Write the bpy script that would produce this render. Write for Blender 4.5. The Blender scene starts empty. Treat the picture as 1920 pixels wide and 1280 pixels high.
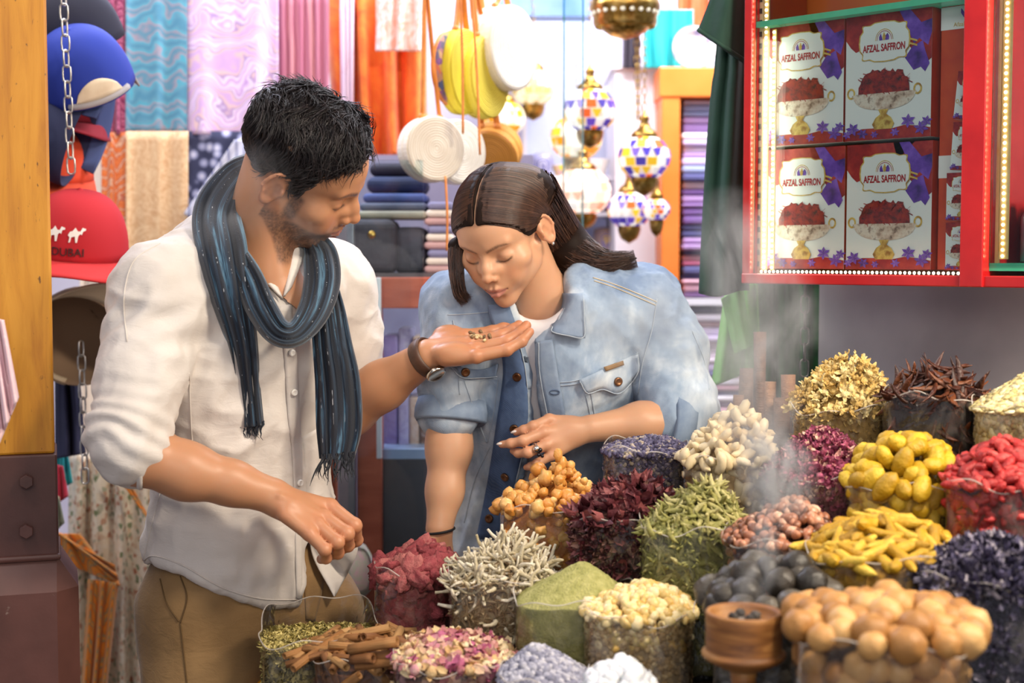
import bpy, bmesh, math, random
import numpy as np
from mathutils import Vector, Matrix, Euler, noise as mnoise
from mathutils.bvhtree import BVHTree

scene = bpy.context.scene
COL = scene.collection
PI = math.pi
FPX = 1920 * 50.0 / 36.0            # focal length in pixels of the 1920-wide frame
CAM_Z = 1.5
PITCH = math.atan(160 / FPX)        # horizon at image row 480

# ------------------------------------------------------------------ camera
cam_d = bpy.data.cameras.new('camera')
cam_d.lens = 50.0; cam_d.sensor_width = 36.0; cam_d.clip_start = 0.05
cam = bpy.data.objects.new('camera', cam_d); COL.objects.link(cam)
cam.location = (0, 0, CAM_Z); cam.rotation_euler = (PI / 2 - PITCH, 0, 0)
cam_d.dof.use_dof = True; cam_d.dof.focus_distance = 2.27; cam_d.dof.aperture_fstop = 3.2
scene.camera = cam

# ------------------------------------------------------------------ world, lights, exposure
world = bpy.data.worlds.new('world'); scene.world = world; world.use_nodes = True
world.node_tree.nodes['Background'].inputs['Color'].default_value = (0.80, 0.84, 1.0, 1)
world.node_tree.nodes['Background'].inputs['Strength'].default_value = 0.30
def area(name, loc, target, size, power, col=(1, 1, 1), spread=180):
    d = bpy.data.lights.new(name, 'AREA'); d.energy = power; d.color = col
    d.shape = 'RECTANGLE'; d.size, d.size_y = size; d.spread = math.radians(spread)
    o = bpy.data.objects.new(name, d); COL.objects.link(o); o.location = loc
    o.rotation_euler = (Vector(target) - Vector(loc)).to_track_quat('-Z', 'Y').to_euler()
    return o
area('stall_lamp', (1.0, 1.05, 2.75), (0.35, 2.1, 1.05), (0.28, 0.28), 31, (1.0, 0.86, 0.68))
area('alley_lamp', (-0.9, 0.9, 3.0), (-0.1, 2.4, 1.2), (0.7, 0.7), 11, (1.0, 0.93, 0.86))
area('shop_lamp_back', (-0.9, 3.5, 2.75), (-0.2, 2.3, 1.3), (0.6, 0.4), 17, (0.78, 0.80, 1.0))
area('added_side_fill', (1.35, 1.35, 1.95), (-0.1, 2.35, 1.35), (0.35, 0.35), 17, (1.0, 0.86, 0.68))  # added fill for the man's face, stands in for bounce off the stall
area('added_front_fill', (0.1, -0.5, 2.05), (-0.1, 2.3, 1.35), (1.3, 0.6), 14, (1.0, 0.90, 0.78))  # added soft fill behind the camera to brighten the man's face
area('shop_lamp_row', (0.75, 3.45, 3.0), (0.5, 4.6, 1.3), (1.5, 0.5), 80, (0.95, 0.95, 1.0))
area('shop_lamp_left', (-1.2, 2.6, 2.95), (-1.1, 3.6, 1.3), (1.0, 0.5), 15, (1.0, 0.95, 0.92))
scene.view_settings.view_transform = 'Standard'; scene.view_settings.look = 'None'
scene.view_settings.gamma = 1.0; scene.view_settings.exposure = 0.22
scene.view_settings.use_curve_mapping = False
scene.cycles.transparent_max_bounces = 16
scene.cycles.max_bounces = 6; scene.cycles.diffuse_bounces = 3; scene.cycles.glossy_bounces = 3; scene.cycles.volume_bounces = 0
scene.cycles.volume_step_rate = 3.0; scene.cycles.caustics_refractive = False; scene.cycles.caustics_reflective = False
scene.cycles.sample_clamp_indirect = 6

# ------------------------------------------------------------------ pixel helper: a photo pixel and a distance give a point
cp, sp = math.cos(PITCH), math.sin(PITCH)
def ray(px, py):
    a = (px - 960) / FPX; b = (640 - py) / FPX
    return Vector((a, cp + b * sp, -sp + b * cp))      # camera axes: right X, up (0,sp,cp), forward (0,cp,-sp)
def P(px, py, Y):
    r = ray(px, py); k = Y / r.y
    return Vector((r.x * k, Y, CAM_Z + r.z * k))
def proj(p):
    x, y, z = p[0], p[1], p[2] - CAM_Z
    d = y * cp - z * sp; u = y * sp + z * cp
    return 960 + FPX * x / d, 640 - FPX * u / d

# ------------------------------------------------------------------ object helpers
def mesh_obj(name, verts, faces, mat=None, parent=None, smooth=True):
    me = bpy.data.meshes.new(name)
    v = np.asarray(verts, dtype=np.float32).reshape(-1, 3)
    if isinstance(faces, np.ndarray) and len(faces):
        k = faces.shape[1]; n = len(faces)
        me.vertices.add(len(v)); me.vertices.foreach_set('co', v.ravel())
        me.loops.add(n * k); me.loops.foreach_set('vertex_index', faces.astype(np.int32).ravel())
        me.polygons.add(n); me.polygons.foreach_set('loop_start', np.arange(0, n * k, k, dtype=np.int32))
        me.update(calc_edges=True)
    else:
        me.from_pydata([tuple(map(float, q)) for q in v], [], [tuple(int(i) for i in f) for f in faces])
    me.update()
    if smooth and len(me.polygons):
        me.polygons.foreach_set('use_smooth', np.ones(len(me.polygons), dtype=bool))
    if mat is not None:
        for m in (mat if isinstance(mat, (list, tuple)) else [mat]): me.materials.append(m)
    return link(name, me, parent)
def link(name, data, parent=None):
    o = bpy.data.objects.new(name, data); COL.objects.link(o)
    if parent is not None: o.parent = parent
    return o
def from_bm(name, bm, mat=None, parent=None, smooth=False):
    me = bpy.data.meshes.new(name); bm.normal_update(); bm.to_mesh(me); bm.free()
    if smooth: me.polygons.foreach_set('use_smooth', np.ones(len(me.polygons), dtype=bool))
    if mat is not None:
        for m in (mat if isinstance(mat, (list, tuple)) else [mat]): me.materials.append(m)
    return link(name, me, parent)
def empty(name, loc=(0, 0, 0)):
    o = bpy.data.objects.new(name, None); COL.objects.link(o); o.location = loc; o.empty_display_size = 0.05
    return o
def tag(o, label=None, cat=None, group=None, kind=None):
    if label: o['label'] = label
    if cat: o['category'] = cat
    if group: o['group'] = group
    if kind: o['kind'] = kind
    return o
def root(name, loc, label, cat, group=None):
    return tag(empty(name, loc), label, cat, group)
def put(o, parent):
    """parent an object built in world coordinates under an Empty that only has a location"""
    o.parent = parent; o.matrix_parent_inverse = Matrix.Translation(-Vector(parent.location))
    return o
def fattr(o, name, vals):
    a = o.data.attributes.new(name, 'FLOAT', 'POINT'); a.data.foreach_set('value', np.asarray(vals, dtype=np.float32))
def cattr(o, name, cols):
    c = np.ones((len(cols), 4), dtype=np.float32); c[:, :3] = cols
    a = o.data.attributes.new(name, 'FLOAT_COLOR', 'POINT'); a.data.foreach_set('color', c.ravel())

# ------------------------------------------------------------------ small mesh builders (world or local coords)
def box(bm, x0, x1, y0, y1, z0, z1, M=None):
    co = [(x, y, z) for x in (x0, x1) for y in (y0, y1) for z in (z0, z1)]
    vs = [bm.verts.new((M @ Vector(c)) if M else c) for c in co]
    for f in ((0, 1, 3, 2), (4, 6, 7, 5), (0, 4, 5, 1), (2, 3, 7, 6), (0, 2, 6, 4), (1, 5, 7, 3)):
        bm.faces.new([vs[i] for i in f])
    return vs
def bevel_all(bm, w, seg=2):
    bmesh.ops.bevel(bm, geom=list(bm.edges), offset=w, segments=seg, affect='EDGES', profile=0.5, clamp_overlap=True)
def box_obj(name, x0, x1, y0, y1, z0, z1, mat, parent=None, bev=0.0, M=None):
    bm = bmesh.new(); box(bm, x0, x1, y0, y1, z0, z1, M)
    if bev: bevel_all(bm, bev)
    bmesh.ops.recalc_face_normals(bm, faces=bm.faces)
    return from_bm(name, bm, mat, parent)
def frames(pts):
    pts = [Vector(p) for p in pts]; n = len(pts)
    T = [(pts[min(i + 1, n - 1)] - pts[max(i - 1, 0)]).normalized() for i in range(n)]
    up = Vector((0, 0, 1)) if abs(T[0].z) < 0.9 else Vector((1, 0, 0))
    N = [(up - T[0] * up.dot(T[0])).normalized()]
    for i in range(1, n):
        q = N[-1] - T[i] * N[-1].dot(T[i]); N.append(q.normalized() if q.length > 1e-6 else N[-1])
    return pts, T, N, [T[i].cross(N[i]) for i in range(n)]
def tube_geo(pts, rad, sides=8, caps=True, flat=1.0):
    """vertices and faces of a tube; rad a number or list; flat squeezes it along the frame normal"""
    pts, T, N, B = frames(pts); n = len(pts)
    if not hasattr(rad, '__len__'): rad = [rad] * n
    V = []; F = []
    for i in range(n):
        for k in range(sides):
            a = 2 * PI * k / sides
            V.append(pts[i] + N[i] * (math.cos(a) * rad[i] * flat) + B[i] * (math.sin(a) * rad[i]))
    for i in range(n - 1):
        for k in range(sides):
            k2 = (k + 1) % sides
            F.append((i * sides + k, i * sides + k2, (i + 1) * sides + k2, (i + 1) * sides + k))
    if caps:
        F.append(tuple(range(sides - 1, -1, -1))); F.append(tuple((n - 1) * sides + k for k in range(sides)))
    return V, F
def tube(name, pts, rad, mat, parent=None, sides=8, flat=1.0):
    V, F = tube_geo(pts, rad, sides, True, flat)
    return mesh_obj(name, V, F, mat, parent)
def lathe_geo(prof, seg=24, M=None):
    V = []; F = []; n = len(prof)
    for (r, z) in prof:
        for k in range(seg):
            a = 2 * PI * k / seg; p = Vector((r * math.cos(a), r * math.sin(a), z)); V.append(M @ p if M else p)
    for i in range(n - 1):
        for k in range(seg):
            k2 = (k + 1) % seg; F.append((i * seg + k, i * seg + k2, (i + 1) * seg + k2, (i + 1) * seg + k))
    return V, F
def lathe(name, prof, mat, parent=None, seg=24, M=None):
    V, F = lathe_geo(prof, seg, M); return mesh_obj(name, V, F, mat, parent)
class Acc:
    """collects pieces into one mesh"""
    def __init__(s): s.V = []; s.F = []; s.A = []
    def add(s, V, F, a=0.0):
        b = len(s.V); s.V += [tuple(v) for v in V]; s.F += [tuple(i + b for i in f) for f in F]; s.A += [a] * len(V)
        return s
    def obj(s, name, mat, parent=None, smooth=True, attr=None):
        o = mesh_obj(name, s.V, s.F, mat, parent, smooth)
        if attr: fattr(o, attr, s.A)
        return o
def spline(pts, n):
    """Catmull-Rom through points (any dimension)"""
    p = np.asarray([list(q) for q in pts], dtype=float); m = len(p)
    e = np.vstack([2 * p[0] - p[1], p, 2 * p[-1] - p[-2]])
    out = []
    for t in np.linspace(0, m - 1 - 1e-9, n):
        i = int(t); u = t - i; a, b, c, d = e[i], e[i + 1], e[i + 2], e[i + 3]
        out.append(0.5 * (2 * b + (c - a) * u + (2 * a - 5 * b + 4 * c - d) * u * u + (3 * b - a - 3 * c + d) * u ** 3))
    return np.array(out)

# ------------------------------------------------------------------ materials
def lin(h):
    h = h.lstrip('#'); c = [int(h[i:i + 2], 16) / 255 for i in (0, 2, 4)]
    return tuple(x / 12.92 if x <= 0.04045 else ((x + 0.055) / 1.055) ** 2.4 for x in c)
class NT:
    def __init__(s, name):
        s.m = bpy.data.materials.new(name); s.m.use_nodes = True; s.t = s.m.node_tree; s.n = s.t.nodes
        s.b = s.n['Principled BSDF']; s.out = s.n['Material Output']; s._co = None
    def add(s, typ, **kw):
        nd = s.n.new(typ)
        for k, v in kw.items():
            if k.startswith('i_'): nd.inputs[k[2:].replace('_', ' ')].default_value = v
            else: setattr(nd, k, v)
        return nd
    def l(s, a, b): s.t.links.new(a, b)
    def co(s, kind='Object'):
        if s._co is None: s._co = s.add('ShaderNodeTexCoord')
        return s._co.outputs[kind]
    def mapped(s, scale=(1, 1, 1), kind='Object', rot=(0, 0, 0)):
        m = s.add('ShaderNodeMapping'); m.inputs['Scale'].default_value = scale; m.inputs['Rotation'].default_value = rot
        s.l(s.co(kind), m.inputs['Vector']); return m.outputs['Vector']
    def noise(s, scale, detail=4, vec=None, rough=0.55, dist=0.0):
        x = s.add('ShaderNodeTexNoise'); x.inputs['Scale'].default_value = scale; x.inputs['Detail'].default_value = detail
        x.inputs['Roughness'].default_value = rough; x.inputs['Distortion'].default_value = dist
        s.l(vec if vec is not None else s.co(), x.inputs['Vector']); return x.outputs['Fac']
    def ramp(s, fac, stops, interp='LINEAR'):
        r = s.add('ShaderNodeValToRGB'); e = r.color_ramp.elements; r.color_ramp.interpolation = interp
        while len(e) < len(stops): e.new(0.5)
        for i, (p, c) in enumerate(stops):
            e[i].position = p; e[i].color = (*(lin(c) if isinstance(c, str) else c), 1)
        s.l(fac, r.inputs['Fac']); return r.outputs['Color']
    def mix(s, fac, a, b, typ='MIX'):
        m = s.add('ShaderNodeMix', data_type='RGBA', blend_type=typ)
        for sock, v in ((m.inputs['Factor'], fac), (m.inputs['A'], a), (m.inputs['B'], b)):
            if hasattr(v, 'links'): s.l(v, sock)
            elif isinstance(v, str): sock.default_value = (*lin(v), 1)
            elif isinstance(v, tuple): sock.default_value = (*v, 1)
            else: sock.default_value = v
        return m.outputs['Result']
    def math(s, op, a, b=0.0, c=None):
        m = s.add('ShaderNodeMath', operation=op)
        for i, v in enumerate((a, b) if c is None else (a, b, c)):
            if hasattr(v, 'links'): s.l(v, m.inputs[i])
            else: m.inputs[i].default_value = v
        return m.outputs[0]
    def attr(s, name, out='Fac'):
        a = s.add('ShaderNodeAttribute', attribute_name=name); return a.outputs[out]
    def bump(s, h, strength=0.3, dist=0.002):
        b = s.add('ShaderNodeBump'); b.inputs['Strength'].default_value = strength; b.inputs['Distance'].default_value = dist
        s.l(h, b.inputs['Height']); s.l(b.outputs['Normal'], s.b.inputs['Normal']); return b.outputs['Normal']
    def base(s, c):
        if hasattr(c, 'links'): s.l(c, s.b.inputs['Base Color'])
        else: s.b.inputs['Base Color'].default_value = (*(lin(c) if isinstance(c, str) else c), 1)
    def set(s, **kw):
        for k, v in kw.items():
            sock = s.b.inputs[k.replace('_', ' ')]
            if hasattr(v, 'links'): s.l(v, sock)
            else: sock.default_value = v
        return s
_mc = {}
def pm(name, cols, scale=20, rough=0.6, bump=0.25, bscale=None, bdist=0.002, metallic=0.0, detail=4, rnd=None, sss=0.0, spec=0.5, stretch=(1, 1, 1), emit=0.0, coat=0.0):
    """general procedural material: noise between colours; rnd='object' or 'attr' varies it per piece"""
    if name in _mc: return _mc[name]
    t = NT(name); cols = [cols] if isinstance(cols, str) else cols
    v = t.mapped(stretch) if stretch != (1, 1, 1) else None
    f = t.noise(scale, detail, v)
    if rnd:
        r = t.add('ShaderNodeObjectInfo').outputs['Random'] if rnd == 'object' else t.attr('rnd')
        f = t.math('ADD', t.math('MULTIPLY', f, 0.55), t.math('MULTIPLY', r, 0.50))
        lo, hi = 0.2, 0.85
    else: lo, hi = 0.33, 0.67
    n = len(cols)
    c = t.ramp(f, [(lo + (hi - lo) * i / max(n - 1, 1), cc) for i, cc in enumerate(cols)]) if n > 1 else cols[0]
    t.base(c); t.set(Roughness=rough, Metallic=metallic)
    t.b.inputs['Specular IOR Level'].default_value = spec
    if coat: t.b.inputs['Coat Weight'].default_value = coat
    if sss:
        t.b.inputs['Subsurface Weight'].default_value = sss; t.b.inputs['Subsurface Radius'].default_value = (0.6, 0.35, 0.15)
        t.b.inputs['Subsurface Scale'].default_value = 0.006
    if emit:
        if hasattr(c, 'links'): t.l(c, t.b.inputs['Emission Color'])
        else: t.b.inputs['Emission Color'].default_value = (*lin(cols[0]), 1)
        t.b.inputs['Emission Strength'].default_value = emit
    if bump: t.bump(t.noise(bscale or scale * 3, 5, v), bump, bdist)
    _mc[name] = t.m
    return t.m

# ------------------------------------------------------------------ signed-distance fields on a lattice, meshed with surface nets
class SDF:
    def __init__(s, lo, hi, h):
        s.h = h; s.lo = np.array(lo, dtype=np.float32); n = np.ceil((np.array(hi) - s.lo) / h).astype(int) + 1
        s.n = n; s.f = np.full(n, 0.08, dtype=np.float32)
        s.ax = [s.lo[i] + h * np.arange(n[i], dtype=np.float32) for i in range(3)]
    def sub(s, lo, hi):
        i0 = np.clip(np.floor((np.array(lo) - s.lo) / s.h).astype(int), 0, s.n); i1 = np.clip(np.ceil((np.array(hi) - s.lo) / s.h).astype(int) + 1, 0, s.n)
        sl = tuple(slice(a, b) for a, b in zip(i0, i1))
        X = s.ax[0][sl[0]][:, None, None]; Y = s.ax[1][sl[1]][None, :, None]; Z = s.ax[2][sl[2]][None, None, :]
        return sl, X, Y, Z
    def comb(s, sl, d, k, op):
        f = s.f[sl]
        if op == 'sub':
            d = -d
            if k: hh = np.maximum(k - np.abs(f - d), 0) / k; s.f[sl] = np.maximum(f, d) + hh * hh * k * 0.25
            else: s.f[sl] = np.maximum(f, d)
        else:
            if k: hh = np.maximum(k - np.abs(f - d), 0) / k; s.f[sl] = np.minimum(f, d) - hh * hh * k * 0.25
            else: s.f[sl] = np.minimum(f, d)
    def ell(s, c, r, k=0.01, rot=None, op='add'):
        """ellipsoid; rot: 3x3 matrix whose columns are its axes"""
        c = np.array(c, dtype=np.float32); r = np.array(r, dtype=np.float32); m = float(r.max()) + k + 2 * s.h
        sl, X, Y, Z = s.sub(c - m, c + m)
        if 0 in s.f[sl].shape: return s
        X = X - c[0]; Y = Y - c[1]; Z = Z - c[2]
        if rot is not None:
            R = np.array(rot, dtype=np.float32)
            X, Y, Z = (R[0, i] * X + R[1, i] * Y + R[2, i] * Z for i in range(3))
        k0 = np.sqrt((X / r[0]) ** 2 + (Y / r[1]) ** 2 + (Z / r[2]) ** 2)
        k1 = np.sqrt((X / r[0] ** 2) ** 2 + (Y / r[1] ** 2) ** 2 + (Z / r[2] ** 2) ** 2) + 1e-9
        s.comb(sl, k0 * (k0 - 1.0) / k1, k, op); return s
    def cap(s, a, b, ra, rb, k=0.01, op='add'):
        """capsule with two end radii"""
        a = np.array(a, dtype=np.float32); b = np.array(b, dtype=np.float32); m = max(ra, rb) + k + 2 * s.h
        sl, X, Y, Z = s.sub(np.minimum(a, b) - m, np.maximum(a, b) + m)
        if 0 in s.f[sl].shape: return s
        d = b - a; L2 = float(d @ d) + 1e-12
        t = np.clip(((X - a[0]) * d[0] + (Y - a[1]) * d[1] + (Z - a[2]) * d[2]) / L2, 0, 1)
        q = np.sqrt((X - a[0] - t * d[0]) ** 2 + (Y - a[1] - t * d[1]) ** 2 + (Z - a[2] - t * d[2]) ** 2) - (ra + (rb - ra) * t)
        s.comb(sl, q, k, op); return s
    def chain(s, pts, rad, k=0.01, kin=None):
        for i in range(len(pts) - 1): s.cap(pts[i], pts[i + 1], rad[i], rad[i + 1], k if (i == 0 or kin is None) else kin)
        return s
    def grid(s):
        return np.meshgrid(s.ax[0], s.ax[1], s.ax[2], indexing='ij', sparse=True)
    def mesh(s, relax=1):
        return surface_nets(s.f, s.lo, s.h)
def surface_nets(f, lo, h):
    S = f < 0
    c = [S[i:S.shape[0] - 1 + i, j:S.shape[1] - 1 + j, k:S.shape[2] - 1 + k] for i in (0, 1) for j in (0, 1) for k in (0, 1)]
    cnt = sum(x.astype(np.int8) for x in c); act = (cnt > 0) & (cnt < 8)
    idx = np.argwhere(act); vid = np.full(act.shape, -1, dtype=np.int64); vid[act] = np.arange(len(idx))
    acc = np.zeros((len(idx), 3), dtype=np.float64); num = np.zeros(len(idx))
    I, J, K = idx.T
    for ax in range(3):
        for u in (0, 1):
            for v in (0, 1):
                o0 = [0, 0, 0]; oth = [q for q in range(3) if q != ax]; o0[oth[0]] = u; o0[oth[1]] = v
                o1 = list(o0); o1[ax] = 1
                a = f[I + o0[0], J + o0[1], K + o0[2]]; b = f[I + o1[0], J + o1[1], K + o1[2]]
                m = (a < 0) != (b < 0)
                t = np.where(m, a / np.where(m, a - b, 1), 0)
                p = np.tile(np.array(o0, dtype=np.float64), (len(idx), 1)); p[:, ax] += t
                acc += p * m[:, None]; num += m
    V = (idx + acc / num[:, None]) * h + lo
    Q = []
    for ax in range(3):
        sl0 = [slice(1, -1)] * 3; sl0[ax] = slice(0, -1); sl1 = list(sl0); sl1[ax] = slice(1, None)
        a = S[tuple(sl0)]; b = S[tuple(sl1)]
        for flip in (False, True):
            e = np.argwhere((a & ~b) if not flip else (~a & b))
            if not len(e): continue
            base = e + 1; base[:, ax] -= 1
            oth = [(ax + 1) % 3, (ax + 2) % 3]
            def g(du, dv):
                q = base.copy(); q[:, oth[0]] -= du; q[:, oth[1]] -= dv
                return vid[q[:, 0], q[:, 1], q[:, 2]]
            quad = np.stack([g(0, 0), g(1, 0), g(1, 1), g(0, 1)], 1)
            Q.append(quad[:, ::-1] if flip else quad)
    Q = np.concatenate(Q); Q = Q[(Q >= 0).all(1)]
    used, inv = np.unique(Q.ravel(), return_inverse=True)
    return V[used], inv.reshape(Q.shape)
def rotm(yaw=0, pitch=0, roll=0):
    """head/body frame: local x right-hand side, y forward, z up -> world"""
    return (Matrix.Rotation(yaw, 3, 'Z') @ Matrix.Rotation(pitch, 3, 'X') @ Matrix.Rotation(roll, 3, 'Y'))
def vnoise(V, scale, seed=0, octaves=3):
    """cheap smooth value noise in [-1,1] for arrays of points"""
    rs = np.random.RandomState(seed); out = np.zeros(len(V)); amp = 1.0; tot = 0
    for o in range(octaves):
        q = np.asarray(V, dtype=np.float64) * scale * 2 ** o + rs.rand(3) * 50
        i = np.floor(q).astype(np.int64); fr = q - i; fr = fr * fr * (3 - 2 * fr)
        def hsh(a, b, c):
            n = (a * 73856093) ^ (b * 19349663) ^ (c * 83492791) ^ (seed * 2654435 + o * 97)
            n = (n ^ (n >> 13)) * 1274126177; n = n & 0x7fffffff
            return ((n ^ (n >> 16)) & 0xffff) / 32767.5 - 1
        x, y, z = i.T; r = 0
        for dx in (0, 1):
            for dy in (0, 1):
                for dz in (0, 1):
                    w = (fr[:, 0] if dx else 1 - fr[:, 0]) * (fr[:, 1] if dy else 1 - fr[:, 1]) * (fr[:, 2] if dz else 1 - fr[:, 2])
                    r = r + w * hsh(x + dx, y + dy, z + dz)
        out += r * amp; tot += amp; amp *= 0.5
    return out / tot

# ------------------------------------------------------------------ irregular lump
def lump(R, seed, rough=0.35, sub=2, sq=(1, 1, 1), freq=1.6):
    bm = bmesh.new(); bmesh.ops.create_icosphere(bm, subdivisions=sub, radius=1.0)
    V = np.array([v.co[:] for v in bm.verts]); F = [tuple(v.index for v in f.verts) for f in bm.faces]; bm.free()
    d = 1 + rough * vnoise(V, freq, seed, 3)
    return V * d[:, None] * R * np.array(sq), F
EU = Vector((0.7071, -0.7071, 0)); EV = Vector((0.7071, 0.7071, 0))
# ================================================================== the souk around the stall
def solid(o, th):
    m = o.modifiers.new('thickness', 'SOLIDIFY'); m.thickness = th; m.offset = 0; return o
def quad_px(name, pts, Y, mat, parent=None):
    return mesh_obj(name, [P(x, y, Y) for x, y in pts], [tuple(range(len(pts)))], mat, parent, False)
def slab(name, x0, y0, x1, y1, Y, depth, mat, parent=None, bev=0.0):
    """upright box whose front face covers that part of the picture at distance Y and goes back by depth"""
    a = P(x0, y1, Y); b = P(x1, y0, Y)
    o = box_obj(name, a.x, b.x, Y, Y + depth, a.z, b.z, mat, None, bev)
    if parent is not None: put(o, parent)
    return o

plaster = pm('back_plaster', ['#cfc8de', '#e6e0f0'], 3, 0.8, 0.1)
fl = box_obj('floor', -3.2, 3.2, -0.6, 5.2, -0.05, 0.0, pm('floor_stone', ['#6a6058', '#8a8078'], 6, 0.7, 0.2)); tag(fl, 'grey stone floor of the market alley', None, None, 'structure')
wb = box_obj('wall_back', -3.2, 3.2, 5.0, 5.1, 0, 3.4, plaster); tag(wb, 'pale lilac plaster wall at the back of the shop', None, None, 'structure')
# grey wall behind the stall, turned 45 degrees like the stall
M45 = Matrix(((EU.x, EV.x, 0, 0), (EU.y, EV.y, 0, 0), (0, 0, 1, 0), (0, 0, 0, 1)))
CW = 3.28 * 0.7071
uu = lambda px, c: (lambda Y: ((px - 960) / FPX * Y - Y) * 0.7071)(c / (1 + (px - 960) / FPX))
wr = box_obj('wall_right', uu(1536, 3.28), -0.55, CW, CW + 0.08, 0.0, 2.6, pm('grey_panel', ['#a8a2a6', '#bfb9bc'], 5, 0.55, 0.1), None, 0, M45); tag(wr, 'grey wall panel behind the spice stall', None, None, 'structure')

# ---- hanging textiles
def pattern(name, cols, scale=14, dist=5.0, kind='wave', ring=True, rough=0.8, emit=0.0, stops=None):
    t = NT(name)
    if kind == 'wave':
        w = t.add('ShaderNodeTexWave', wave_type='RINGS' if ring else 'BANDS', bands_direction='X'); w.inputs['Scale'].default_value = scale; w.inputs['Distortion'].default_value = dist
        w.inputs['Detail'].default_value = 2.5; w.inputs['Detail Scale'].default_value = 1.2; t.l(t.co(), w.inputs['Vector']); f = w.outputs['Fac']
    elif kind == 'cells':
        w = t.add('ShaderNodeTexVoronoi'); w.inputs['Scale'].default_value = scale; t.l(t.co(), w.inputs['Vector']); f = t.add('ShaderNodeSeparateColor'); t.l(w.outputs['Color'], f.inputs[0]); f = f.outputs[0]
    elif kind == 'spots':
        w = t.add('ShaderNodeTexVoronoi'); w.inputs['Scale'].default_value = scale; t.l(t.co(), w.inputs['Vector']); f = w.outputs['Distance']
    else: f = t.noise(scale, 5, None, 0.65, dist)
    n = len(cols); st = stops or [i / max(n - 1, 1) for i in range(n)]
    c = t.ramp(f, list(zip(st, cols)))
    t.base(c); t.set(Roughness=rough); t.b.inputs['Sheen Weight'].default_value = 0.2
    t.bump(t.noise(900, 2), 0.15, 0.0005)
    return t.m
def cloth(name, corners, Y, mat, label, cat='scarf', folds=5, amp=0.012, parent=None, group=None, seed=0, nx=36, ny=30, wavy=0.0, dY=0.0, gather=0.0):
    """hanging cloth through four picture corners (tl, tr, br, bl) with vertical folds and real thickness"""
    rs = np.random.RandomState(seed + 3); ph = rs.rand(5) * 6; tl, tr, br, bl = corners; V = []; F = []
    for j in range(ny + 1):
        v = j / ny
        for i in range(nx + 1):
            u = i / nx
            x = (tl[0] * (1 - u) + tr[0] * u) * (1 - v) + (bl[0] * (1 - u) + br[0] * u) * v
            y = (tl[1] * (1 - u) + tr[1] * u) * (1 - v) + (bl[1] * (1 - u) + br[1] * u) * v
            y += wavy * math.sin(u * 9 + ph[3]) * v
            d = amp * (math.sin(2 * PI * folds * u + ph[0] + 0.8 * math.sin(3 * v + ph[1])) + 0.5 * math.sin(2 * PI * folds * 1.7 * u + ph[2])) * (0.6 + 0.4 * v)
            V.append(P(x, y, Y + d + dY * v))
    for j in range(ny):
        for i in range(nx): a = j * (nx + 1) + i; F.append((a, a + 1, a + nx + 2, a + nx + 1))
    o = solid(mesh_obj(name, V, F, mat), 0.003)
    if parent is not None: put(o, parent)
    elif label: tag(o, label, cat, group)
    return o
def rc(x0, y0, x1, y1): return [(x0, y0), (x1, y0), (x1, y1), (x0, y1)]
G1 = 'scarves hung on the shop wall'
Ys = 3.55
cloth('crimson_scarf', rc(186, -30, 237, 252), Ys, pattern('crimson_print', ['#6a2450', '#a83860', '#c87898', '#8a3058'], 30, 6), 'crimson patterned scarf hanging beside the teal one', folds=3, amp=0.006, group=G1)
cloth('teal_scarf', rc(236, -30, 351, 248), Ys, pattern('teal_swirl', ['#4a86a4', '#5c94ac', '#44a0ba', '#9a8c9c', '#5688a2'], 11, 7), 'teal scarf with swirl pattern hanging on the wall', folds=2, amp=0.006, group=G1, seed=1)
cloth('lilac_scarf', rc(348, -30, 522, 252), Ys, pattern('lilac_paisley', ['#e4d0ec', '#c098d4', '#ecdcf2', '#a88cc4', '#e4c4c4', '#cba8dc'], 8, 10), 'pale lilac paisley scarf hanging behind the man', folds=2, amp=0.008, group=G1, seed=2)
cloth('pink_curtain', rc(518, -30, 616, 1150), Ys + 0.03, pattern('pink_band', ['#b86a86', '#c88098', '#a85a78', '#d4909c'], 6, 1.5, ring=False), 'dusty pink ribbed curtain hanging behind the dark hair', 'curtain', folds=6, amp=0.008, seed=3)
cloth('orange_print_scarf', rc(190, 248, 238, 540), Ys, pattern('orange_print', ['#d86a30', '#e88a48', '#b84a30', '#e0b090'], 26, 7), 'orange patterned scarf hanging below the crimson one', folds=2, amp=0.006, group=G1, seed=4)
cloth('beige_scarf', rc(236, 246, 353, 800), Ys - 0.01, pattern('beige_print', ['#d8b48a', '#e6c8a0', '#c89a70', '#dcbc98'], 30, 4, 'noise'), 'beige speckled scarf hanging below the teal one', folds=2, amp=0.006, group=G1, seed=5)
cloth('navy_floral_scarf', rc(349, 246, 500, 760), Ys, pattern('navy_floral', ['#e4e4f4', '#8f94bc', '#2a2f52', '#23284a'], 34, 0, 'spots', stops=[0.0, 0.3, 0.5, 1.0]), 'navy scarf with white floral print', folds=2, amp=0.006, group=G1, seed=6)
cloth('striped_cloth', [(440, 262), (520, 250), (420, 470), (345, 400)], Ys - 0.03, pattern('blue_stripe', ['#e8e8f8', '#8a9ac8', '#f4f2fa', '#5a6aa8'], 16, 0.5, ring=False), 'white and blue striped cloth slanting behind the neck', folds=2, amp=0.004, seed=7)
cloth('orange_scarf', [(606, -30), (800, -30), (800, 300), (630, 310)], Ys + 0.12, pattern('orange_silk', ['#f06a18', '#f88a30', '#e65a20', '#fa9a50'], 5, 3, 'noise'), 'bright orange scarf draped between the two heads', folds=4, amp=0.03, seed=8, wavy=16)
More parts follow.
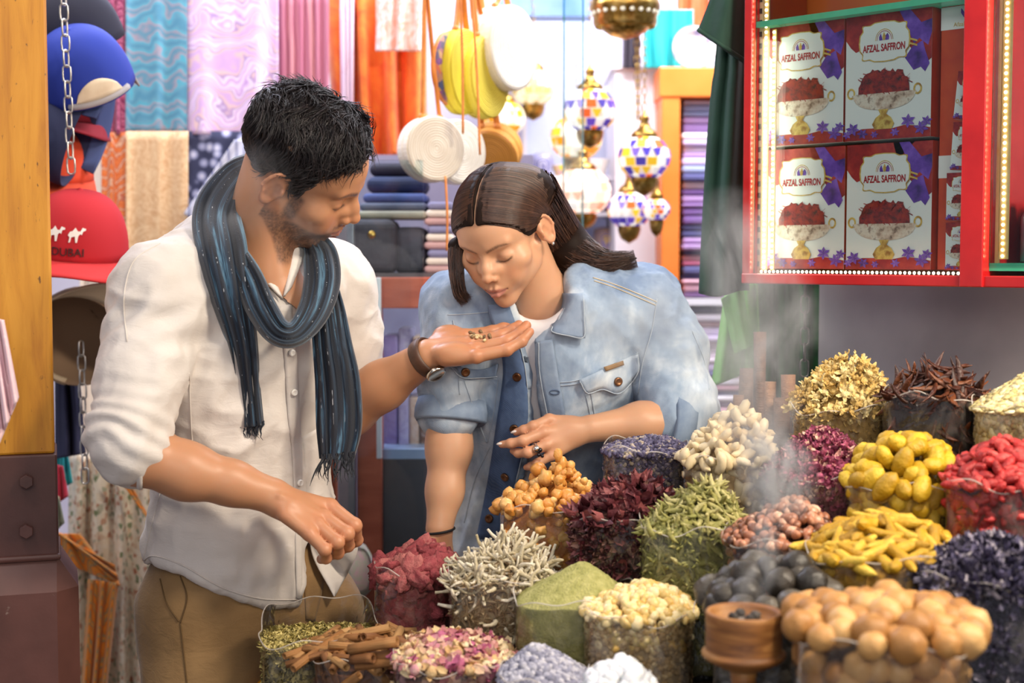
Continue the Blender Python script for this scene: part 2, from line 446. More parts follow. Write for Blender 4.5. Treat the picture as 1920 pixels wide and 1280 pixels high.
cloth('white_print_scarf', rc(705, -30, 795, 96), Ys + 0.04, pattern('white_orange_print', ['#ecd8d4', '#e89c80', '#f0e4e4', '#e07a4c'], 18, 4, 'noise'), 'white and orange printed scarf above the orange one', folds=3, amp=0.01, seed=9)
cloth('violet_sheer_scarf', [(638, -30), (664, -30), (662, 340), (640, 340)], Ys + 0.10, pattern('violet_sheer', ['#e8c8e8', '#f4e0f4', '#d8a8c8'], 12, 2, 'noise'), 'pale violet scarf hanging beside the pink curtain', folds=3, amp=0.008, seed=19)
cloth('cream_cloth', rc(150, -30, 330, 880), Ys + 0.08, pattern('cream_plain', ['#f0dcc8', '#f8ece0', '#ecd4c0'], 4, 1, 'noise'), 'plain cream cloth hanging behind the white shirt', 'cloth', folds=4, amp=0.02, seed=10)
cloth('mauve_long_scarf', rc(300, 780, 520, 1400), Ys + 0.06, pattern('mauve_plain', ['#8a6a94', '#a07ca8', '#76588a'], 5, 2, 'noise'), 'long mauve scarf hanging low behind the trousers', folds=5, amp=0.02, seed=61, group=G1)
cloth('rust_long_scarf', rc(612, 330, 640, 1300), Ys + 0.05, pattern('rust_plain', ['#a8583c', '#bc6c4a', '#944a34'], 6, 2, 'noise'), 'narrow rust scarf hanging behind the grey case post', folds=2, amp=0.008, seed=62, group=G1)
def dress():
    rt = root('floral_dress', P(200, 1280, 3.2), 'cream dress with small red and green flowers and orange borders', 'dress')
    m = pattern('floral_cream', ['#b86a4a', '#e6d2b8', '#f0e2cc', '#f2e8d8', '#7d8a62'], 100, 0, 'cells', stops=[0.0, 0.16, 0.35, 0.80, 1.0])
    m2 = pattern('orange_border', ['#e88a28', '#d87820', '#8a8a6a', '#e09030'], 30, 3)
    cloth('skirt', [(130, 850), (330, 840), (360, 1330), (125, 1330)], 3.2, m, None, folds=5, amp=0.03, parent=rt, seed=11)
    cloth('orange_border', [(105, 998), (115, 1000), (225, 1098), (215, 1060)], 3.14, m2, None, folds=2, amp=0.010, parent=rt, seed=12)
    cloth('orange_border', [(104, 1000), (150, 1000), (222, 1095), (105, 1050)], 3.15, m2, None, folds=2, amp=0.006, parent=rt, seed=13)
    cloth('orange_border', [(165, 1085), (222, 1092), (196, 1330), (150, 1330)], 3.13, m2, None, folds=3, amp=0.010, parent=rt, seed=14)
    cloth('orange_border', [(215, 885), (240, 900), (290, 990), (272, 965)], 3.13, m2, None, folds=1, amp=0.004, parent=rt, seed=15)
dress()
for i, (x0, y0, x1, y1, cc, lb) in enumerate([(98, 838, 136, 925, ['#18a0a8', '#30b8bc'], 'teal folded cloth beside the brown post base'), (98, 868, 128, 950, ['#b01838', '#c83048'], 'crimson folded cloth below the teal one'), (100, 925, 120, 1000, ['#2a98a0', '#d8a050'], 'teal and ochre cloth edge above the orange border')]):
    cloth('folded_cloth', [(x0, y0), (x1 - 10, y0 + 6), (x1, y1 - 20), (x0, y1)], 3.05 - 0.03 * i, pattern('fold_%d' % i, cc, 8, 1, 'noise'), lb, 'cloth', 2, 0.008, seed=20 + i, nx=12, ny=12)
cloth('navy_garment', [(104, 680), (148, 690), (160, 850), (104, 860)], 3.0, pm('navy_cotton', ['#23243c', '#2f3150'], 8, 0.85, 0.1), 'dark navy garment hanging below the beige cap', 'garment', 2, 0.015, seed=30)
cloth('pink_white_cloth', [(-40, 590), (6, 600), (34, 745), (-10, 850)], 1.95, pattern('pinkwhite', ['#f4e4ea', '#f0c8d0', '#f8f0f4'], 20, 3, 'noise'), 'white and pink cloth hanging at the left picture edge', 'cloth', 3, 0.012, seed=31)

# ---- yellow timber post with a brown steel shoe
def post():
    rt = root('timber_post', Vector((P(103, 850, 2.15).x, 2.15, 0)), 'yellow painted timber post in a bolted brown steel shoe', 'post')
    t = NT('yellow_wood'); f = t.noise(7, 8, t.mapped((6, 6, 0.7)), 0.6, 0.6); g = t.noise(55, 6, t.mapped((3, 3, 1)))
    c = t.ramp(f, [(0.25, '#a86814'), (0.5, '#c68620'), (0.75, '#d4962e')])
    t.base(t.mix(t.ramp(g, [(0.27, (1, 1, 1)), (0.34, (0, 0, 0))]), c, '#6a4212')); t.set(Roughness=0.5); t.bump(f, 0.3, 0.003)
    st = NT('brown_steel'); g = st.noise(22, 6); c = st.ramp(st.noise(6, 4), [(0.3, '#452a25'), (0.7, '#633e38')])
    st.base(st.mix(st.ramp(g, [(0.70, (0, 0, 0)), (0.76, (1, 1, 1))]), c, '#a89a90')); st.set(Roughness=0.45); st.bump(g, 0.3, 0.003)
    Y = 2.15; a = P(-60, 850, Y); b = P(103, 850, Y); zt = 2.9
    put(box_obj('timber', a.x, b.x, Y, Y + 0.13, a.z, zt, t.m, None, 0.004), rt)
    z1 = P(50, 1040, Y).z
    put(box_obj('steel_shoe', a.x - 0.004, b.x + 0.003, Y - 0.006, Y + 0.136, z1, a.z, st.m, None, 0.003), rt)
    put(box_obj('weld_seam', a.x - 0.01, b.x + 0.006, Y - 0.012, Y + 0.14, z1 - 0.006, z1 + 0.004, st.m, None, 0.004), rt)
    # octagonal plinth flaring out under the shoe
    cx = (a.x + b.x) / 2; cy = Y + 0.065; R0 = (b.x - a.x) / 2; V = []; F = []
    R1 = P(146, 1120, Y).x - cx
    for z, R, ch in ((z1, R0, 0.0), (z1 - 0.05, R1, 0.032), (0.0, R1, 0.032)):
        c8 = [(R, -R + ch), (R, R - ch), (R - ch, R), (-R + ch, R), (-R, R - ch), (-R, -R + ch), (-R + ch, -R), (R - ch, -R)]
        V += [(cx + x, cy + y, z) for x, y in c8]
    for i in range(2):
        for k in range(8): k2 = (k + 1) % 8; F.append((i * 8 + k2, i * 8 + k, (i + 1) * 8 + k, (i + 1) * 8 + k2))
    put(mesh_obj('plinth', V, F, st.m, None, False), rt)
    for px, py in ((50, 898), (50, 990)):
        c = P(px, py, Y - 0.006); bm = bmesh.new()
        bmesh.ops.create_cone(bm, cap_ends=True, segments=6, radius1=0.0115, radius2=0.0108, depth=0.012, matrix=Matrix.Translation((c.x, c.y - 0.012, c.z)) @ Matrix.Rotation(PI / 2, 4, 'X'))
        bmesh.ops.create_cone(bm, cap_ends=True, segments=24, radius1=0.0065, radius2=0.0065, depth=0.010, matrix=Matrix.Translation((c.x, c.y - 0.003, c.z)) @ Matrix.Rotation(PI / 2, 4, 'X'))
        bevel_all(bm, 0.001, 1); put(from_bm('bolt', bm, st.m), rt)
    rt.rotation_euler = (0, 0, math.radians(17.9))
post()

# ---- chains: every link a part
steel = pm('chain_steel', ['#a8a49c', '#d8d4cc'], 40, 0.3, 0.1, metallic=1.0)
def link_mesh(L, W, r, mat):
    pts = []
    for k in range(17):
        a = 2 * PI * k / 16; pts.append((W * math.cos(a) if True else 0, 0, (L - W) * (1 if math.sin(a) > 0 else -1) * min(1, abs(math.sin(a)) * 3) + W * math.sin(a)))
    V, F = tube_geo(pts, r, 6, False); o = mesh_obj('link', V, F, mat); me = o.data; bpy.data.objects.remove(o); return me
def chain(name, p0, p1, L, W, r, mat, label, cat='chain'):
    p0 = Vector(p0); p1 = Vector(p1); rt = root(name, p0, label, cat); me = link_mesh(L / 2, W / 2, r, mat)
    d = p1 - p0; n = max(2, int(d.length / (L - 2.2 * r))); q = d.to_track_quat('Z', 'Y').to_matrix().to_4x4()
    for i in range(n):
        o = link('link', me, rt); o.matrix_local = Matrix.Translation(d * ((i + 0.5) / n)) @ q @ Matrix.Rotation((PI / 2 if i % 2 else 0.35), 4, 'Z')
    return rt
chain('steel_chain', P(118, -20, 2.69), P(134, 325, 2.69), 0.032, 0.015, 0.0018, steel, 'steel chain running down over the hanging caps')
chain('steel_chain', P(152, 640, 2.80), P(160, 905, 2.80), 0.032, 0.015, 0.0018, steel, 'steel chain hanging below the beige cap')
chain('steel_chain', P(1510, 525, 2.52), P(1508, 705, 2.52), 0.032, 0.015, 0.0018, pm('dull_chain', ['#5a5a58', '#8a8a86'], 40, 0.4, 0.1, metallic=1.0), 'dull chain hanging under the red display case')

# ---- caps
def cap_thing(pos, eul, s, ccrown, cbrim, label, logo=False, opening=False):
    rt = root('baseball_cap', pos, label, 'cap', 'caps hung on the chain'); rt.rotation_euler = eul
    mc = pm('cap_' + ccrown, [ccrown, ccrown], 30, 0.85, 0.35, bscale=600, bdist=0.0006); mb = pm('cap_' + cbrim, [cbrim, cbrim], 30, 0.8, 0.3, bscale=600, bdist=0.0006)
    V = []; F = []; n = 48; m = 14; R = 0.088 * s
    for j in range(m + 1):
        f = j / m; a = f * PI / 2
        for k in range(n):
            th = 2 * PI * k / n; rr = R * math.cos(a) ** 0.75; seam = 1 - 0.012 * math.exp(-((((th / (PI / 3)) % 1) - 0.5) / 0.06) ** 2) * (1 - f)
            V.append((rr * math.cos(th) * seam, rr * 1.10 * math.sin(th) * seam, 0.118 * s * math.sin(a) ** 0.9))
    for j in range(m):
        for k in range(n):
            k2 = (k + 1) % n; th = 2 * PI * (k + 0.5) / n
            F.append((j * n + k, j * n + k2, (j + 1) * n + k2, (j + 1) * n + k))
    solid(mesh_obj('crown', V, F, mc, rt), 0.003)
    V = []; F = []
    for i in range(25):
        th = PI + PI * i / 24
        for j in range(6):
            f = j / 5; ln = 0.075 * s * (math.sin(-th) ** 0.6 if math.sin(-th) > 0 else 0) * f
            x = R * math.cos(th) * (1 + 0.06 * f); y = R * 1.10 * math.sin(th) - ln
            V.append((x, y, 0.004 - 0.010 * s * f - 2.2 * x * x * (0.3 + f)))
    for i in range(24):
        for j in range(5): a = i * 6 + j; F.append((a, a + 1, a + 7, a + 6))
    solid(mesh_obj('brim', V, F, mb, rt), 0.004)
    V, F = lathe_geo([(0.0001, 0.123 * s), (0.005 * s, 0.121 * s), (0.007 * s, 0.117 * s)], 12); mesh_obj('button', V, F, mc, rt)
    if opening:
        pts = [(R * math.cos(a), R * 1.10 * math.sin(a), 0.008 * s) for a in np.linspace(PI / 2 - 0.7, PI / 2 + 0.7, 12)]
        tube('strap', pts, 0.007 * s, mb, rt, 6, 1.0)
        V = []; F = []
        for i in range(13):
            a = PI / 2 - 0.52 + 1.04 * i / 12; hz = 0.036 * s * math.sin(PI * i / 12) ** 0.6
            for j in range(5):
                z = 0.014 * s + hz * j / 4; aa = math.asin(min((z / (0.118 * s)) ** (1 / 0.9), 0.99)); rr = R * math.cos(aa) ** 0.75 * 1.025; V.append((rr * math.cos(a), rr * 1.10 * math.sin(a), z))
        for i in range(12):
            for j in range(4): q = i * 5 + j; F.append((q, q + 1, q + 6, q + 5))
        solid(mesh_obj('back_opening', V, F, pm('cap_lining', ['#d8c4a8', '#e6d6bc'], 30, 0.8, 0), rt), 0.002)
    if logo:
        def cam_pt(x, z): # wrap onto the front of the crown
            zz = max(z, 0.0); a = math.asin(min((zz / (0.118 * s)) ** (1 / 0.9), 0.999)); rr = R * math.cos(a) ** 0.75
            th = -PI / 2 + x / (rr * 1.05); return (rr * math.cos(th) * 1.03, rr * 1.10 * math.sin(th) * 1.03, zz)
        wh = pm('logo_white', '#f0ece6', 30, 0.7, 0); dk = pm('logo_dark', '#3a1a1c', 30, 0.7, 0)
        def text(body, size, cx, cz, mat):
            cu = bpy.data.curves.new('logo_text', 'FONT'); cu.body = body; cu.size = size; cu.align_x = 'CENTER'; cu.extrude = 0.0006
            to = bpy.data.objects.new('tmp', cu); me = bpy.data.meshes.new_from_object(to); bpy.data.objects.remove(to)
            for v in me.vertices:
                x, z = v.co.x, v.co.y; q = cam_pt(cx + x, cz + z); v.co = (q[0], q[1] - 0.0006 - v.co.z, q[2])
            me.materials.append(mat); link('lettering', me, rt)
        text('DUBAI', 0.020 * s, 0.0, 0.016 * s, dk)
        for cx in (-0.022 * s, 0.014 * s):
            # camel outline: legs, belly, hump, neck, head
            sh = [(0, 0), (2, 0), (3, 6), (7, 7), (8, 0), (10, 0), (11, 8), (13, 10), (15, 9), (16, 13), (19, 14), (19, 16), (15, 17), (13, 13), (10, 13), (7, 17), (4, 13), (1, 12), (-1, 8), (1, 6)]
            k = 0.00150 * s; V = [cam_pt(cx + (x - 9) * k, 0.040 * s + z * k) for x, z in sh]
            V = [(v[0], v[1] - 0.001, v[2]) for v in V]
            solid(mesh_obj('camel_logo', V, [tuple(range(len(V)))], wh, rt, False), 0.001)
    return rt
Yc = 2.85
cap_thing(P(145, 85, Yc + 0.06), (0.3, 0.35, -1.3), 1.0, '#1e2034', '#1a1a2a', 'black-navy cap at the top of the hanging caps')
cap_thing(P(166, 165, Yc - 0.02), (-0.45, 0.40, 3.55), 1.04, '#2038a0', '#a8a4a8', 'royal blue cap with grey brim seen from behind', opening=True)
cap_thing(P(110, 230, Yc + 0.12), (0.1, 0.0, 0.2), 1.1, '#8a1428', '#8a1428', 'dark red cap half hidden by the post')
cap_thing(P(150, 265, Yc - 0.02), (-1.15, 0.55, 1.9), 1.0, '#20274a', '#3a4878', 'navy cap hung with its brim pointing down')
cap_thing(P(92, 335, Yc + 0.10), (0.2, 0.0, 0.3), 1.0, '#d84a28', '#d84a28', 'orange-red cap behind the red camel cap')
cap_thing(P(146, 478, Yc - 0.06), (0.18, 0.08, 0.12), 1.08, '#b81c28', '#cc2a2c', 'red cap with two white camels on the front', logo=True)
cap_thing(P(140, 640, Yc), (-0.9, 0.9, 0.5), 1.1, '#8a7058', '#cdb898', 'beige and brown cap hung below the red one', opening=True)

# ---- round rattan bags
def rattan(px, py, Y, rpx, dpx, yaw, cols, label, lean=0.0, strap_to=None):
    c = P(px, py, Y); rt = root('round_rattan_bag', c, label, 'handbag', 'round rattan bags hung by their straps'); rt.rotation_euler = (lean, 0, yaw)
    R = rpx / FPX * Y; D = dpx / FPX * Y
    m = NT('weave_%d_%d' % (px, py)); 
    w = m.add('ShaderNodeTexWave', wave_type='RINGS', rings_direction='Y'); w.inputs['Scale'].default_value = 60; w.inputs['Distortion'].default_value = 0.6; m.l(m.co(), w.inputs['Vector'])
    m.base(m.ramp(w.outputs['Fac'], [(0.1, cols[0]), (0.6, cols[1])])); m.set(Roughness=0.7); m.bump(w.outputs['Fac'], 0.6, 0.004)
    Mx = Matrix.Rotation(PI / 2, 4, 'X')
    prof = [(0.0005, D / 2), (R * 0.25, D / 2 + 0.001)] + [(R * (0.25 + 0.75 * i / 12), D / 2 + 0.0008 * (i % 2)) for i in range(1, 12)] + [(R * 0.985, D / 2 - 0.002), (R, D / 2 - 0.007), (R, 0.003)]
    lathe('front_half', prof, m.m, rt, 48, Mx); lathe('back_half', [(r, -z) for r, z in prof], m.m, rt, 48, Mx)
    lathe('seam_ring', [(R, -0.003), (R * 1.02, -0.002), (R * 1.02, 0.002), (R, 0.003)], m.m, rt, 48, Mx)
    tan = pm('tan_leather', ['#c8742a', '#e08c3a'], 30, 0.5, 0.2)
    if strap_to:
        for k, (sx, sy) in enumerate(strap_to):
            top = P(sx, sy, Y - 0.005) - c; top = Euler(rt.rotation_euler).to_matrix().inverted() @ top
            a = Vector(((k * 2 - 1) * R * 0.3, 0, R * 0.96)); pts = spline([a, (a + top) / 2 + Vector((0, 0, -0.01)), top], 12)
            tube('leather_strap', pts, 0.008, tan, rt, 6, 0.35)
        for k in (-1, 1):
            V, F = lump(0.009, 5, 0.1, 2); mesh_obj('strap_knot', V + np.array([k * R * 0.3, 0, R * 0.97]), F, tan, rt)
    return rt
tanm = pm('tan_leather', ['#c8742a', '#e08c3a'], 30, 0.5, 0.2)
rattan(808, 280, 3.05, 61, 46, 0.55, ('#cdbfa8', '#efe6d8'), 'white woven round bag hanging lowest beside her hair', strap_to=[(796, -20), (800, -20)])
rattan(855, 285, 3.12, 60, 36, 0.75, ('#d8cdb8', '#f4efe6'), 'white woven round bag pressed behind the lowest one')
rattan(865, 135, 3.15, 78, 34, 1.15, ('#c8b020', '#ead838'), 'yellow round bag with dark patterned face', strap_to=[(862, -20), (868, -20)])
rattan(905, 145, 3.20, 76, 36, 1.10, ('#d0b428', '#f0dc50'), 'yellow round bag behind the patterned one', strap_to=[(886, -20), (892, -20)])
rattan(942, 92, 3.25, 78, 60, 0.95, ('#e6dcc8', '#fbf6ec'), 'white round bag hanging highest beside the yellow ones', strap_to=[(942, -30), (946, -30)])
rattan(925, 285, 3.3, 52, 50, -0.3, ('#a8641c', '#d8983c'), 'tan round bag behind the top of her head', lean=0.5, strap_to=[(884, -20), (900, -20)])
def disc_pattern():
    c = P(842, 130, 3.12); Y = 3.12; rt = root('patterned_purse', c, 'small round purse with dark beaded face beside the yellow bag', 'handbag'); rt.rotation_euler = (0, 0, 1.15)
    m = pattern('bead_print', ['#2a4a4a', '#8a4a8a', '#c8a040', '#30507a', '#c86a4a'], 60, 0, 'cells'); R = 66 / FPX * Y
    lathe('face', [(0.0005, 0.014), (R * 0.6, 0.013), (R * 0.95, 0.010), (R, 0.004), (R, -0.004), (0.0005, -0.006)], m, rt, 40, Matrix.Rotation(PI / 2, 4, 'X'))
    lathe('piping', [(R, 0.005), (R * 1.03, 0.003), (R * 1.03, -0.003), (R, -0.005)], tanm, rt, 40, Matrix.Rotation(PI / 2, 4, 'X'))
disc_pattern()
for i, (x0, y0, x1, y1, lb) in enumerate([(835, 330, 838, 470, 'tan leather strap hanging beside the dark parting of her hair'), (884, -20, 900, 290, 'wide tan leather strap hanging in front of the yellow bags'), (862, -20, 868, 250, 'narrow tan leather strap left of the wide one')]):
    pts = spline([P(x0, y0, 3.0), P((x0 + x1) / 2 + 2, (y0 + y1) / 2, 2.995), P(x1, y1, 3.0)], 14)
    o = tube('leather_strap', pts, [0.0085] * 14, tanm, None, 8, 0.3); tag(o, lb, 'strap')

# ---- mosaic lanterns: glass tiles one by one on a globe, brass fittings, chain
brass = pm('aged_brass', ['#6a4a1c', '#b08a44', '#d8b870'], 40, 0.35, 0.2, metallic=1.0)
TILE = {}
def tile_mat(c, e=0.5):
    if (c, e) not in TILE: TILE[(c, e)] = pm('tile_' + c + str(e), [c, c], 20, 0.25, 0.1, emit=e)
    return TILE[(c, e)]
def lantern(px, py, Y, rpx, pal, label, top=0, seed=0, e=0.5, chain_=True, low=False):
    c = P(px, py, Y); R = rpx / FPX * Y; rt = root('mosaic_lantern', c, label, 'lantern', 'mosaic glass lanterns'); rs = np.random.RandomState(seed)
    V, F = lathe_geo([(R * 0.92 * math.sin(PI * i / 12 * 0.84 + 0.25), R * 0.80 * math.cos(PI * i / 12 * 0.84 + 0.25)) for i in range(13)], 28); mesh_obj('globe', V, F, tile_mat('#f4ece0', e * 0.8), rt)
    bands = 6; segs = 14
    for j in range(bands):
        a0 = 0.32 + (PI - 0.64) * j / bands; a1 = 0.32 + (PI - 0.64) * (j + 1) / bands; g = 0.035
        meshes = {}
        for k in range(segs):
            q = (k * 2 + j) % len(pal); col = pal[(k // 2 * 3 + j * 2 + (k % 2)) % len(pal)] if rs.rand() < 0.75 else pal[rs.randint(len(pal))]
            if col not in meshes:
                VV = []
                for rr in (0.955, 1.0):
                    for a, b in ((a0 + g, 0.03), (a0 + g, 1 / segs * 2 * PI - 0.03), (a1 - g, 2 * PI / segs - 0.03 - (0.14 if (j + k) % 2 else 0)), (a1 - g, 0.03 + (0.14 if (j + k) % 2 else 0))):
                        VV.append((R * rr * math.sin(a) * math.cos(b), R * rr * math.sin(a) * math.sin(b), R * rr * 0.87 * math.cos(a)))
                o = mesh_obj('glass_tile', VV, [(4, 7, 6, 5), (0, 4, 5, 1), (1, 5, 6, 2), (2, 6, 7, 3), (3, 7, 4, 0)], tile_mat(col, e), None, False); meshes[col] = o.data; bpy.data.objects.remove(o)
            o = link('glass_tile', meshes[col], rt); o.rotation_euler = (0, 0, 2 * PI * k / segs + (PI / segs if j % 2 else 0))
    h = R * 0.78
    lathe('brass_cap', [(R * 0.48, h - 0.002), (R * 0.5, h + 0.004), (R * 0.40, h + 0.014), (R * 0.22, h + 0.022), (R * 0.14, h + 0.04), (R * 0.2, h + 0.046), (R * 0.12, h + 0.052), (R * 0.05, h + 0.066), (0.0005, h + 0.07)], brass, rt, 24)
    lathe('brass_cup', [(R * 0.5, -h + 0.003), (R * 0.52, -h - 0.004), (R * 0.46, -h - 0.02), (R * 0.34, -h - 0.032), (R * 0.12, -h - 0.04), (0.0005, -h - 0.044)], brass, rt, 24)
    if chain_:
        p0 = Vector((0, 0, h + 0.066)); me = link_mesh(0.012, 0.005, 0.0011, brass); n = int((P(px, top, Y).z - c.z - p0.z) / 0.02)
        for i in range(max(n, 0)):
            o = link('chain_link', me, rt); o.location = (0, 0, p0.z + 0.01 + i * 0.02); o.rotation_euler = (0, 0, 0.3 + (PI / 2 if i % 2 else 0))
    return rt
PA = ['#f6f0ea', '#e8622a', '#4a3aa0', '#f0c030', '#f6f0ea', '#6a4ac0']
PB = ['#f0b020', '#f6e8c8', '#e89818', '#f8f0e0']
PC = ['#f8c8b0', '#f6e8e0', '#f0a080', '#f8e0d0']
Yl = 3.75
lantern(1106, 207, Yl, 50, PA, 'white mosaic lantern with orange star hanging by the glass panes', -20, 1)
lantern(1208, 296, Yl - 0.1, 50, PA, 'white and violet mosaic lantern in front of the orange cabinet', -20, 2)
lantern(1080, 258, Yl + 0.3, 50, PB, 'yellow mosaic lantern behind the white one', 100, 3)
lantern(1092, 360, Yl + 0.25, 54, PC, 'pale pink mosaic lantern glowing behind the woman', 200, 4, 0.7)
lantern(1180, 393, Yl + 0.1, 42, PA, 'small mosaic lantern low beside the orange cabinet', 300, 5)
lantern(1231, 393, Yl + 0.05, 26, PA, 'smallest mosaic lantern touching the orange cabinet frame', 330, 6)
lantern(945, 222, Yl + 0.35, 40, PB, 'yellow mosaic lantern between the bags and the glass panes', 100, 7)
lantern(775, 218, Yl + 0.3, 28, PB, 'small amber lantern left of the lowest white bag', 120, 8)
lantern(1000, 165, Yl + 0.45, 42, ['#e8dcb0', '#c8b070', '#f4ecd0'], 'pale gold lantern behind the white round bag', -20, 9, 0.4)
def chandelier():
    Y = 3.6; c = P(1172, 10, Y); rt = root('brass_chandelier', c, 'wide brass chandelier with beaded fringe at the top edge', 'chandelier'); R = 62 / FPX * Y
    lathe('brass_drum', [(R * 0.9, 0.06), (R, 0.05), (R, 0.01), (R * 1.05, 0.0), (R * 1.05, -0.012), (R * 0.96, -0.02), (R * 0.96, -0.045), (R * 0.9, -0.055)], brass, rt, 40)
    V, F = lump(0.008, 3, 0.05, 1); me = mesh_obj('bead', V, F, pm('crystal_bead', ['#e6dcc0', '#fff8e0'], 10, 0.1, 0, emit=0.3)); md = me.data; bpy.data.objects.remove(me)
    for k in range(22):
        for j in range(3):
            a = 2 * PI * k / 22; o = link('bead', md, rt); o.location = (R * 0.93 * math.cos(a), R * 0.93 * math.sin(a), -0.02 + 0.022 * j)
    lathe('lower_bowl', [(R * 0.7, -0.05), (R * 0.72, -0.058), (R * 0.45, -0.075), (0.0005, -0.085)], brass, rt, 32)
chandelier()
for px, Y, y1 in ((1197, 3.6, 225), (1192, 3.62, 225)):
    chain('brass_chain', P(px, 60, Y), P(px + 2, y1, Y), 0.022, 0.010, 0.0013, brass, 'thin brass chain %s the chandelier and the violet lantern' % ('right of the pair between' if px == 1197 else 'left of the pair between'))

# ---- glass panes standing in the shop
glassm = NT('shop_glass'); _tr = glassm.add('ShaderNodeBsdfTransparent'); _gl = glassm.add('ShaderNodeBsdfGlossy'); _gl.inputs['Roughness'].default_value = 0.03
_tr.inputs['Color'].default_value = (0.90, 0.96, 0.97, 1); _fr = glassm.add('ShaderNodeFresnel'); _mx = glassm.add('ShaderNodeMixShader'); _fr.inputs['IOR'].default_value = 1.3
glassm.l(_fr.outputs[0], _mx.inputs[0]); glassm.l(_tr.outputs[0], _mx.inputs[1]); glassm.l(_gl.outputs[0], _mx.inputs[2]); glassm.l(_mx.outputs[0], glassm.out.inputs['Surface']); GLASS = glassm.m
edge = pm('glass_edge', ['#2a7078', '#3a8a90'], 10, 0.2, 0)
def pane(x0, x1, y0, y1, Y, label, le=True, re=True):
    rt = root('glass_screen', P((x0 + x1) / 2, y1, Y), label, 'glass screen')
    slab('glass_sheet', x0, y0, x1, y1, Y, 0.006, GLASS, rt)
    w = 2.2
    if le: slab('polished_edge', x0 - w, y0, x0 + w, y1, Y - 0.001, 0.008, edge, rt)
    if re: slab('polished_edge', x1 - w, y0, x1 + w, y1, Y - 0.001, 0.008, edge, rt)
pane(1057, 1093, -30, 470, 3.45, 'tall glass pane with two dark teal edges behind the woman')
pane(655, 793, 300, 1160, 3.0, 'clear glass front of the case between the two people', False, False)

# ---- back cabinets
orange = pm('orange_paint', ['#f07a28', '#f88a3a'], 5, 0.45, 0.05)
white = pm('white_laminate', ['#e4dfe8', '#f2eef4'], 4, 0.4, 0.05)
def cabinet():
    rt = root('orange_cabinet', P(1280, 1000, 4.0), 'orange framed cabinet holding stacks of folded shawls', 'cabinet'); Y = 4.0
    slab('stile', 1236, 125, 1276, 1000, Y, 0.4, orange, rt, 0.004); slab('stile', 1400, 125, 1440, 1000, Y, 0.4, orange, rt, 0.004)
    slab('top_rail', 1236, 125, 1440, 182, Y - 0.004, 0.41, orange, rt, 0.004); slab('back_panel', 1270, 180, 1410, 1000, Y + 0.36, 0.03, white, rt)
    for y in (560, 790): slab('shelf', 1276, y, 1400, y + 12, Y + 0.01, 0.34, white, rt)
    rs = np.random.RandomState(5); cols = ['#7a5a9a', '#e8e2f0', '#a888b8', '#c8b8dc', '#5a5a8a', '#e0d0e0', '#8a6aa0', '#d8a8b8', '#9aa4cc', '#f2ecf4', '#b05a78', '#4a4a7a']
    for (ya, yb) in ((188, 558), (574, 788), (805, 990)):
        y = yb; k = 0
        while y > ya:
            h = rs.randint(9, 17); col = cols[rs.randint(len(cols))]
            o = slab('folded_shawl', 1279 + rs.randint(0, 3), y - h, 1396 + rs.randint(-10, 2), y - 1, Y + 0.02 + 0.02 * rs.rand(), 0.28, pm('shawl_' + col, [col, col], 9, 0.9, 0.3, bscale=60), None, 0.006)
            k += 1; tag(o, '%s folded shawl, number %d up the %s stack in the orange cabinet' % (dict(zip(cols, ['purple', 'white', 'mauve', 'lilac', 'slate', 'pale pink', 'violet', 'rose', 'sky blue', 'cream', 'crimson', 'indigo']))[col], k, {558: 'top', 788: 'middle', 990: 'bottom'}[yb]), 'shawl', 'folded shawls in the orange cabinet'); y -= h
    w = root('white_cabinet', P(1190, 1000, 4.15), 'white laminate cabinet side left of the orange frame', 'cabinet')
    slab('side_panel', 1150, 128, 1238, 1000, 4.15, 0.4, white, w, 0.004); slab('top_panel', 1146, 122, 1240, 130, 4.14, 0.42, white, w, 0.002)
cabinet()
slab_o = cloth('teal_fabric', rc(1208, 18, 1300, 128), 4.1, pm('teal_cotton', ['#1a9aa0', '#2ab0b4'], 6, 0.8, 0.1), 'teal fabric draped on top of the cabinets', 'cloth', 3, 0.01, seed=41)
cloth('black_fabric', rc(1168, 40, 1200, 128), 4.12, pm('black_cotton', ['#28222e', '#38303c'], 6, 0.8, 0.1), 'dark fabric standing beside the teal one', 'cloth', 2, 0.006, seed=42)
cloth('red_orange_banner', rc(1270, -30, 1330, 60), 4.3, pm('banner_orange', ['#f05a30', '#f88050'], 6, 0.7, 0.05), 'red-orange cloth above the flowered plate', 'cloth', 2, 0.01, seed=43)
def plate():
    Y = 4.03; c = P(1300, 90, Y); R = 40 / FPX * Y; rt = root('flowered_plate', c, 'round white plate with violet flowers on the cabinet', 'plate')
    lathe('dish', [(0.0005, 0.004), (R * 0.65, 0.004), (R * 0.75, 0.012), (R, 0.02), (R, 0.016), (R * 0.7, 0.0), (0.0005, 0.0)], pattern('plate_flowers', ['#6a5ab0', '#d8d0e8', '#f6f2f2', '#f8f6f2'], 26, 0, 'spots', stops=[0.0, 0.25, 0.4, 1.0], rough=0.2), rt, 36, Matrix.Rotation(PI / 2, 4, 'X'))
    lathe('gold_rim', [(R, 0.021), (R * 1.03, 0.018), (R, 0.015)], brass, rt, 36, Matrix.Rotation(PI / 2, 4, 'X'))
plate()
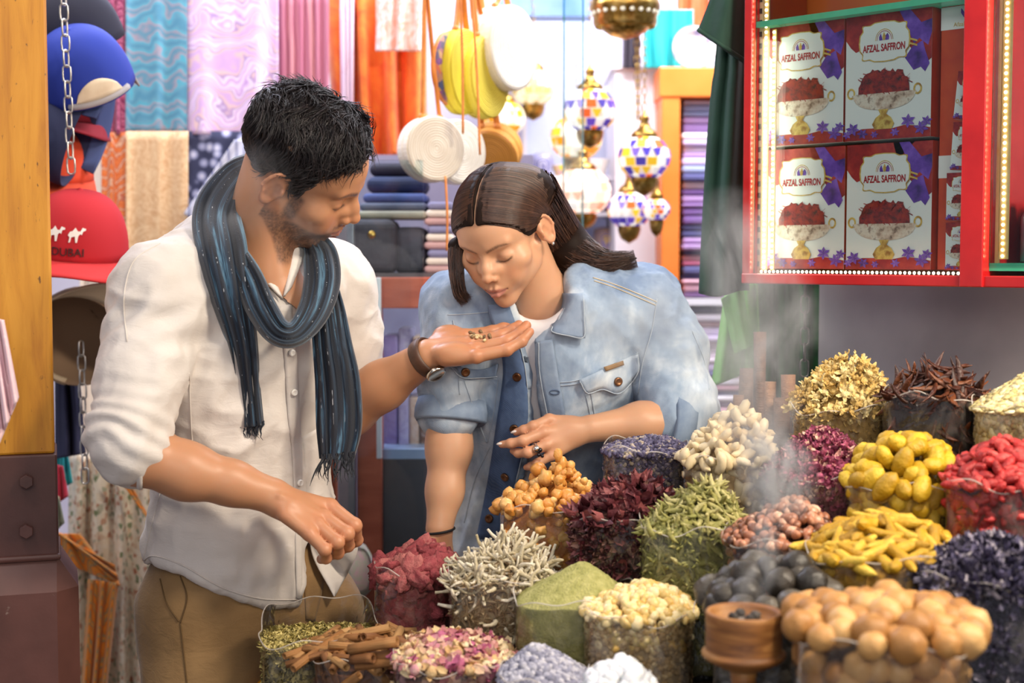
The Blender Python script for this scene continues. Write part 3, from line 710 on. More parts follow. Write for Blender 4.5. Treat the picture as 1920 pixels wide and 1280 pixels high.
# shelves of ceramics behind the woman
def ceramics():
    rs = np.random.RandomState(9); rt = root('glass_shelf_unit', P(1100, 700, 4.45), 'shelf unit of ceramics behind the woman', 'shelf unit')
    slab('shelf_board', 985, 330, 1150, 337, 4.3, 0.25, white, rt); slab('shelf_board', 985, 398, 1240, 405, 4.3, 0.25, white, rt); slab('shelf_board', 985, 470, 1240, 478, 4.3, 0.25, white, rt); slab('shelf_board', 985, 545, 1240, 553, 4.3, 0.25, white, rt)
    slab('back_board', 980, -20, 1160, 900, 4.62, 0.03, pm('blue_grey_board', ['#b4b8d4', '#cfd2e6'], 3, 0.6, 0.05), rt); slab('upright', 980, -20, 988, 900, 4.3, 0.3, white, rt)
    cols = ['#5a5aa8', '#e8e4f0', '#d84a30', '#e8c030', '#3a8ab8', '#f4f0ec', '#8a6ab8', '#e88a50', '#a8a4c8', '#f0e0d0', '#c83848']
    names = ['left part of', 'middle of', 'right part of']
    for si, (yb, x0, x1, n) in enumerate(((330, 1000, 1140, 4), (398, 1000, 1150, 5), (470, 1000, 1240, 8), (545, 1010, 1240, 7))):
        for i in range(n):
            x = x0 + (x1 - x0) * (i + 0.5) / n; Y = 4.33 + 0.12 * rs.rand(); p = P(x, yb, Y); R = (0.030 + 0.012 * rs.rand()); h = 0.045 + 0.05 * rs.rand()
            p.z = P(1000, yb, 4.3).z; col = cols[(i * 3 + si * 5) % len(cols)]; col2 = cols[(i * 5 + si * 2 + 1) % len(cols)]
            m = pattern('glaze_%d_%d' % (si, i), [col, col2, col], 40, 2, rough=0.2)
            o = lathe('ceramic_bowl' if i % 2 else 'ceramic_jar', [(0.0005, 0.001), (R * 0.55, 0.001), (R * 0.6, 0.006), (R, h * 0.6), (R * 0.95, h * (0.62 if i % 2 else 0.95)), (R * (0.85 if i % 2 else 0.5), h * (0.6 if i % 2 else 1.05)), (0.0005, h * 0.3)], m, None, 24, Matrix.Translation(p))
            tag(o, 'painted ceramic %s on the %s shelf behind the woman, number %s from the glass panes' % ('bowl' if i % 2 else 'jar', ['top', 'second', 'third', 'lowest'][si], ['one', 'two', 'three', 'four', 'five', 'six', 'seven', 'eight'][i]), 'bowl' if i % 2 else 'jar', 'painted ceramics on the shelves')
ceramics()
slab_b = slab('blue_beam', 930, -30, 1110, 30, 4.2, 0.1, pm('blue_paint', ['#5a7ab0', '#7a96c4'], 8, 0.4, 0.1)); tag(slab_b, 'blue beam along the top behind the hanging bags', 'beam')

# ---- display case between the two people
def midcase():
    red = pm('red_brown_wood', ['#a84a34', '#c46248'], 6, 0.5, 0.1, stretch=(1, 1, 6)); dark = pm('dark_panel', ['#4a4850', '#5e5a60'], 5, 0.5, 0.1)
    rt = root('shop_counter_case', P(720, 1280, 3.05), 'red-brown framed glass case behind the outstretched arm', 'display case'); Y = 3.05
    slab('frame_post', 672, 520, 714, 1300, Y, 0.05, red, rt, 0.003); slab('frame_rail', 655, 520, 840, 578, Y + 0.01, 0.05, red, rt, 0.003)
    slab('lower_panel', 714, 860, 900, 1300, Y + 0.02, 0.04, dark, rt, 0.002); slab('grey_post', 636, 330, 662, 1300, Y - 0.02, 0.03, pm('grey_alu', ['#7a7a86', '#9a9aa4'], 8, 0.35, 0.05, metallic=0.6), rt, 0.002)
    slab('shelf_board', 714, 842, 900, 860, Y + 0.02, 0.4, pm('blue_glass_shelf', ['#9ab4dc', '#b4c8e8'], 5, 0.3, 0.05), rt); slab('shelf_board', 714, 700, 900, 706, Y + 0.06, 0.3, white, rt)
    slab('shelf_board', 655, 512, 840, 521, Y + 0.06, 0.35, dark, rt); slab('case_back', 640, 290, 1000, 1300, Y + 0.50, 0.03, pm('case_back', ['#8f88a8', '#a8a2c0'], 3, 0.7, 0.05), rt)
    slab('white_cable', 706, 520, 714, 860, Y - 0.012, 0.008, white, rt, 0.002)
    rs = np.random.RandomState(3); cols = ['#e6e2ee', '#8a7ab8', '#6a4a3a', '#c8c4dc', '#a8a0cc', '#f0ecf2', '#4a4a78', '#b89a8a']
    for (yb, n, hh) in ((700, 5, 80), (842, 6, 100)):
        x = 718
        for i in range(n):
            w = rs.randint(18, 30); h = hh * 1.25 * (0.7 + 0.3 * rs.rand())
            o = slab('wrapped_packet', x, yb - h, x + w, yb, Y + 0.09 + 0.03 * rs.rand(), 0.1, pattern('packet_%d_%d' % (yb, i), [cols[(i + yb) % 8], cols[(i * 3 + 1) % 8], cols[(i * 2 + 4) % 8]], 26, 2, 'noise', rough=0.3), None, 0.006)
            tag(o, 'wrapped packet on the %s shelf of the red-brown case, %s from the post' % ('upper' if yb == 700 else 'lower', ['first', 'second', 'third', 'fourth', 'fifth', 'sixth'][i]), 'packet', 'packets in the red-brown case'); x += w + 1
    # dark bags and folded cloths on top shelf
    def soft(name, x0, y0, x1, y1, Yb, cols_, label, cat, d=0.14):
        o = slab(name, x0, y0, x1, y1, Yb, d, pm(name + str(x0), cols_, 14, 0.7, 0.5, bscale=18, bdist=0.01)); m = o.modifiers.new('round', 'BEVEL'); m.width = 0.02; m.segments = 4
        return tag(o, label, cat)
    soft('dark_leather_bag', 655, 410, 742, 512, Y + 0.08, ['#2e2a34', '#443e48'], 'dark leather bag beside the bearded face', 'bag'); soft('grey_leather_bag', 735, 425, 800, 512, Y + 0.12, ['#3a3844', '#504c5a'], 'grey-black bag next to the dark leather one', 'bag')
    V, F = lathe_geo([(0.0005, 0.004), (0.008, 0.003), (0.009, 0.0)], 14, Matrix.Translation(P(697, 440, Y + 0.078)) @ Matrix.Rotation(PI / 2, 4, 'X')); tag(mesh_obj('brass_badge', V, F, brass), 'small round brass badge on the dark leather bag', 'badge')
    for i, (y0, y1, cc) in enumerate([(395, 410, ['#8a8478', '#a8a090']), (380, 395, ['#4a5068', '#5a6078']), (362, 380, ['#3a4a80', '#4a5a98']), (330, 362, ['#20264a', '#2c3460']), (305, 330, ['#241f30', '#342c44'])]):
        soft('folded_garment', 668 + 6 * i, y0, 800, y1, Y + 0.10 + 0.02 * i, cc, ['grey-beige folded garment lying on the dark bags', 'slate folded garment in the pile over the dark bags', 'blue folded garment in the middle of the pile', 'dark navy folded garment high in the pile', 'black-violet folded garment topping the pile'][i], 'garment')
    for i in range(9):
        y = 512 - i * 15; cc = ['#c8a0a0', '#e8dcd0', '#8a8ab0', '#d87a50', '#e6e0e8', '#6a9a80', '#c8b088', '#b06a8a', '#d8c8e0'][i]
        soft('folded_towel', 795 + (i % 3) * 3, y - 14, 850, y, Y + 0.1, [cc, cc], 'folded cloth in the striped pile right of the bags, %s from below' % ['first', 'second', 'third', 'fourth', 'fifth', 'sixth', 'seventh', 'eighth', 'topmost'][i], 'cloth')
    V, F = lump(0.052, 8, 0.15, 3, (0.55, 0.6, 1.1)); o = mesh_obj('patterned_pouch', V + np.array(P(676, 1068, 3.02)), F, pattern('pouch', ['#f4e8ec', '#e8b8c0', '#c8d0b0', '#f6f0f0'], 30, 2, 'noise')); tag(o, 'pale pink patterned pouch hanging behind the shirt tail', 'pouch')
midcase()

# ---- green garments right of the woman
def tshirt():
    rt = root('green_shirt', P(1355, 540, 2.62), 'dark green T-shirt hanging beside the red display case', 'shirt'); m = pm('green_jersey', ['#1c3c30', '#24493a'], 12, 0.85, 0.3, bscale=40, bdist=0.004)
    Y = 2.62; V = []; F = []; nx, ny = 20, 40
    for j in range(ny + 1):
        v = j / ny; y = -40 + 590 * v; xl = 1352 - 40 * v if v < 0.3 else 1340 - 28 * ((v - 0.3) / 0.7) ** 0.7; xr = 1402
        for i in range(nx + 1):
            u = i / nx; x = xl + (xr - xl) * u; d = 0.018 * math.sin(u * 7 + 1.5 * v) + 0.012 * math.sin(u * 15 + 3 * v + 1) - 0.02 * math.sin(PI * u)
            V.append(P(x, y + 6 * math.sin(u * 5), Y + d + 0.02 * u))
    for j in range(ny):
        for i in range(nx): a = j * (nx + 1) + i; F.append((a, a + 1, a + nx + 2, a + nx + 1))
    put(solid(mesh_obj('body', V, F, m), 0.006), rt)
    V = []; F = []
    for j in range(13):
        v = j / 12; a = P(1345 + 10 * v, -30, Y - 0.03); tl = (1348 - 40 * v, -40 + 100 * v); tr = (1398, -40 + 160 * v)
        for i in range(11):
            u = i / 10; x = tl[0] * (1 - u) + tr[0] * u; y = tl[1] * (1 - u) + tr[1] * u
            V.append(P(x, y, Y - 0.035 - 0.03 * math.sin(PI * u) + 0.006 * math.sin(9 * u)))
    for j in range(12):
        for i in range(10): a = j * 11 + i; F.append((a, a + 1, a + 12, a + 11))
    sl = put(solid(mesh_obj('sleeve', V, F, m), 0.006), rt)
    pts = [V[12 * 11 + i] - Vector((0, 0.004, -0.004)) for i in range(11)]; h = tube('sleeve_hem', pts, 0.004, m, None, 6); put(h, rt)
tshirt()
gcol = pm('bright_green', ['#74c452', '#a0e480'], 9, 0.8, 0.3, bscale=30, bdist=0.005)
def gshirt():
    rt = root('bright_green_shirt', P(1380, 720, 2.72), 'bright green shirt hanging under the dark green one', 'shirt'); Y = 2.72
    cloth('body', [(1362, 535), (1420, 528), (1425, 690), (1333, 725)], Y, gcol, None, folds=2, amp=0.02, parent=rt, seed=51)
    cloth('sleeve', [(1352, 560), (1392, 535), (1410, 650), (1378, 665)], Y - 0.04, gcol, None, folds=1, amp=0.012, parent=rt, seed=52)
gshirt()
cloth('dark_green_curtain', rc(1402, 300, 1540, 760), 2.86, pattern('green_mix', ['#20542c', '#2f7a40', '#1c3c28', '#3a8a4c'], 5, 2, 'noise'), 'dark green cloth hanging behind the chain', 'cloth', 4, 0.02, seed=53)
# ================================================================== red display case of saffron boxes (parallel to the stall, 45 degrees)
CC = 2.93; vF = CC * 0.7071                          # front plane
def uz(px, py, c=CC):
    t = (px - 960) / FPX; Y = c / (1 + t); p = P(px, py, Y); return (p.x - p.y) * 0.7071, p.z
def slab45(name, u0, u1, z0, z1, v0, v1, mat, parent, bev=0.0):
    return put(box_obj(name, u0, u1, v0, v1, z0, z1, mat, None, bev, M45), parent)
def case():
    red = pm('red_lacquer', ['#a81418', '#c42020'], 9, 0.25, 0.1, coat=0.5); gl = pm('green_glass_edge', ['#3aa078', '#58b890'], 10, 0.15, 0, emit=0.15)
    uL, zB = uz(1398, 531); uL2, zB2 = uz(1412, 512); zT = 2.35; uP0, _ = uz(1812, 300); uP1, _ = uz(1856, 300); uR = uz(2100, 300)[0]
    rt = root('red_display_case', (M45 @ Vector((uL, vF, zB))), 'red lacquered glass display case lit by strips of small lamps', 'display case')
    back = pm('case_orange_back', ['#d85a20', '#e8742c'], 5, 0.5, 0.05); D = 0.16
    slab45('stile', uL, uL2, zB, zT, vF - 0.012, vF + D, red, rt, 0.002); slab45('bottom_rail', uL, uR, zB, zB2, vF - 0.014, vF + D, red, rt, 0.002)
    slab45('middle_post', uP0, uP1, zB, zT, vF - 0.02, vF + 0.03, red, rt, 0.002); slab45('partition', uP0 + 0.01, uP1 - 0.01, zB, zT, vF + 0.03, vF + D, red, rt)
    slab45('back_panel', uL, uR, zB, zT, vF + D, vF + D + 0.012, back, rt)
    slab45('mirror_panel', uP1 - 0.01, uR, zB, zT, vF + D - 0.012, vF + D - 0.002, pm('smoky_mirror', ['#59666a', '#6e7a7e'], 5, 0.25, 0.0, metallic=0.5), rt)
    uS0, zS = uz(1405, 46); slab45('glass_shelf', uL2, uP0, zS - 0.006, zS + 0.004, vF + 0.002, vF + D, gl, rt)
    _, zS2 = uz(1860, 498); slab45('glass_shelf', uP1, uR, zS2 - 0.008, zS2 + 0.004, vF + 0.002, vF + D, gl, rt)
    g = slab45('glass_sheet', uP1, uR, zS2, zT, vF, vF + 0.004, GLASS, rt); slab45('glass_sheet', uL2, uP0, zB2, zT, vF, vF + 0.004, GLASS, rt)
    led = pm('led', ['#fff2c8', '#fff2c8'], 5, 0.5, 0, emit=7.0); tape = pm('led_tape', ['#e8c890', '#d8a860'], 40, 0.4, 0.2); slot = pm('slot_metal', ['#e0a060', '#f0d0a0'], 10, 0.4, 0.1)
    def strip(u, z0, z1, v, w=0.008):
        s = slab45('lamp_strip', u - w, u + w, z0, z1, v, v + 0.003, tape, rt); A = Acc(); n = int((z1 - z0) / 0.0095)
        for i in range(n):
            c = M45 @ Vector((u, v - 0.001, z0 + (i + 0.5) * (z1 - z0) / n)); V, F = lathe_geo([(0.0004, 0.0022), (0.0022, 0.0012), (0.0026, 0)], 8, Matrix.Translation(c) @ Matrix.Rotation(-PI / 4, 4, 'Z') @ Matrix.Rotation(PI / 2, 4, 'X')); A.add(V, F)
        o = A.obj('lamp_beads', led, None); put(o, rt); o['kind'] = 'stuff'
    def uv(px): return uz(px, 300)[0]
    strip(uv(1426), zB2 + 0.005, zT, vF + 0.012, 0.005); strip(uv(1436), zB2 + 0.005, zS - 0.01, vF + 0.02, 0.004)
    m = slab45('slotted_rail', uv(1412), uv(1420), zB2, zT, vF + 0.012, vF + 0.015, slot, rt)
    for i in range(44):
        z = zB2 + 0.012 + i * 0.02
        if z < zT - 0.02: slab45('slot', uv(1414), uv(1418), z, z + 0.009, vF + 0.0105, vF + 0.0125, pm('slot_dark', '#3a2a1c', 10, 0.6, 0), rt)
    strip(uv(1875), zS2 + 0.01, zT, vF + 0.012); slab45('slotted_rail', uv(1860), uv(1868), zS2, zT, vF + 0.012, vF + 0.015, slot, rt)
    # row of lamp beads along the bottom
    A = Acc(); n = 46
    for i in range(n):
        c = M45 @ Vector((uv(1425) + (uv(1805) - uv(1425)) * i / (n - 1), vF + 0.006, zB2 + 0.003)); V, F = lathe_geo([(0.0004, 0.0022), (0.0022, 0.0012), (0.0026, 0)], 8, Matrix.Translation(c) @ Matrix.Rotation(-PI / 4, 4, 'Z') @ Matrix.Rotation(PI / 2, 4, 'X')); A.add(V, F)
    o = A.obj('lamp_beads', led, None); put(o, rt); o['kind'] = 'stuff'
    # lamp inside the case that the strips stand for
    d = bpy.data.lights.new('case_lamp', 'AREA'); d.energy = 0.8; d.color = (1, 0.9, 0.7); d.size = 0.10; d.size_y = 0.4; d.shape = 'RECTANGLE'
    lo = bpy.data.objects.new('case_lamp', d); COL.objects.link(lo); lo.location = M45 @ Vector((uL2 + 0.01, vF - 0.015, (zB + zS) / 2)); lo.rotation_euler = Vector((0.75, -0.65, 0)).to_track_quat('-Z', 'Y').to_euler()
    # dim jars behind the second pane
    for i in range(5):
        u = uv(1890 + i * 14); z = zS2 + 0.006; R = 0.02; V, F = lathe_geo([(0.0005, 0), (R, 0), (R, 0.07 + 0.01 * (i % 3)), (R * 0.6, 0.085), (R * 0.6, 0.1), (0.0005, 0.1)], 18, Matrix.Translation(M45 @ Vector((u, vF + 0.09 + 0.03 * (i % 2), z))))
        o = mesh_obj('glass_jar', V, F, pm('jar_%d' % i, [['#8a8a98', '#6a7a8a', '#a89a88', '#7a8a7a', '#58606a'][i]] * 2, 8, 0.2, 0)); tag(o, ['grey jar nearest the red post in the second case', 'blue-grey jar second from the red post', 'sand coloured jar in the second case', 'green-grey jar in the second case', 'slate jar at the right picture edge'][i], 'jar', 'jars in the second case')
    return zB2, zS, D
ZB2, ZS, CD = case()

def saffron_boxes():
    W = 0.157; H = 0.208; Dp = 0.06
    card = pm('white_card', ['#f2ede6', '#f6f2ec'], 4, 0.35, 0.0); org = pm('orange_card', ['#c83a18', '#d85020'], 22, 0.45, 0.1)
    gold = pm('print_gold', ['#b8822c', '#e8c060', '#a06a1c'], 60, 0.4, 0.0); silver = pm('print_silver', ['#7a5a48', '#d8b8a0', '#f0dcc8', '#8a6450'], 55, 0.4, 0.0)
    saf = pm('print_saffron', ['#3a0a0c', '#8a1a18', '#b03018'], 90, 0.6, 0.0, stretch=(1, 1, 1)); pur = pm('print_purple', ['#3a1a6a', '#6a3aa8', '#8a5ac8'], 30, 0.5, 0.0)
    redm = pm('print_red', ['#8a1014', '#a81c1c', '#c03828'], 50, 0.5, 0.0); dred = pm('print_text', '#b01c24', 10, 0.5, 0.0); vio = pm('print_violet', ['#5a2a90', '#a070d0'], 60, 0.5, 0)
    def poly(pts, lay):  # (u,v) in 0..1 of the face -> local box coords, front is -y
        return [((u - 0.5) * W, -Dp / 2 - 0.0003 * lay, v * H) for u, v in pts]
    parts = {}
    def P2(name, pts, lay, mat):
        A = parts.setdefault((name, mat.name), (Acc(), mat))[0]; V = poly(pts, lay); A.add(V, [tuple(range(len(V)))][0:1])
    def fan(name, c, pts, lay, mat):
        A = parts.setdefault((name, mat.name), (Acc(), mat))[0]; V = poly([c] + pts, lay); n = len(pts); A.add(V, [(0, i + 1, (i + 1) % n + 1) for i in range(n)])
    rs = np.random.RandomState(4)
    # top corners: saffron on the left, ribbon flower on the right
    P2('printed_saffron_corner', [(0, 1), (0, 0.80), (0.06, 0.74), (0.12, 0.70), (0.20, 0.72), (0.26, 0.84), (0.60, 0.86), (0.80, 1)], 1, redm)
    P2('printed_saffron_corner', [(0.55, 1), (0.62, 0.82), (0.80, 0.66), (0.90, 0.54), (1.0, 0.60), (1.0, 1)], 1, redm)
    P2('printed_ribbon', [(0.62, 1), (0.72, 0.86), (0.80, 0.72), (0.86, 0.76), (0.96, 0.70), (1, 0.8), (1, 0.9), (0.88, 0.88), (0.74, 1)], 2, pur)
    fan('printed_ribbon', (0.84, 0.60), [(0.70, 0.62), (0.78, 0.70), (0.90, 0.74), (0.93, 0.66), (0.98, 0.56), (0.93, 0.50), (0.88, 0.54), (0.80, 0.52)], 3, pur)
    P2('printed_ribbon_band', [(0.72, 0.73), (0.84, 0.70), (0.84, 0.715), (0.72, 0.745)], 4, gold); P2('printed_ribbon_band', [(0.72, 0.765), (0.84, 0.735), (0.84, 0.75), (0.72, 0.78)], 4, gold)
    # label cartouche with gold outline
    def cart(k):
        out = []
        for i in range(48):
            a = 2 * PI * i / 48; r = 1 + 0.06 * math.cos(8 * a); x = abs(math.cos(a)) ** 0.45 * (1 if math.cos(a) > 0 else -1); y = abs(math.sin(a)) ** 0.45 * (1 if math.sin(a) > 0 else -1)
            out.append((0.46 + 0.275 * k * x * r, 0.765 + 0.145 * k * y * r))
        return out
    fan('printed_label_edge', (0.46, 0.765), cart(1.04), 5, gold); fan('printed_label', (0.46, 0.765), cart(0.985), 6, card)
    for r0, r1, mt in ((0.105, 0.098, gold), (0.088, 0.082, dred)):
        A = parts.setdefault(('printed_arch', mt.name), (Acc(), mt))[0]; pts = []
        for i in range(17):
            a = PI * i / 16; pts.append((0.46 + r0 * math.cos(a), 0.775 + r0 * 0.85 * math.sin(a)))
        for i in range(16, -1, -1):
            a = PI * i / 16; pts.append((0.46 + r1 * math.cos(a), 0.775 + r1 * 0.85 * math.sin(a)))
        V = poly(pts, 7); A.add(V, [(i, i + 1, 32 - i, 33 - i) for i in range(16)])
    for dx in (-0.04, 0.04):
        fan('printed_crocus', (0.46 + dx, 0.79), [(0.46 + dx * 0.4, 0.775), (0.46 + dx * 0.4 - 0.01, 0.80), (0.46 + dx, 0.83), (0.46 + dx * 1.5, 0.80), (0.46 + dx * 1.4, 0.775)], 8, pur)
    fan('printed_crocus', (0.46, 0.80), [(0.45, 0.775), (0.44, 0.80), (0.46, 0.84), (0.48, 0.80), (0.47, 0.775)], 9, gold)
    # bowl
    bx, by = 0.46, 0.355
    fan('printed_bowl', (bx, by - 0.03), [(bx - 0.38, by + 0.005)] + [(bx + 0.36 * math.cos(PI + PI * i / 14), by - 0.125 * math.sin(PI * i / 14) ** 0.8) for i in range(1, 14)] + [(bx + 0.38, by + 0.005)] + [(bx + 0.38 * math.cos(PI * i / 12), by + 0.02 * math.sin(PI * i / 12)) for i in range(1, 12)], 4, silver)
    for s_ in (-1, 1):
        ring = [(bx + s_ * (0.39 + 0.05 * math.cos(a)), by + 0.02 + 0.045 * math.sin(a)) for a in np.linspace(0, 2 * PI, 15)[:-1]]; rin = [(bx + s_ * (0.39 + 0.03 * math.cos(a)), by + 0.02 + 0.029 * math.sin(a)) for a in np.linspace(0, 2 * PI, 15)[:-1]]
        A = parts.setdefault(('printed_handle', gold.name), (Acc(), gold))[0]; V = poly(ring + rin, 3); A.add(V, [(i, (i + 1) % 14, 14 + (i + 1) % 14, 14 + i) for i in range(14)])
    fan('printed_foot', (bx, 0.15), [(bx - 0.06, 0.235), (bx - 0.03, 0.20), (bx - 0.09, 0.17), (bx - 0.13, 0.12), (bx - 0.10, 0.08), (bx + 0.10, 0.08), (bx + 0.13, 0.12), (bx + 0.09, 0.17), (bx + 0.03, 0.20), (bx + 0.06, 0.235)], 6, gold)
    top = [(bx - 0.30, by + 0.01)] + [(bx + 0.30 * math.cos(PI - PI * i / 26) * (1 + 0.06 * rs.randn()), by + 0.01 + 0.185 * math.sin(PI * i / 26) ** 0.6 * (1 + 0.07 * rs.randn())) for i in range(1, 26)] + [(bx + 0.30, by + 0.01)]
    fan('printed_saffron', (bx, by + 0.05), top, 5, saf)
    for i in range(120):
        x = bx + (rs.rand() - 0.5) * 0.58; hh = 0.185 * max(0, 1 - ((x - bx) / 0.32) ** 2) ** 0.4; y = by + 0.01 + hh * rs.rand(); a = rs.rand() * 6; L = 0.03 + 0.04 * rs.rand(); dx, dy = math.cos(a) * L, math.sin(a) * L * 0.6
        P2('printed_threads', [(x, y), (x + dx, y + dy), (x + dx + 0.004, y + dy + 0.006), (x + 0.006, y + 0.005)], 6 + (i % 3), [redm, saf, redm][i % 3])
    # saffron bed and crocus flowers along the bottom
    P2('printed_saffron_bed', [(0, 0.0), (1, 0.0), (1, 0.07), (0.85, 0.09), (0.7, 0.10), (0.55, 0.08), (0.4, 0.09), (0.2, 0.09), (0.05, 0.05), (0, 0.06)], 3, redm)
    for fx, fy, fs in ((0.10, 0.09, 0.09), (0.22, 0.05, 0.07), (0.75, 0.13, 0.09), (0.90, 0.07, 0.09), (0.60, 0.05, 0.06), (0.96, 0.12, 0.07), (0.03, 0.05, 0.06), (0.36, 0.04, 0.05)):
        for k in range(6):
            a = k * PI / 3 + fx * 9; c = (fx, fy); t1 = (fx + fs * math.cos(a), fy + 0.62 * fs * math.sin(a)); l = (fx + 0.55 * fs * math.cos(a + 0.45), fy + 0.36 * fs * math.sin(a + 0.45)); r = (fx + 0.55 * fs * math.cos(a - 0.45), fy + 0.36 * fs * math.sin(a - 0.45))
            P2('printed_crocus_flower', [c, r, t1, l], 7 + (k % 2), vio if k % 2 else pur)
    datas = []
    bm = bmesh.new(); box(bm, -W / 2, W / 2, -Dp / 2, Dp / 2, 0, H); bmesh.ops.recalc_face_normals(bm, faces=bm.faces); o = from_bm('card', bm, [card, org])
    for p in o.data.polygons: p.material_index = 1 if abs(p.normal.x) > 0.5 else 0
    datas.append(('card', o.data)); bpy.data.objects.remove(o)
    for (nm, _), (A, mt) in parts.items():
        o = A.obj(nm, mt, None, False); datas.append((nm, o.data)); bpy.data.objects.remove(o)
    def text(body, size, x, z, mat, bold=0.0):
        cu = bpy.data.curves.new('t', 'FONT'); cu.body = body; cu.size = size; cu.align_x = 'CENTER'; cu.offset = bold; to = bpy.data.objects.new('tmp', cu); me = bpy.data.meshes.new_from_object(to); bpy.data.objects.remove(to)
        for v in me.vertices: v.co = (x + v.co.x * 0.80, -Dp / 2 - 0.0026, z + v.co.y * 1.25)
        me.materials.append(mat); return me
    datas.append(('lettering', text('AFZAL SAFFRON', 0.0130, (0.46 - 0.5) * W, 0.692 * H, dred, 0.0004)))
    lbs = ['upper left box of the four large saffron boxes', 'upper right box of the four large saffron boxes', 'lower left box of the four large saffron boxes', 'lower right box of the four large saffron boxes']
    u00 = uz(1443, 300, CC + 0.06)[0]; z1 = ZB2 + 0.008; z2 = z1 + H + 0.006
    for i in range(4):
        u = u00 + (i % 2) * (W + 0.004) + W / 2; z = z2 if i < 2 else z1
        rt = root('saffron_box', M45 @ Vector((u, vF + 0.035 + Dp / 2 - (0.008 if i < 2 else 0), z)), lbs[i] + ', white with a printed bowl', 'box', 'large saffron boxes'); rt.rotation_euler = (0, 0, -PI / 4)
        for nm, me in datas: link(nm, me, rt)
    # shelf ledge under the upper boxes is the lower boxes themselves; side box and small boxes on the right
    u = u00 + 2 * (W + 0.004)
    side = root('orange_saffron_carton', M45 @ Vector((u + 0.042, vF + 0.075, z1)), 'tall orange carton with white bands standing right of the four boxes', 'box'); side.rotation_euler = (0, 0, -PI / 4)
    box_obj('carton', -0.04, 0.04, -0.03, 0.03, 0, 2 * H + 0.006, org, side, 0.001)
    for zz in (0.165, 0.40): 
        box_obj('white_band', -0.0402, 0.0402, -0.0306, -0.0302, zz - 0.018, zz + 0.018, card, side)
    def stext(body, size, x, z, mat):
        cu = bpy.data.curves.new('t', 'FONT'); cu.body = body; cu.size = size; cu.align_x = 'CENTER'; to = bpy.data.objects.new('tmp', cu); me = bpy.data.meshes.new_from_object(to); bpy.data.objects.remove(to)
        for v in me.vertices: v.co = (x + v.co.x, -0.0312, z + v.co.y)
        me.materials.append(mat); link('lettering', me, side)
    stext('Afzal Saffron', 0.0095, 0.006, 0.386, gold)
    for k in range(3):
        dx = (-0.006, 0.0, 0.006)[k]; mesh_obj('printed_crocus', [(0.006 + dx, -0.0312, 0.398), (0.003 + dx * 1.5, -0.0312, 0.407), (0.006 + dx * 1.9, -0.0312, 0.414), (0.009 + dx * 1.5, -0.0312, 0.407)], [(0, 1, 2, 3)], [pur, gold, pur][k], side, False)
    box_obj('yellow_stamp', 0.004, 0.014, -0.0306, -0.0302, 0.235, 0.252, gold, side); box_obj('yellow_stamp', 0.017, 0.027, -0.0306, -0.0302, 0.235, 0.252, gold, side)
    sb = ['topmost small saffron box in the tilted stack', 'second small saffron box in the stack', 'third small saffron box in the stack', 'bottom small saffron box in the stack']
    for i in range(4):
        s = 0.36; z = z1 + (3 - i) * (H * s + 0.003); rt = root('small_saffron_box', M45 @ Vector((uz(1800 + (10 - 4 * i if i < 2 else 0), 300)[0], vF + 0.02, z)), sb[i] + ' beside the red post', 'box', 'small saffron boxes'); rt.rotation_euler = (0, [0.10, 0.06, 0, 0][i], -PI / 4); rt.scale = (s, s, s)
        for nm, me in datas: link(nm, me, rt)
saffron_boxes()
# ================================================================== people
def vnorm(V, Q):
    """smooth vertex normals"""
    V = np.asarray(V); a, b, c = V[Q[:, 0]], V[Q[:, 1]], V[Q[:, 2]]; d = V[Q[:, 3]] if Q.shape[1] == 4 else c
    n = np.cross(c - a, d - b) if Q.shape[1] == 4 else np.cross(b - a, c - a)
    N = np.zeros_like(V)
    for k in range(Q.shape[1]): np.add.at(N, Q[:, k], n)
    return N / (np.linalg.norm(N, axis=1)[:, None] + 1e-12)
def bvh_of(V, Q): return BVHTree.FromPolygons([tuple(v) for v in V], [tuple(int(i) for i in q) for q in Q])
def smooth_mesh(V, Q, it=2, lam=0.5):
    V = V.copy()
    for _ in range(it):
        A = np.zeros_like(V); n = np.zeros(len(V))
        for k in range(Q.shape[1]):
            k2 = (k + 1) % Q.shape[1]
            np.add.at(A, Q[:, k], V[Q[:, k2]]); np.add.at(A, Q[:, k2], V[Q[:, k]]); np.add.at(n, Q[:, k], 1); np.add.at(n, Q[:, k2], 1)
        V += lam * (A / np.maximum(n, 1)[:, None] - V) * (n > 0)[:, None]
    return V
def sstep(a, b, x): t = np.clip((x - a) / (b - a), 0, 1); return t * t * (3 - 2 * t)

def skin_mat(name, rough=0.42):
    t = NT(name); c = t.attr('col', 'Color'); n = t.noise(60, 5)
    t.base(t.mix(t.ramp(n, [(0.3, (0, 0, 0)), (0.75, (0.16, 0.16, 0.16))]), c, (0.62, 0.25, 0.14), 'MIX')); t.set(Roughness=rough)
    t.b.inputs['Specular IOR Level'].default_value = 0.45
    t.b.inputs['Subsurface Weight'].default_value = 0.22; t.b.inputs['Subsurface Radius'].default_value = (1.0, 0.35, 0.2); t.b.inputs['Subsurface Scale'].default_value = 0.006
    t.bump(t.noise(700, 3), 0.10, 0.0006); return t.m
SKIN_M = skin_mat('skin_tan'); SKIN_W = skin_mat('skin_olive')

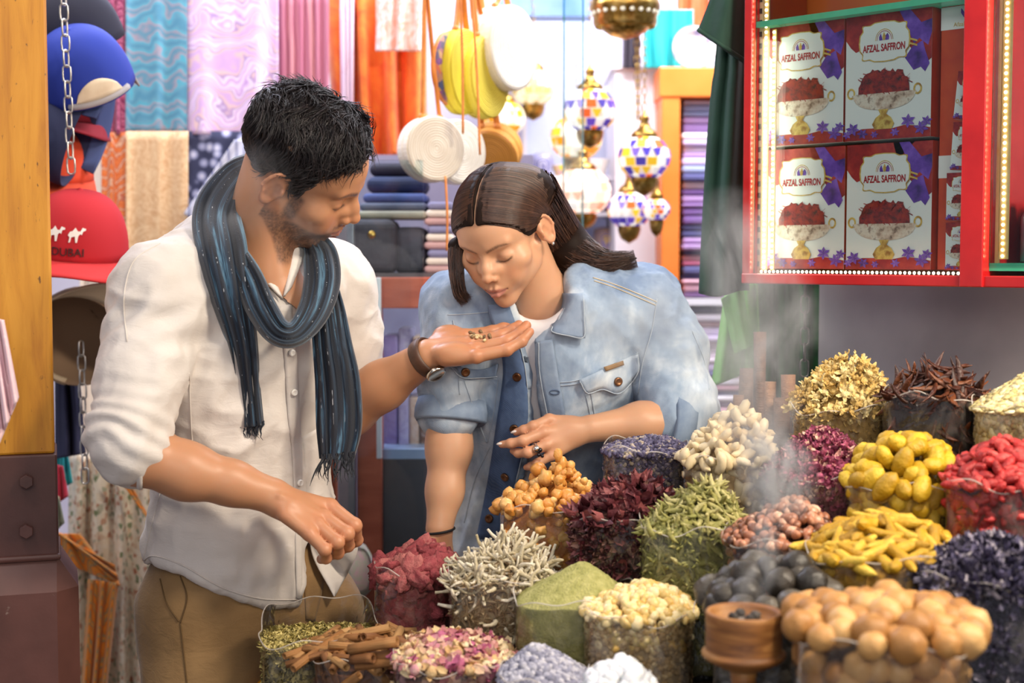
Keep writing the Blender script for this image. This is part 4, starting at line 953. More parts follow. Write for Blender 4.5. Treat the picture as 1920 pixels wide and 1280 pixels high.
# ---- a head in its own frame (metres; x to the person's right, y forward, z up, origin between the ear canals)
def head_field(S, f, neck):
    """f: 0 man, 1 woman; neck: list of points down the neck in head frame"""
    m = 0.001
    def e(c, r, k=10, rot=None, op='add'): S.ell(np.array(c) * m, np.array(r) * m, k * m, rot, op)
    def c(a, b, ra, rb, k=8, op='add'): S.cap(np.array(a) * m, np.array(b) * m, ra * m, rb * m, k * m, op)
    nb, nr = neck
    S.chain(nb, nr, 0.02)
    e((0, -8, 48), (75, 93, 78), 12); e((0, 38, 46), (61 - 2 * f, 56, 50), 20)
    e((0, 46, -12), (57 - 3 * f, 48, 56), 14); e((0, 50, -50), (44 - 4 * f, 42 - f, 40), 16)
    e((0, 76 + f, -82 + 3 * f), (22 - 5 * f, 21, 17), 16)
    for s in (-1, 1):
        c((s * (51 - 7 * f), 12, -52 + 6 * f), (s * (14 - 3 * f), 76, -82 + 4 * f), 14 - 3 * f, 14 - 2 * f, 16)
        c((s * (56 - 4 * f), 4, -20), (s * (51 - 7 * f), 12, -52 + 4 * f), 15 - 2 * f, 14 - 3 * f, 16)
        e((s * 45, 58, -10 + 2 * f), (23, 23, 20), 22); e((s * 15, 90, -6), (9, 9, 15), 10); e((s * 10.5, 96, -7), (7, 9, 9), 6)                                  # cheekbone
        e((s * 36, 40, -44 + 2 * f), (19, 34, 27), 18); e((s * 33, 72, -32), (20, 19, 20), 16)                                            # cheek
        c((s * 10, 88 - f, 35 + 2 * f), (s * 42, 76, 38 + 3 * f), 8.5 - 2 * f, 6.5 - f, 12)         # brow
    for s in (-1, 1):
        e((s * 33.5, 99, 14.5), (17, 14, 11), 12, op='sub')                               # eye socket
        e((s * 31.5, 74.5, 12.5), (15, 13.5, 12.5), 4)                                      # lowered eyelid over the eyeball
        c((s * 19, 86, 4.5), (s * 43, 77, 5.5), 2.6, 2.2, 5)                               # lower lid fold
        c((s * 18, 87.2, 8.6), (s * 31, 89.2, 5.2), 0.7, 0.9, 1.2, 'sub'); c((s * 31, 89.2, 5.2), (s * 45, 80.5, 8.8), 0.9, 0.7, 1.2, 'sub')  # lash line
        c((s * 19, 90.0, 19.5), (s * 32, 89, 22.5), 0.8, 0.9, 2.5, 'sub'); c((s * 32, 89, 22.5), (s * 45, 79, 19), 0.9, 0.7, 2.5, 'sub')  # lid crease
    c((0, 87, 28), (0, 104, 2), 8 - f, 8.2 - f, 10); c((0, 103, 4), (0, 112 - f, -11 + f), 8 - f, 8.5 - f, 6)
    e((0, 112.5 - 2 * f, -14 + f), (10 - 2 * f, 10 - f, 9 - f), 5)
    for s in (-1, 1):
        e((s * (11.5 - 2 * f), 101.5, -19 + f), (7.5 - f, 10 - f, 7.5 - f), 4); e((s * 6, 107, -25.5 + f), (3.6, 5.5, 3), 3, op='sub')
    e((0, 82, -45), (31, 22, 25), 14)
    w = 24 - f
    for s in (-1, 1):                                                                       # lips
        c((s * 5, 104.5, -39.5), (s * w, 93, -46.5), 4.2 + 1.2 * f, 2.0, 4); c((s * 5, 103.5, -53), (s * (w - 2), 92.5, -48), 5.2 + 1.5 * f, 2.4, 4)
        c((0, 110.5, -46.8), (s * w * 0.6, 105, -46.6), 1.3, 1.3, 1.5, 'sub'); c((s * w * 0.6, 105, -46.6), (s * (w + 2), 95, -46.2 + (2.5 if not f else 0)), 1.3, 1.0, 1.5, 'sub')
    e((0, 102, -63), (16, 7, 4.5), 6, op='sub')
    e((0, 110, -32), (3, 5, 6), 5, op='sub')
    for s in (-1, 1):                                                                       # ears
        a = math.radians(24) * s; R = np.array([[math.cos(a), -math.sin(a), 0], [math.sin(a), math.cos(a), 0], [0, 0, 1]])
        tt = math.radians(-12); Rx = np.array([[1, 0, 0], [0, math.cos(tt), -math.sin(tt)], [0, math.sin(tt), math.cos(tt)]])
        RR = R @ Rx; o = np.array((s * 75, -10, 4.0))
        e(o, (4.5, 16, 28), 3, RR); e(o + np.array((-s * 3, 8, -2)), (8, 10, 18), 5)
        pts = []
        for q in np.linspace(0.35 * PI, 1.85 * PI, 16):
            wd = 17.5 if math.sin(q) > -0.3 else 13
            pts.append(o + RR @ np.array((s * 3.5, -(-math.cos(q)) * wd * -1 * -1, 29 * math.sin(q))))
        for i in range(len(pts) - 1): c(pts[i], pts[i + 1], 3.0, 3.0, 2)
        e(o + RR @ np.array((s * 6.5, 3, -2)), (5.0, 8.5, 13), 3, RR, 'sub'); e(o + RR @ np.array((s * 6, -7, 10)), (3, 4.5, 11), 3, RR, 'sub')
        e(o + RR @ np.array((s * 2.5, 3, -26)), (4.5, 8, 8), 4, RR); c((s * 77, 6, -2), (s * 77, 6, 5), 3, 3, 3)
    return S
def head_colors(L, f, skin, lip, dark, brow):
    """vertex colours in head frame (mm)"""
    x, y, z = (L * 1000).T; ax = np.abs(x); n = len(L); C = np.tile(np.array(skin), (n, 1))
    def mixin(mask, c, k): 
        m = (mask * k)[:, None]; C[:] = C * (1 - m) + np.array(c) * m
    red = np.array(skin) * np.array([1.0, 0.70, 0.60])
    mixin(np.exp(-((ax - 42) / 16) ** 2 - ((z + 18) / 16) ** 2) * (y > 40), red, 0.45); mixin(np.exp(-(ax / 12) ** 2 - ((z + 16) / 10) ** 2) * (y > 95), red, 0.45)
    mixin(((ax > 70) & (np.abs(y + 5) < 40) & (np.abs(z) < 40)).astype(float), red, 0.35)
    # lips
    up = -46.5 + 9.0 * np.clip(1 - (ax / 25) ** 1.6, 0, 1) - 1.6 * np.exp(-(ax / 3.0) ** 2); lo = -47.5 - 10.5 * np.clip(1 - (ax / 24) ** 2.2, 0, 1)
    ml = sstep(1.2, -1.2, z - up) * sstep(-1.2, 1.2, z - lo) * (ax < 25) * (y > 84); mixin(ml, lip, 0.85)
    mixin(np.exp(-((z + 46.7) / 1.3) ** 2) * (ax < 26) * (y > 88), np.array(lip) * 0.35, 0.8)
    # lash line and brows
    lz = np.interp(ax, [17, 24, 31, 38, 46], [9.0, 6.0, 4.8, 6.0, 9.6]); mixin(np.exp(-((z - lz) / (1.5 + 0.5 * f)) ** 2) * sstep(15, 19, ax) * sstep(48, 44, ax) * (y > 70), dark, 0.95 if f else 0.85)
    bz = np.interp(ax, [8, 20, 32, 44, 50], [30, 35, 38.5, 37, 33]) + 1.5; bw = np.interp(ax, [8, 14, 30, 44, 50], [2.2, 3.4, 3.1, 2.0, 1.0]) * (1.0 if f else 1.35)
    mixin(np.exp(-((z - bz) / bw) ** 4) * sstep(7, 11, ax) * sstep(51, 46, ax) * (y > 62) * (0.75 + 0.25 * vnoise(L, 900, 3, 1)), brow, 0.92 if f else 0.97)
    mixin(np.exp(-((ax - 32) / 15) ** 2 - ((z - 17) / 6) ** 2) * (y > 65), np.array(skin) * np.array([0.72, 0.58, 0.52]), 0.35)
    if not f:
        # short beard along jaw, chin and upper lip
        jaw = sstep(-22, -40, z - 0.25 * np.clip(y - 40, -60, 60) * 0.4) * sstep(-118, -100, z) * (y > -8)
        chk = sstep(0, 10, (-38 + 0.0 * y) - z + np.clip(28 - y, 0, 30) * 1.5)
        mb = np.clip(jaw * chk, 0, 1) * (1 - ml); mu = np.exp(-((z + 34) / 4.5) ** 2) * (ax < 28) * (y > 88) * (1 - ml); mb = np.maximum(mb, mu * 0.9)
        mb = mb * sstep(-6, 2, z - np.interp(y, [0, 25, 55, 90], [-52, -70, -97, -106])); mb = np.maximum(mb, sstep(14, 22, y) * sstep(44, 34, y) * sstep(10, 0, z) * sstep(-50, -36, z) * (ax > 45))
        spot = 0.82 + 0.50 * vnoise(L, 500, 8, 2); mixin(mb * np.clip(spot, 0, 1), dark, 0.86)
    return C

def strand_mesh(name, paths, rad, mat, parent, sides=3, attr=True, seed=0):
    """many fine tubes as one mesh; rad: root radius, tapering"""
    rs = np.random.RandomState(seed); VV = []; FF = []; AA = []; base = 0
    ang = np.array([2 * PI * k / sides for k in range(sides)])
    for p in paths:
        p = np.asarray(p); n = len(p); T = np.gradient(p, axis=0); T /= np.linalg.norm(T, axis=1)[:, None] + 1e-9
        up = np.array([0.31, 0.52, 0.79]); N = up - T * (T @ up)[:, None]; N /= np.linalg.norm(N, axis=1)[:, None] + 1e-9; B = np.cross(T, N)
        r = rad * (0.8 + 0.4 * rs.rand()) * np.interp(np.linspace(0, 1, n), [0, 0.6, 1], [1, 0.9, 0.15])
        V = p[:, None, :] + r[:, None, None] * (np.cos(ang)[None, :, None] * N[:, None, :] + np.sin(ang)[None, :, None] * B[:, None, :])
        VV.append(V.reshape(-1, 3)); i = np.arange(n - 1)[:, None] * sides; k = np.arange(sides)[None, :]; k2 = (k + 1) % sides
        FF.append(np.stack([i + k, i + k2, i + sides + k2, i + sides + k], -1).reshape(-1, 4) + base); AA.append(np.full(n * sides, rs.rand())); base += n * sides
    o = mesh_obj(name, np.concatenate(VV), np.concatenate(FF), mat, parent); fattr(o, 'rnd', np.concatenate(AA)); return o
def hair_mat(name, cols, rough=0.35):
    t = NT(name); r = t.attr('rnd'); f = t.math('ADD', t.math('MULTIPLY', r, 0.6), t.math('MULTIPLY', t.noise(90, 3), 0.4))
    t.base(t.ramp(f, [(0.2, cols[0]), (0.5, cols[1]), (0.85, cols[2])])); t.set(Roughness=rough); t.b.inputs['Specular IOR Level'].default_value = 0.55
    return t.m
HAIR_B = hair_mat('hair_under', ['#0d090a', '#150e0d', '#1f1513'], 0.75); HAIR_B.node_tree.nodes['Principled BSDF'].inputs['Specular IOR Level'].default_value = 0.15
HAIR_U = hair_mat('hair_under_brown', ['#160d0a', '#241711', '#33211a'], 0.6); HAIR_U.node_tree.nodes['Principled BSDF'].inputs['Specular IOR Level'].default_value = 0.12
HAIR_M = hair_mat('hair_black', ['#100c10', '#1c1618', '#33292a'], 0.42); HAIR_W = hair_mat('hair_brown', ['#21140f', '#3a251d', '#6a4a3a'], 0.38)

class Headspace:
    def __init__(s, pos, yaw, pitch, roll, k):
        s.R = np.array(rotm(math.radians(yaw), math.radians(pitch), math.radians(roll))); s.o = np.array(pos); s.k = k
    def w(s, L): return (np.asarray(L) * s.k) @ s.R.T + s.o
    def l(s, W): return ((np.asarray(W) - s.o) @ s.R) / s.k
def skin_obj(islands, name, mat, parent):
    V = np.concatenate([i[0] for i in islands]); n = 0; Q = []
    for i in islands: Q.append(i[1] + n); n += len(i[0])
    o = mesh_obj(name, V, np.concatenate(Q), mat, parent); cattr(o, 'col', np.concatenate([i[2] for i in islands])); return o
# ------------------------------------------------------------------ shared clothing helpers
CAMV = Vector((0, 0, CAM_Z))
def a3(*p): return np.array(P(*p))
def onto(px, py, bvh, off=0.003, fallback=None):
    """the point of a garment seen at that pixel, lifted off its surface"""
    d = ray(px, py).normalized(); h = bvh.ray_cast(CAMV, d)
    if h[0] is None: return None
    return h[0] - d * off
def strip_on(name, A, B, bvh, off, th, mat, parent, n=24, m=6, puff=0.0, Yfall=2.3):
    """cloth piece between two picture curves, laid on a garment's surface"""
    A = spline([(x, y) for x, y in A], n) if len(A) > 2 else np.linspace(A[0], A[1], n); B = spline([(x, y) for x, y in B], n) if len(B) > 2 else np.linspace(B[0], B[1], n)
    V = []; last = None; D = np.full((n, m + 1), np.nan); PX = np.zeros((n, m + 1, 2))
    for i in range(n):
        for j in range(m + 1):
            q = A[i] * (1 - j / m) + B[i] * (j / m); PX[i, j] = q; p = onto(q[0], q[1], bvh, 0)
            if p is not None: D[i, j] = p.y
    if np.isnan(D).all(): D[:] = Yfall
    D = np.where(np.isnan(D), np.nanmedian(D), D)
    for _ in range(2):
        E = np.pad(D, 1, mode='edge'); D = (E[:-2, 1:-1] + E[2:, 1:-1] + E[1:-1, :-2] + E[1:-1, 2:] + 2 * D) / 6
    for i in range(n):
        for j in range(m + 1): V.append(P(PX[i, j, 0], PX[i, j, 1], D[i, j] - off - puff * math.sin(PI * j / m)))
    F = [(i * (m + 1) + j, i * (m + 1) + j + 1, (i + 1) * (m + 1) + j + 1, (i + 1) * (m + 1) + j) for i in range(n - 1) for j in range(m)]
    o = solid(mesh_obj(name, V, F, mat), th)
    if parent is not None: put(o, parent) if parent.type == 'EMPTY' else setattr(o, 'parent', parent)
    return o
def seam_on(name, pts, bvh, r, mat, parent, off=0.001, n=30):
    S = spline(pts, n) if len(pts) > 2 else np.linspace(pts[0], pts[1], n); out = []
    for x, y in S:
        p = onto(x, y, bvh, off)
        if p is not None: out.append(p)
    if len(out) < 3: return None
    o = tube(name, out, r, mat, None, 5); o.parent = parent; return o
def button_on(px, py, bvh, R, mat, parent, name='button', lift=0.0):
    d = ray(px, py).normalized(); h = bvh.ray_cast(CAMV, d)
    if h[0] is None: return
    q = h[1].to_track_quat('Z', 'Y').to_matrix().to_4x4(); M = Matrix.Translation(h[0] + h[1] * 0.002 - d * lift) @ q
    V, F = lathe_geo([(0.0003, 0.0028), (R * 0.45, 0.0026), (R * 0.6, 0.0034), (R * 0.9, 0.0032), (R, 0.002), (R, -0.001), (0.0003, -0.001)], 18, M); o = mesh_obj(name, V, F, mat); o.parent = parent
def ribbon(name, path, hw, mat, parent, pleats=4, amp=0.006, th=0.012, n=50, m=36, seed=0, uvattr=True):
    """folded cloth running along a picture path (px, py, Y) with half widths in pixels; closed volume with pleats"""
    S = spline(path, n); W = spline([(h,) for h in hw], n)[:, 0]; rs = np.random.RandomState(seed); ph = rs.rand(6) * 6; V = []; F = []; U = []
    for i in range(n):
        t2 = S[min(i + 1, n - 1)][:2] - S[max(i - 1, 0)][:2]; t2 = t2 / (np.linalg.norm(t2) + 1e-9); nx, ny = -t2[1], t2[0]; tt = i / (n - 1)
        for j in range(m):
            a = 2 * PI * j / m; u = math.cos(a); front = math.sin(a) > 0
            d = abs(math.sin(a)) ** 0.6 * th
            if front: d += amp * (math.sin(pleats * PI * u + ph[0] + 1.5 * tt + 0.9 * math.sin(3 * tt + ph[2])) + 0.6 * math.sin(pleats * 1.9 * PI * u + ph[1] - 2 * tt)) * abs(math.sin(a)) ** 0.5
            w = W[i] * (1 + 0.05 * math.sin(5 * tt + ph[3] + (0 if u > 0 else 2)))
            V.append(P(S[i][0] + nx * w * u, S[i][1] + ny * w * u, S[i][2] - (d if front else -d * 0.4))); U.append(u * 0.5 + 0.5)
    for i in range(n - 1):
        for j in range(m): j2 = (j + 1) % m; F.append((i * m + j, i * m + j2, (i + 1) * m + j2, (i + 1) * m + j))
    F.append(tuple(range(m - 1, -1, -1))); F.append(tuple((n - 1) * m + j for j in range(m)))
    bm = bmesh.new(); vs = [bm.verts.new(v) for v in V]
    for f in F:
        try: bm.faces.new([vs[i] for i in f])
        except ValueError: pass
    bmesh.ops.recalc_face_normals(bm, faces=bm.faces); o = from_bm(name, bm, mat, None, True); fattr(o, 'across', U)
    if parent is not None:
        if parent.type == 'EMPTY': put(o, parent)
        else: o.parent = parent
    return o
def fringe(name, base, length, n, mat, parent, seed=0, spread=4):
    """tassels hanging from the line base[0]..base[1] (px, py, Y)"""
    rs = np.random.RandomState(seed); paths = []
    for i in range(n):
        u = (i + 0.5) / n; b = np.array(base[0]) * (1 - u) + np.array(base[1]) * u
        for k in range(2):
            L = length * (0.6 + 0.6 * rs.rand()); dx = spread * rs.randn(); q = [P(b[0] + dx * t + 3 * math.sin(5 * t + rs.rand() * 3), b[1] - 6 + (L + 6) * t, b[2] - 0.004 - 0.006 * rs.rand()) for t in np.linspace(0, 1, 7)]
            paths.append([list(v) for v in q])
    o = strand_mesh(name, paths, 0.0016, mat, None, 4); o.parent = parent; return o
def cloth_noise(V, N, items, seed=0):
    """displace along normals by stretched noise: items of (direction, stretch, scale, amp)"""
    out = np.zeros(len(V))
    for i, (d, st, sc, am) in enumerate(items):
        d = np.array(d, dtype=float); d /= np.linalg.norm(d); q = V - np.outer(V @ d, d) * (1 - 1 / st)
        r = 1 - np.abs(vnoise(q, sc, seed + i, 2)) * 2; out += am * r
    return V + N * out[:, None]
def digits(S, fingers, k=0.006):
    """fingers: lists of (point, radius); each is its own chain, joined softly only near its root"""
    for fg in fingers:
        T = SDF.__new__(SDF); T.__dict__ = dict(S.__dict__); T.f = np.full(S.n, 0.08, dtype=np.float32)
        p = [q for q, r in fg]; r = [r for q, r in fg]
        T.chain(p, r, 0.0, 0.003)
        for i in range(1, len(p) - 1): T.ell(p[i], np.array([1, 1, 1]) * (r[i] * 1.06), 0.004)
        a, b = S.f, T.f; kk = k * np.clip(1 - np.sqrt(sum((g - c) ** 2 for g, c in zip(S.grid(), p[0]))) / (np.linalg.norm(p[1] - p[0]) * 0.9 + 1e-6), 0.02, 1)
        h = np.maximum(kk - np.abs(a - b), 0) / kk; S.f = np.minimum(a, b) - h * h * kk * 0.25
def limb_island(pts, rad, fingers, extra, skin, h=0.002, pad=0.05, k=0.02, kf=0.008, seed=1):
    allp = np.array(list(pts) + [q for fg in fingers for q, r in fg]); S = SDF(allp.min(0) - pad, allp.max(0) + pad, h)
    S.chain(pts, rad, k)
    for e in extra: e(S)
    digits(S, fingers, kf)
    V, Q = S.mesh(); V = smooth_mesh(V, Q, 2, 0.4)
    C = np.tile(np.array(skin), (len(V), 1)); red = np.array(skin) * np.array([1.05, 0.74, 0.66])
    for fg in fingers:
        for (q, r), wgt in zip(fg, [0.25] + [0.4] * (len(fg) - 2) + [0.6]):
            m = np.exp(-((np.linalg.norm(V - q, axis=1)) / (r * 1.6)) ** 2) * wgt; C = C * (1 - m[:, None]) + red * m[:, None]
    return V, Q, C

# ================================================================== the man
def linen_mat(name, c0, c1, weave=900, bump=0.25):
    t = NT(name); t.base(t.ramp(t.noise(9, 5), [(0.3, c0), (0.7, c1)])); t.set(Roughness=0.8); t.b.inputs['Sheen Weight'].default_value = 0.15
    w = t.noise(weave, 2); v = t.noise(28, 4, t.mapped((1, 1, 2.0)), 0.6, 0.8); t.bump(t.math('ADD', t.math('MULTIPLY', w, 0.12), v), bump, 0.006); return t.m
LINEN = linen_mat('white_linen', '#cdc5be', '#ddd6d0')
def scarf_mat():
    t = NT('blue_scarf'); u = t.attr('across'); sep = t.add('ShaderNodeSeparateXYZ'); t.l(t.co(), sep.inputs[0]); cv = t.add('ShaderNodeCombineXYZ')
    t.l(t.math('MULTIPLY', u, 7.0), cv.inputs[0]); t.l(t.math('MULTIPLY', sep.outputs[2], 5.0), cv.inputs[1]); f = t.noise(1.0, 4, cv.outputs[0], 0.6, 0.6)
    c = t.ramp(f, [(0.30, '#10151f'), (0.48, '#171f2d'), (0.56, '#24384d'), (0.61, '#527a94'), (0.65, '#202f44'), (0.80, '#161e2c')])  # steel-blue streak paints the sheen of lit folds into the colour
    g = t.noise(380, 1, t.mapped((1, 1, 0.15))); s = t.ramp(g, [(0.66, (0, 0, 0)), (0.69, (1, 1, 1))])
    t.base(t.mix(t.math('MULTIPLY', s, t.ramp(t.math('FRACT', t.math('MULTIPLY', u, 4.0)), [(0.46, (0, 0, 0)), (0.48, (1, 1, 1)), (0.51, (1, 1, 1)), (0.53, (0, 0, 0))])), c, '#d8dce4'))
    t.set(Roughness=0.75); t.b.inputs['Sheen Weight'].default_value = 0.3; t.bump(t.noise(500, 2), 0.35, 0.0015); return t.m
SCARF = scarf_mat()
def build_man():
    rt = root('person', a3(460, 1280, 2.33) * np.array([1, 1, 0]), 'person in white rolled-sleeve shirt and blue scarf holding out an open palm', 'person')
    H = Headspace((-0.331, 2.2, 1.632), -84, -34.5, 36, 1.0); skin = (0.50, 0.245, 0.128); dark = (0.035, 0.022, 0.018)
    # head and neck
    nb = [H.l(a3(470, 505, 2.26)), H.l(a3(505, 620, 2.28))]
    S = SDF((-0.16, -0.20, -0.34), (0.115, 0.135, 0.14), 0.0022)
    head_field(S, 0, ([np.array((0, -0.025, -0.01)), nb[0], nb[1]], [0.056, 0.060, 0.085]))
    S.cap(H.l(a3(505, 530, 2.235)), H.l(a3(530, 600, 2.235)), 0.050, 0.060, 0.04); S.cap(np.array((0.045, -0.018, -0.035)), H.l(a3(512, 545, 2.21)), 0.012, 0.014, 0.03)      # chest and neck tendon
    V, Q = S.mesh(); V = smooth_mesh(V, Q, 1, 0.4); C = head_colors(V, 0, skin, (0.40, 0.15, 0.11), dark, (0.03, 0.02, 0.016))
    isl = [(H.w(V), Q, C)]
    # right arm and hand (held low, fingers curled)
    el, wr = a3(250, 846, 2.05), a3(512, 930, 2.10)
    fs = [[(a3(540, 930, 2.12), .013), (a3(618, 950, 2.125), .0125), (a3(664, 985, 2.105), .0110), (a3(668, 1012, 2.135), .0095), (a3(655, 1022, 2.155), .0085)],
          [(a3(545, 945, 2.10), .013), (a3(606, 970, 2.10), .0125), (a3(650, 1000, 2.082), .0110), (a3(652, 1022, 2.11), .0095), (a3(640, 1030, 2.13), .0085)],
          [(a3(540, 955, 2.085), .012), (a3(595, 985, 2.08), .0115), (a3(632, 1016, 2.063), .0102), (a3(633, 1036, 2.09), .009), (a3(622, 1040, 2.11), .008)],
          [(a3(535, 965, 2.07), .011), (a3(580, 1000, 2.062), .0102), (a3(609, 1030, 2.05), .009), (a3(611, 1046, 2.07), .008), (a3(602, 1048, 2.09), .0072)],
          [(a3(530, 935, 2.145), .014), (a3(575, 955, 2.165), .012), (a3(612, 985, 2.17), .0105), (a3(632, 1008, 2.165), .009)]]
    mid = el * 0.62 + wr * 0.38
    isl.append(limb_island([a3(262, 760, 2.07), el, mid + np.array([0, 0, -0.004]), el * 0.3 + wr * 0.7, wr], [.044, .045, .040, .031, .0265], fs,
               [lambda S: S.ell((fs[0][0][0] + fs[3][0][0]) / 2, (.030, .030, .020), .012), lambda S: [S.cap(wr, fs[i][1][0], .018, .0115, .012) for i in range(4)],
                lambda S: S.cap(a3(525, 930, 2.075), fs[1][1][0] + np.array([0, -0.009, 0.004]), .0035, .0025, .006)], skin, kf=0.010))
    # left arm and hand (palm up)
    el2, wr2 = a3(652, 765, 2.45), a3(802, 668, 2.365)
    f2 = [[(a3(835, 672, 2.335), .012), (a3(893, 668, 2.325), .0112), (a3(950, 656, 2.33), .0098), (a3(978, 640, 2.34), .0088), (a3(993, 622, 2.35), .0078)],
          [(a3(835, 660, 2.355), .013), (a3(890, 655, 2.352), .0120), (a3(950, 640, 2.355), .0104), (a3(976, 624, 2.362), .0094), (a3(987, 610, 2.37), .0084)],
          [(a3(835, 650, 2.375), .013), (a3(882, 642, 2.378), .0122), (a3(938, 630, 2.38), .0106), (a3(962, 618, 2.386), .0095), (a3(973, 609, 2.392), .0085)],
          [(a3(830, 640, 2.39), .013), (a3(872, 630, 2.402), .0120), (a3(922, 622, 2.405), .0104), (a3(944, 615, 2.41), .0094), (a3(956, 611, 2.415), .0084)],
          [(a3(815, 645, 2.395), .015), (a3(850, 618, 2.425), .0135), (a3(895, 612, 2.44), .011), (a3(928, 616, 2.445), .0092)]]
    isl.append(limb_island([a3(645, 640, 2.50), el2, el2 * 0.55 + wr2 * 0.45, wr2], [.046, .047, .040, .0275], f2,
               [lambda S: [S.cap(wr2, f2[i][1][0], .020, .0118, .012) for i in range(4)], lambda S: S.ell(a3(848, 662, 2.338), (.032, .019, .018), .010), lambda S: S.ell(a3(842, 628, 2.41), (.028, .018, .018), .010)], skin, kf=0.010))
    S = SDF((-0.68, 1.95, 0.70), (-0.14, 2.66, 1.58), 0.007); S.chain([a3(470, 505, 2.27), a3(450, 640, 2.31), a3(450, 900, 2.33), a3(452, 1110, 2.345)], [.055, .085, .075, .085], .04)
    S.chain([a3(470, 520, 2.28), a3(310, 560, 2.15), a3(268, 690, 2.09), a3(262, 760, 2.07)], [.05, .042, .040, .042], .04); S.chain([a3(480, 520, 2.29), a3(610, 545, 2.44), a3(645, 640, 2.50)], [.05, .042, .042], .04)
    S.cap(a3(410, 1130, 2.30), np.array([-0.49, 2.17, 0.72]), .075, .06, .03); S.cap(a3(540, 1130, 2.38), np.array([-0.30, 2.37, 0.72]), .075, .06, .03)
    V, Q = S.mesh(); isl.append((V, Q, np.tile(np.array(skin), (len(V), 1))))
    body = skin_obj(isl, 'body', SKIN_M, None); put(body, rt)
    # ---- shirt
    sR, sL, nk = a3(303, 552, 2.14), a3(618, 535, 2.44), a3(455, 500, 2.29); fd = np.array([0.81, -0.58, 0]); ld = np.array([0.58, 0.81, 0]); RT = np.stack([ld, fd, np.array([0, 0, 1])], 1)
    S = SDF((-0.70, 1.92, 0.80), (-0.16, 2.62, 1.62), 0.0045)
    S.ell(a3(448, 640, 2.29), (.185, .122, .20), .03, RT); S.ell(a3(456, 860, 2.31), (.152, .108, .24), .08, RT); S.ell(a3(450, 1050, 2.33), (.162, .122, .18), .07, RT)
    S.cap(sR, nk, .066, .070, .05); S.cap(sL, nk, .062, .066, .05); S.cap(nk, a3(470, 600, 2.28), .07, .10, .06)
    S.chain([sR, a3(268, 690, 2.09), a3(243, 812, 2.055), a3(250, 842, 2.05)], [.066, .056, .052, .050], .035, .02)
    S.chain([sL, a3(645, 620, 2.48), a3(655, 712, 2.475)], [.064, .055, .050], .03, .02)
    # neck opening: open V down the chest
    for p0, p1, r0, r1 in ((a3(485, 440, 2.2), a3(506, 500, 2.16), .054, .050), (a3(506, 500, 2.16), a3(530, 585, 2.13), .050, .012)): S.cap(p0, p1, r0, r1, 0.006, 'sub')
    # hem cut along the shirt tail curve
    sl, X, Y, Z = S.sub((-0.8, 1.9, 0.78), (-0.1, 2.7, 1.12)); d = Y * cp - (Z - CAM_Z) * sp; pxx = 960 + FPX * X / d; pyy = 640 - FPX * (Y * sp + (Z - CAM_Z) * cp) / d
    hem = np.interp(pxx, [240, 258, 282, 343, 416, 489, 560, 563, 568, 600, 640], [1086, 1072, 1048, 1067, 1109, 1130, 1132, 1120, 1010, 985, 960]); S.f[sl] = np.maximum(S.f[sl], ((pyy - hem) / 1150).astype(np.float32))
    V, Q = S.mesh(); V = smooth_mesh(V, Q, 2, 0.5); N = vnorm(V, Q)
    arm = np.clip(1 - (V @ np.array([1, 0, 0]) + 0.60) / 0.06, 0, 1)
    V = cloth_noise(V, N, [((0.55, -0.3, 0.75), 6, 17, 0.0058), ((0.9, -0.3, -0.25), 6, 20, 0.0050), ((0.2, 0.2, 1), 3, 34, 0.0020)], 5); N = vnorm(V, Q)
    # creases gathered above the elbow and at the armpit
    elb = a3(232, 820, 2.05); ax = (elb - sR) / np.linalg.norm(elb - sR); tpos = (V - sR) @ ax; near = np.exp(-((np.linalg.norm(V - sR - np.outer(tpos, ax), axis=1) - 0.055) / 0.03) ** 2)
    V = V + N * (near * (0.0035 * np.exp(-((tpos - 0.23) / 0.05) ** 2) * np.sin(tpos * 260 + 6 * vnoise(V, 12, 4, 2)) + 0.0035 * np.exp(-((tpos - 0.06) / 0.05) ** 2) * np.sin(tpos * 150 + V[:, 0] * 120)))[:, None]
    shirt = mesh_obj('shirt', V, Q, LINEN); put(shirt, rt); bv = bvh_of(V, Q)
    # rolled cuff
    axf = (wr - el) / np.linalg.norm(wr - el); cpos = el + axf * 0.012; tiltax = np.array([0.62, -0.1, 0.35]); tiltax /= np.linalg.norm(tiltax)
    e1 = np.cross(axf, [0, 1, 0]); e1 /= np.linalg.norm(e1); e2 = np.cross(axf, e1)
    ring = [cpos + 0.0455 * (math.cos(t) * e1 + math.sin(t) * e2) + axf * (0.014 * -math.cos(t)) for t in np.linspace(0, 2 * PI, 33)]
    V1, F1 = tube_geo([Vector(p) for p in ring], [0.005] * 33, 8, False); o = mesh_obj('rolled_cuff', V1, F1, LINEN); o.parent = shirt
    stitch = pm('shirt_stitch', '#d6cec6', 40, 0.8, 0)
    for pts in ([(300, 455), (250, 490), (232, 560), (238, 640)], [(355, 700), (358, 790), (362, 850)], [(300, 925), (284, 985), (268, 1050)]): seam_on('seam', pts, bv, 0.0009, stitch, shirt)
    seam_on('hem_seam', [(262, 1066), (284, 1042), (343, 1060), (416, 1101), (489, 1122), (558, 1124)], bv, 0.0012, stitch, shirt)
    strip_on('placket', [(520, 575), (532, 660), (540, 780), (548, 850), (552, 960), (556, 1120)], [(546, 570), (556, 660), (562, 780), (566, 850), (566, 960), (566, 1125)], bv, 0.0025, 0.002, LINEN, shirt, 40, 4)
    pearl = pm('pearl_button', ['#e8e2d8', '#fbf8f2'], 20, 0.25, 0)
    for y in (660, 735, 905): button_on(546 + (y - 660) * 0.06, y, bv, 0.0055, pearl, shirt, lift=0.004)
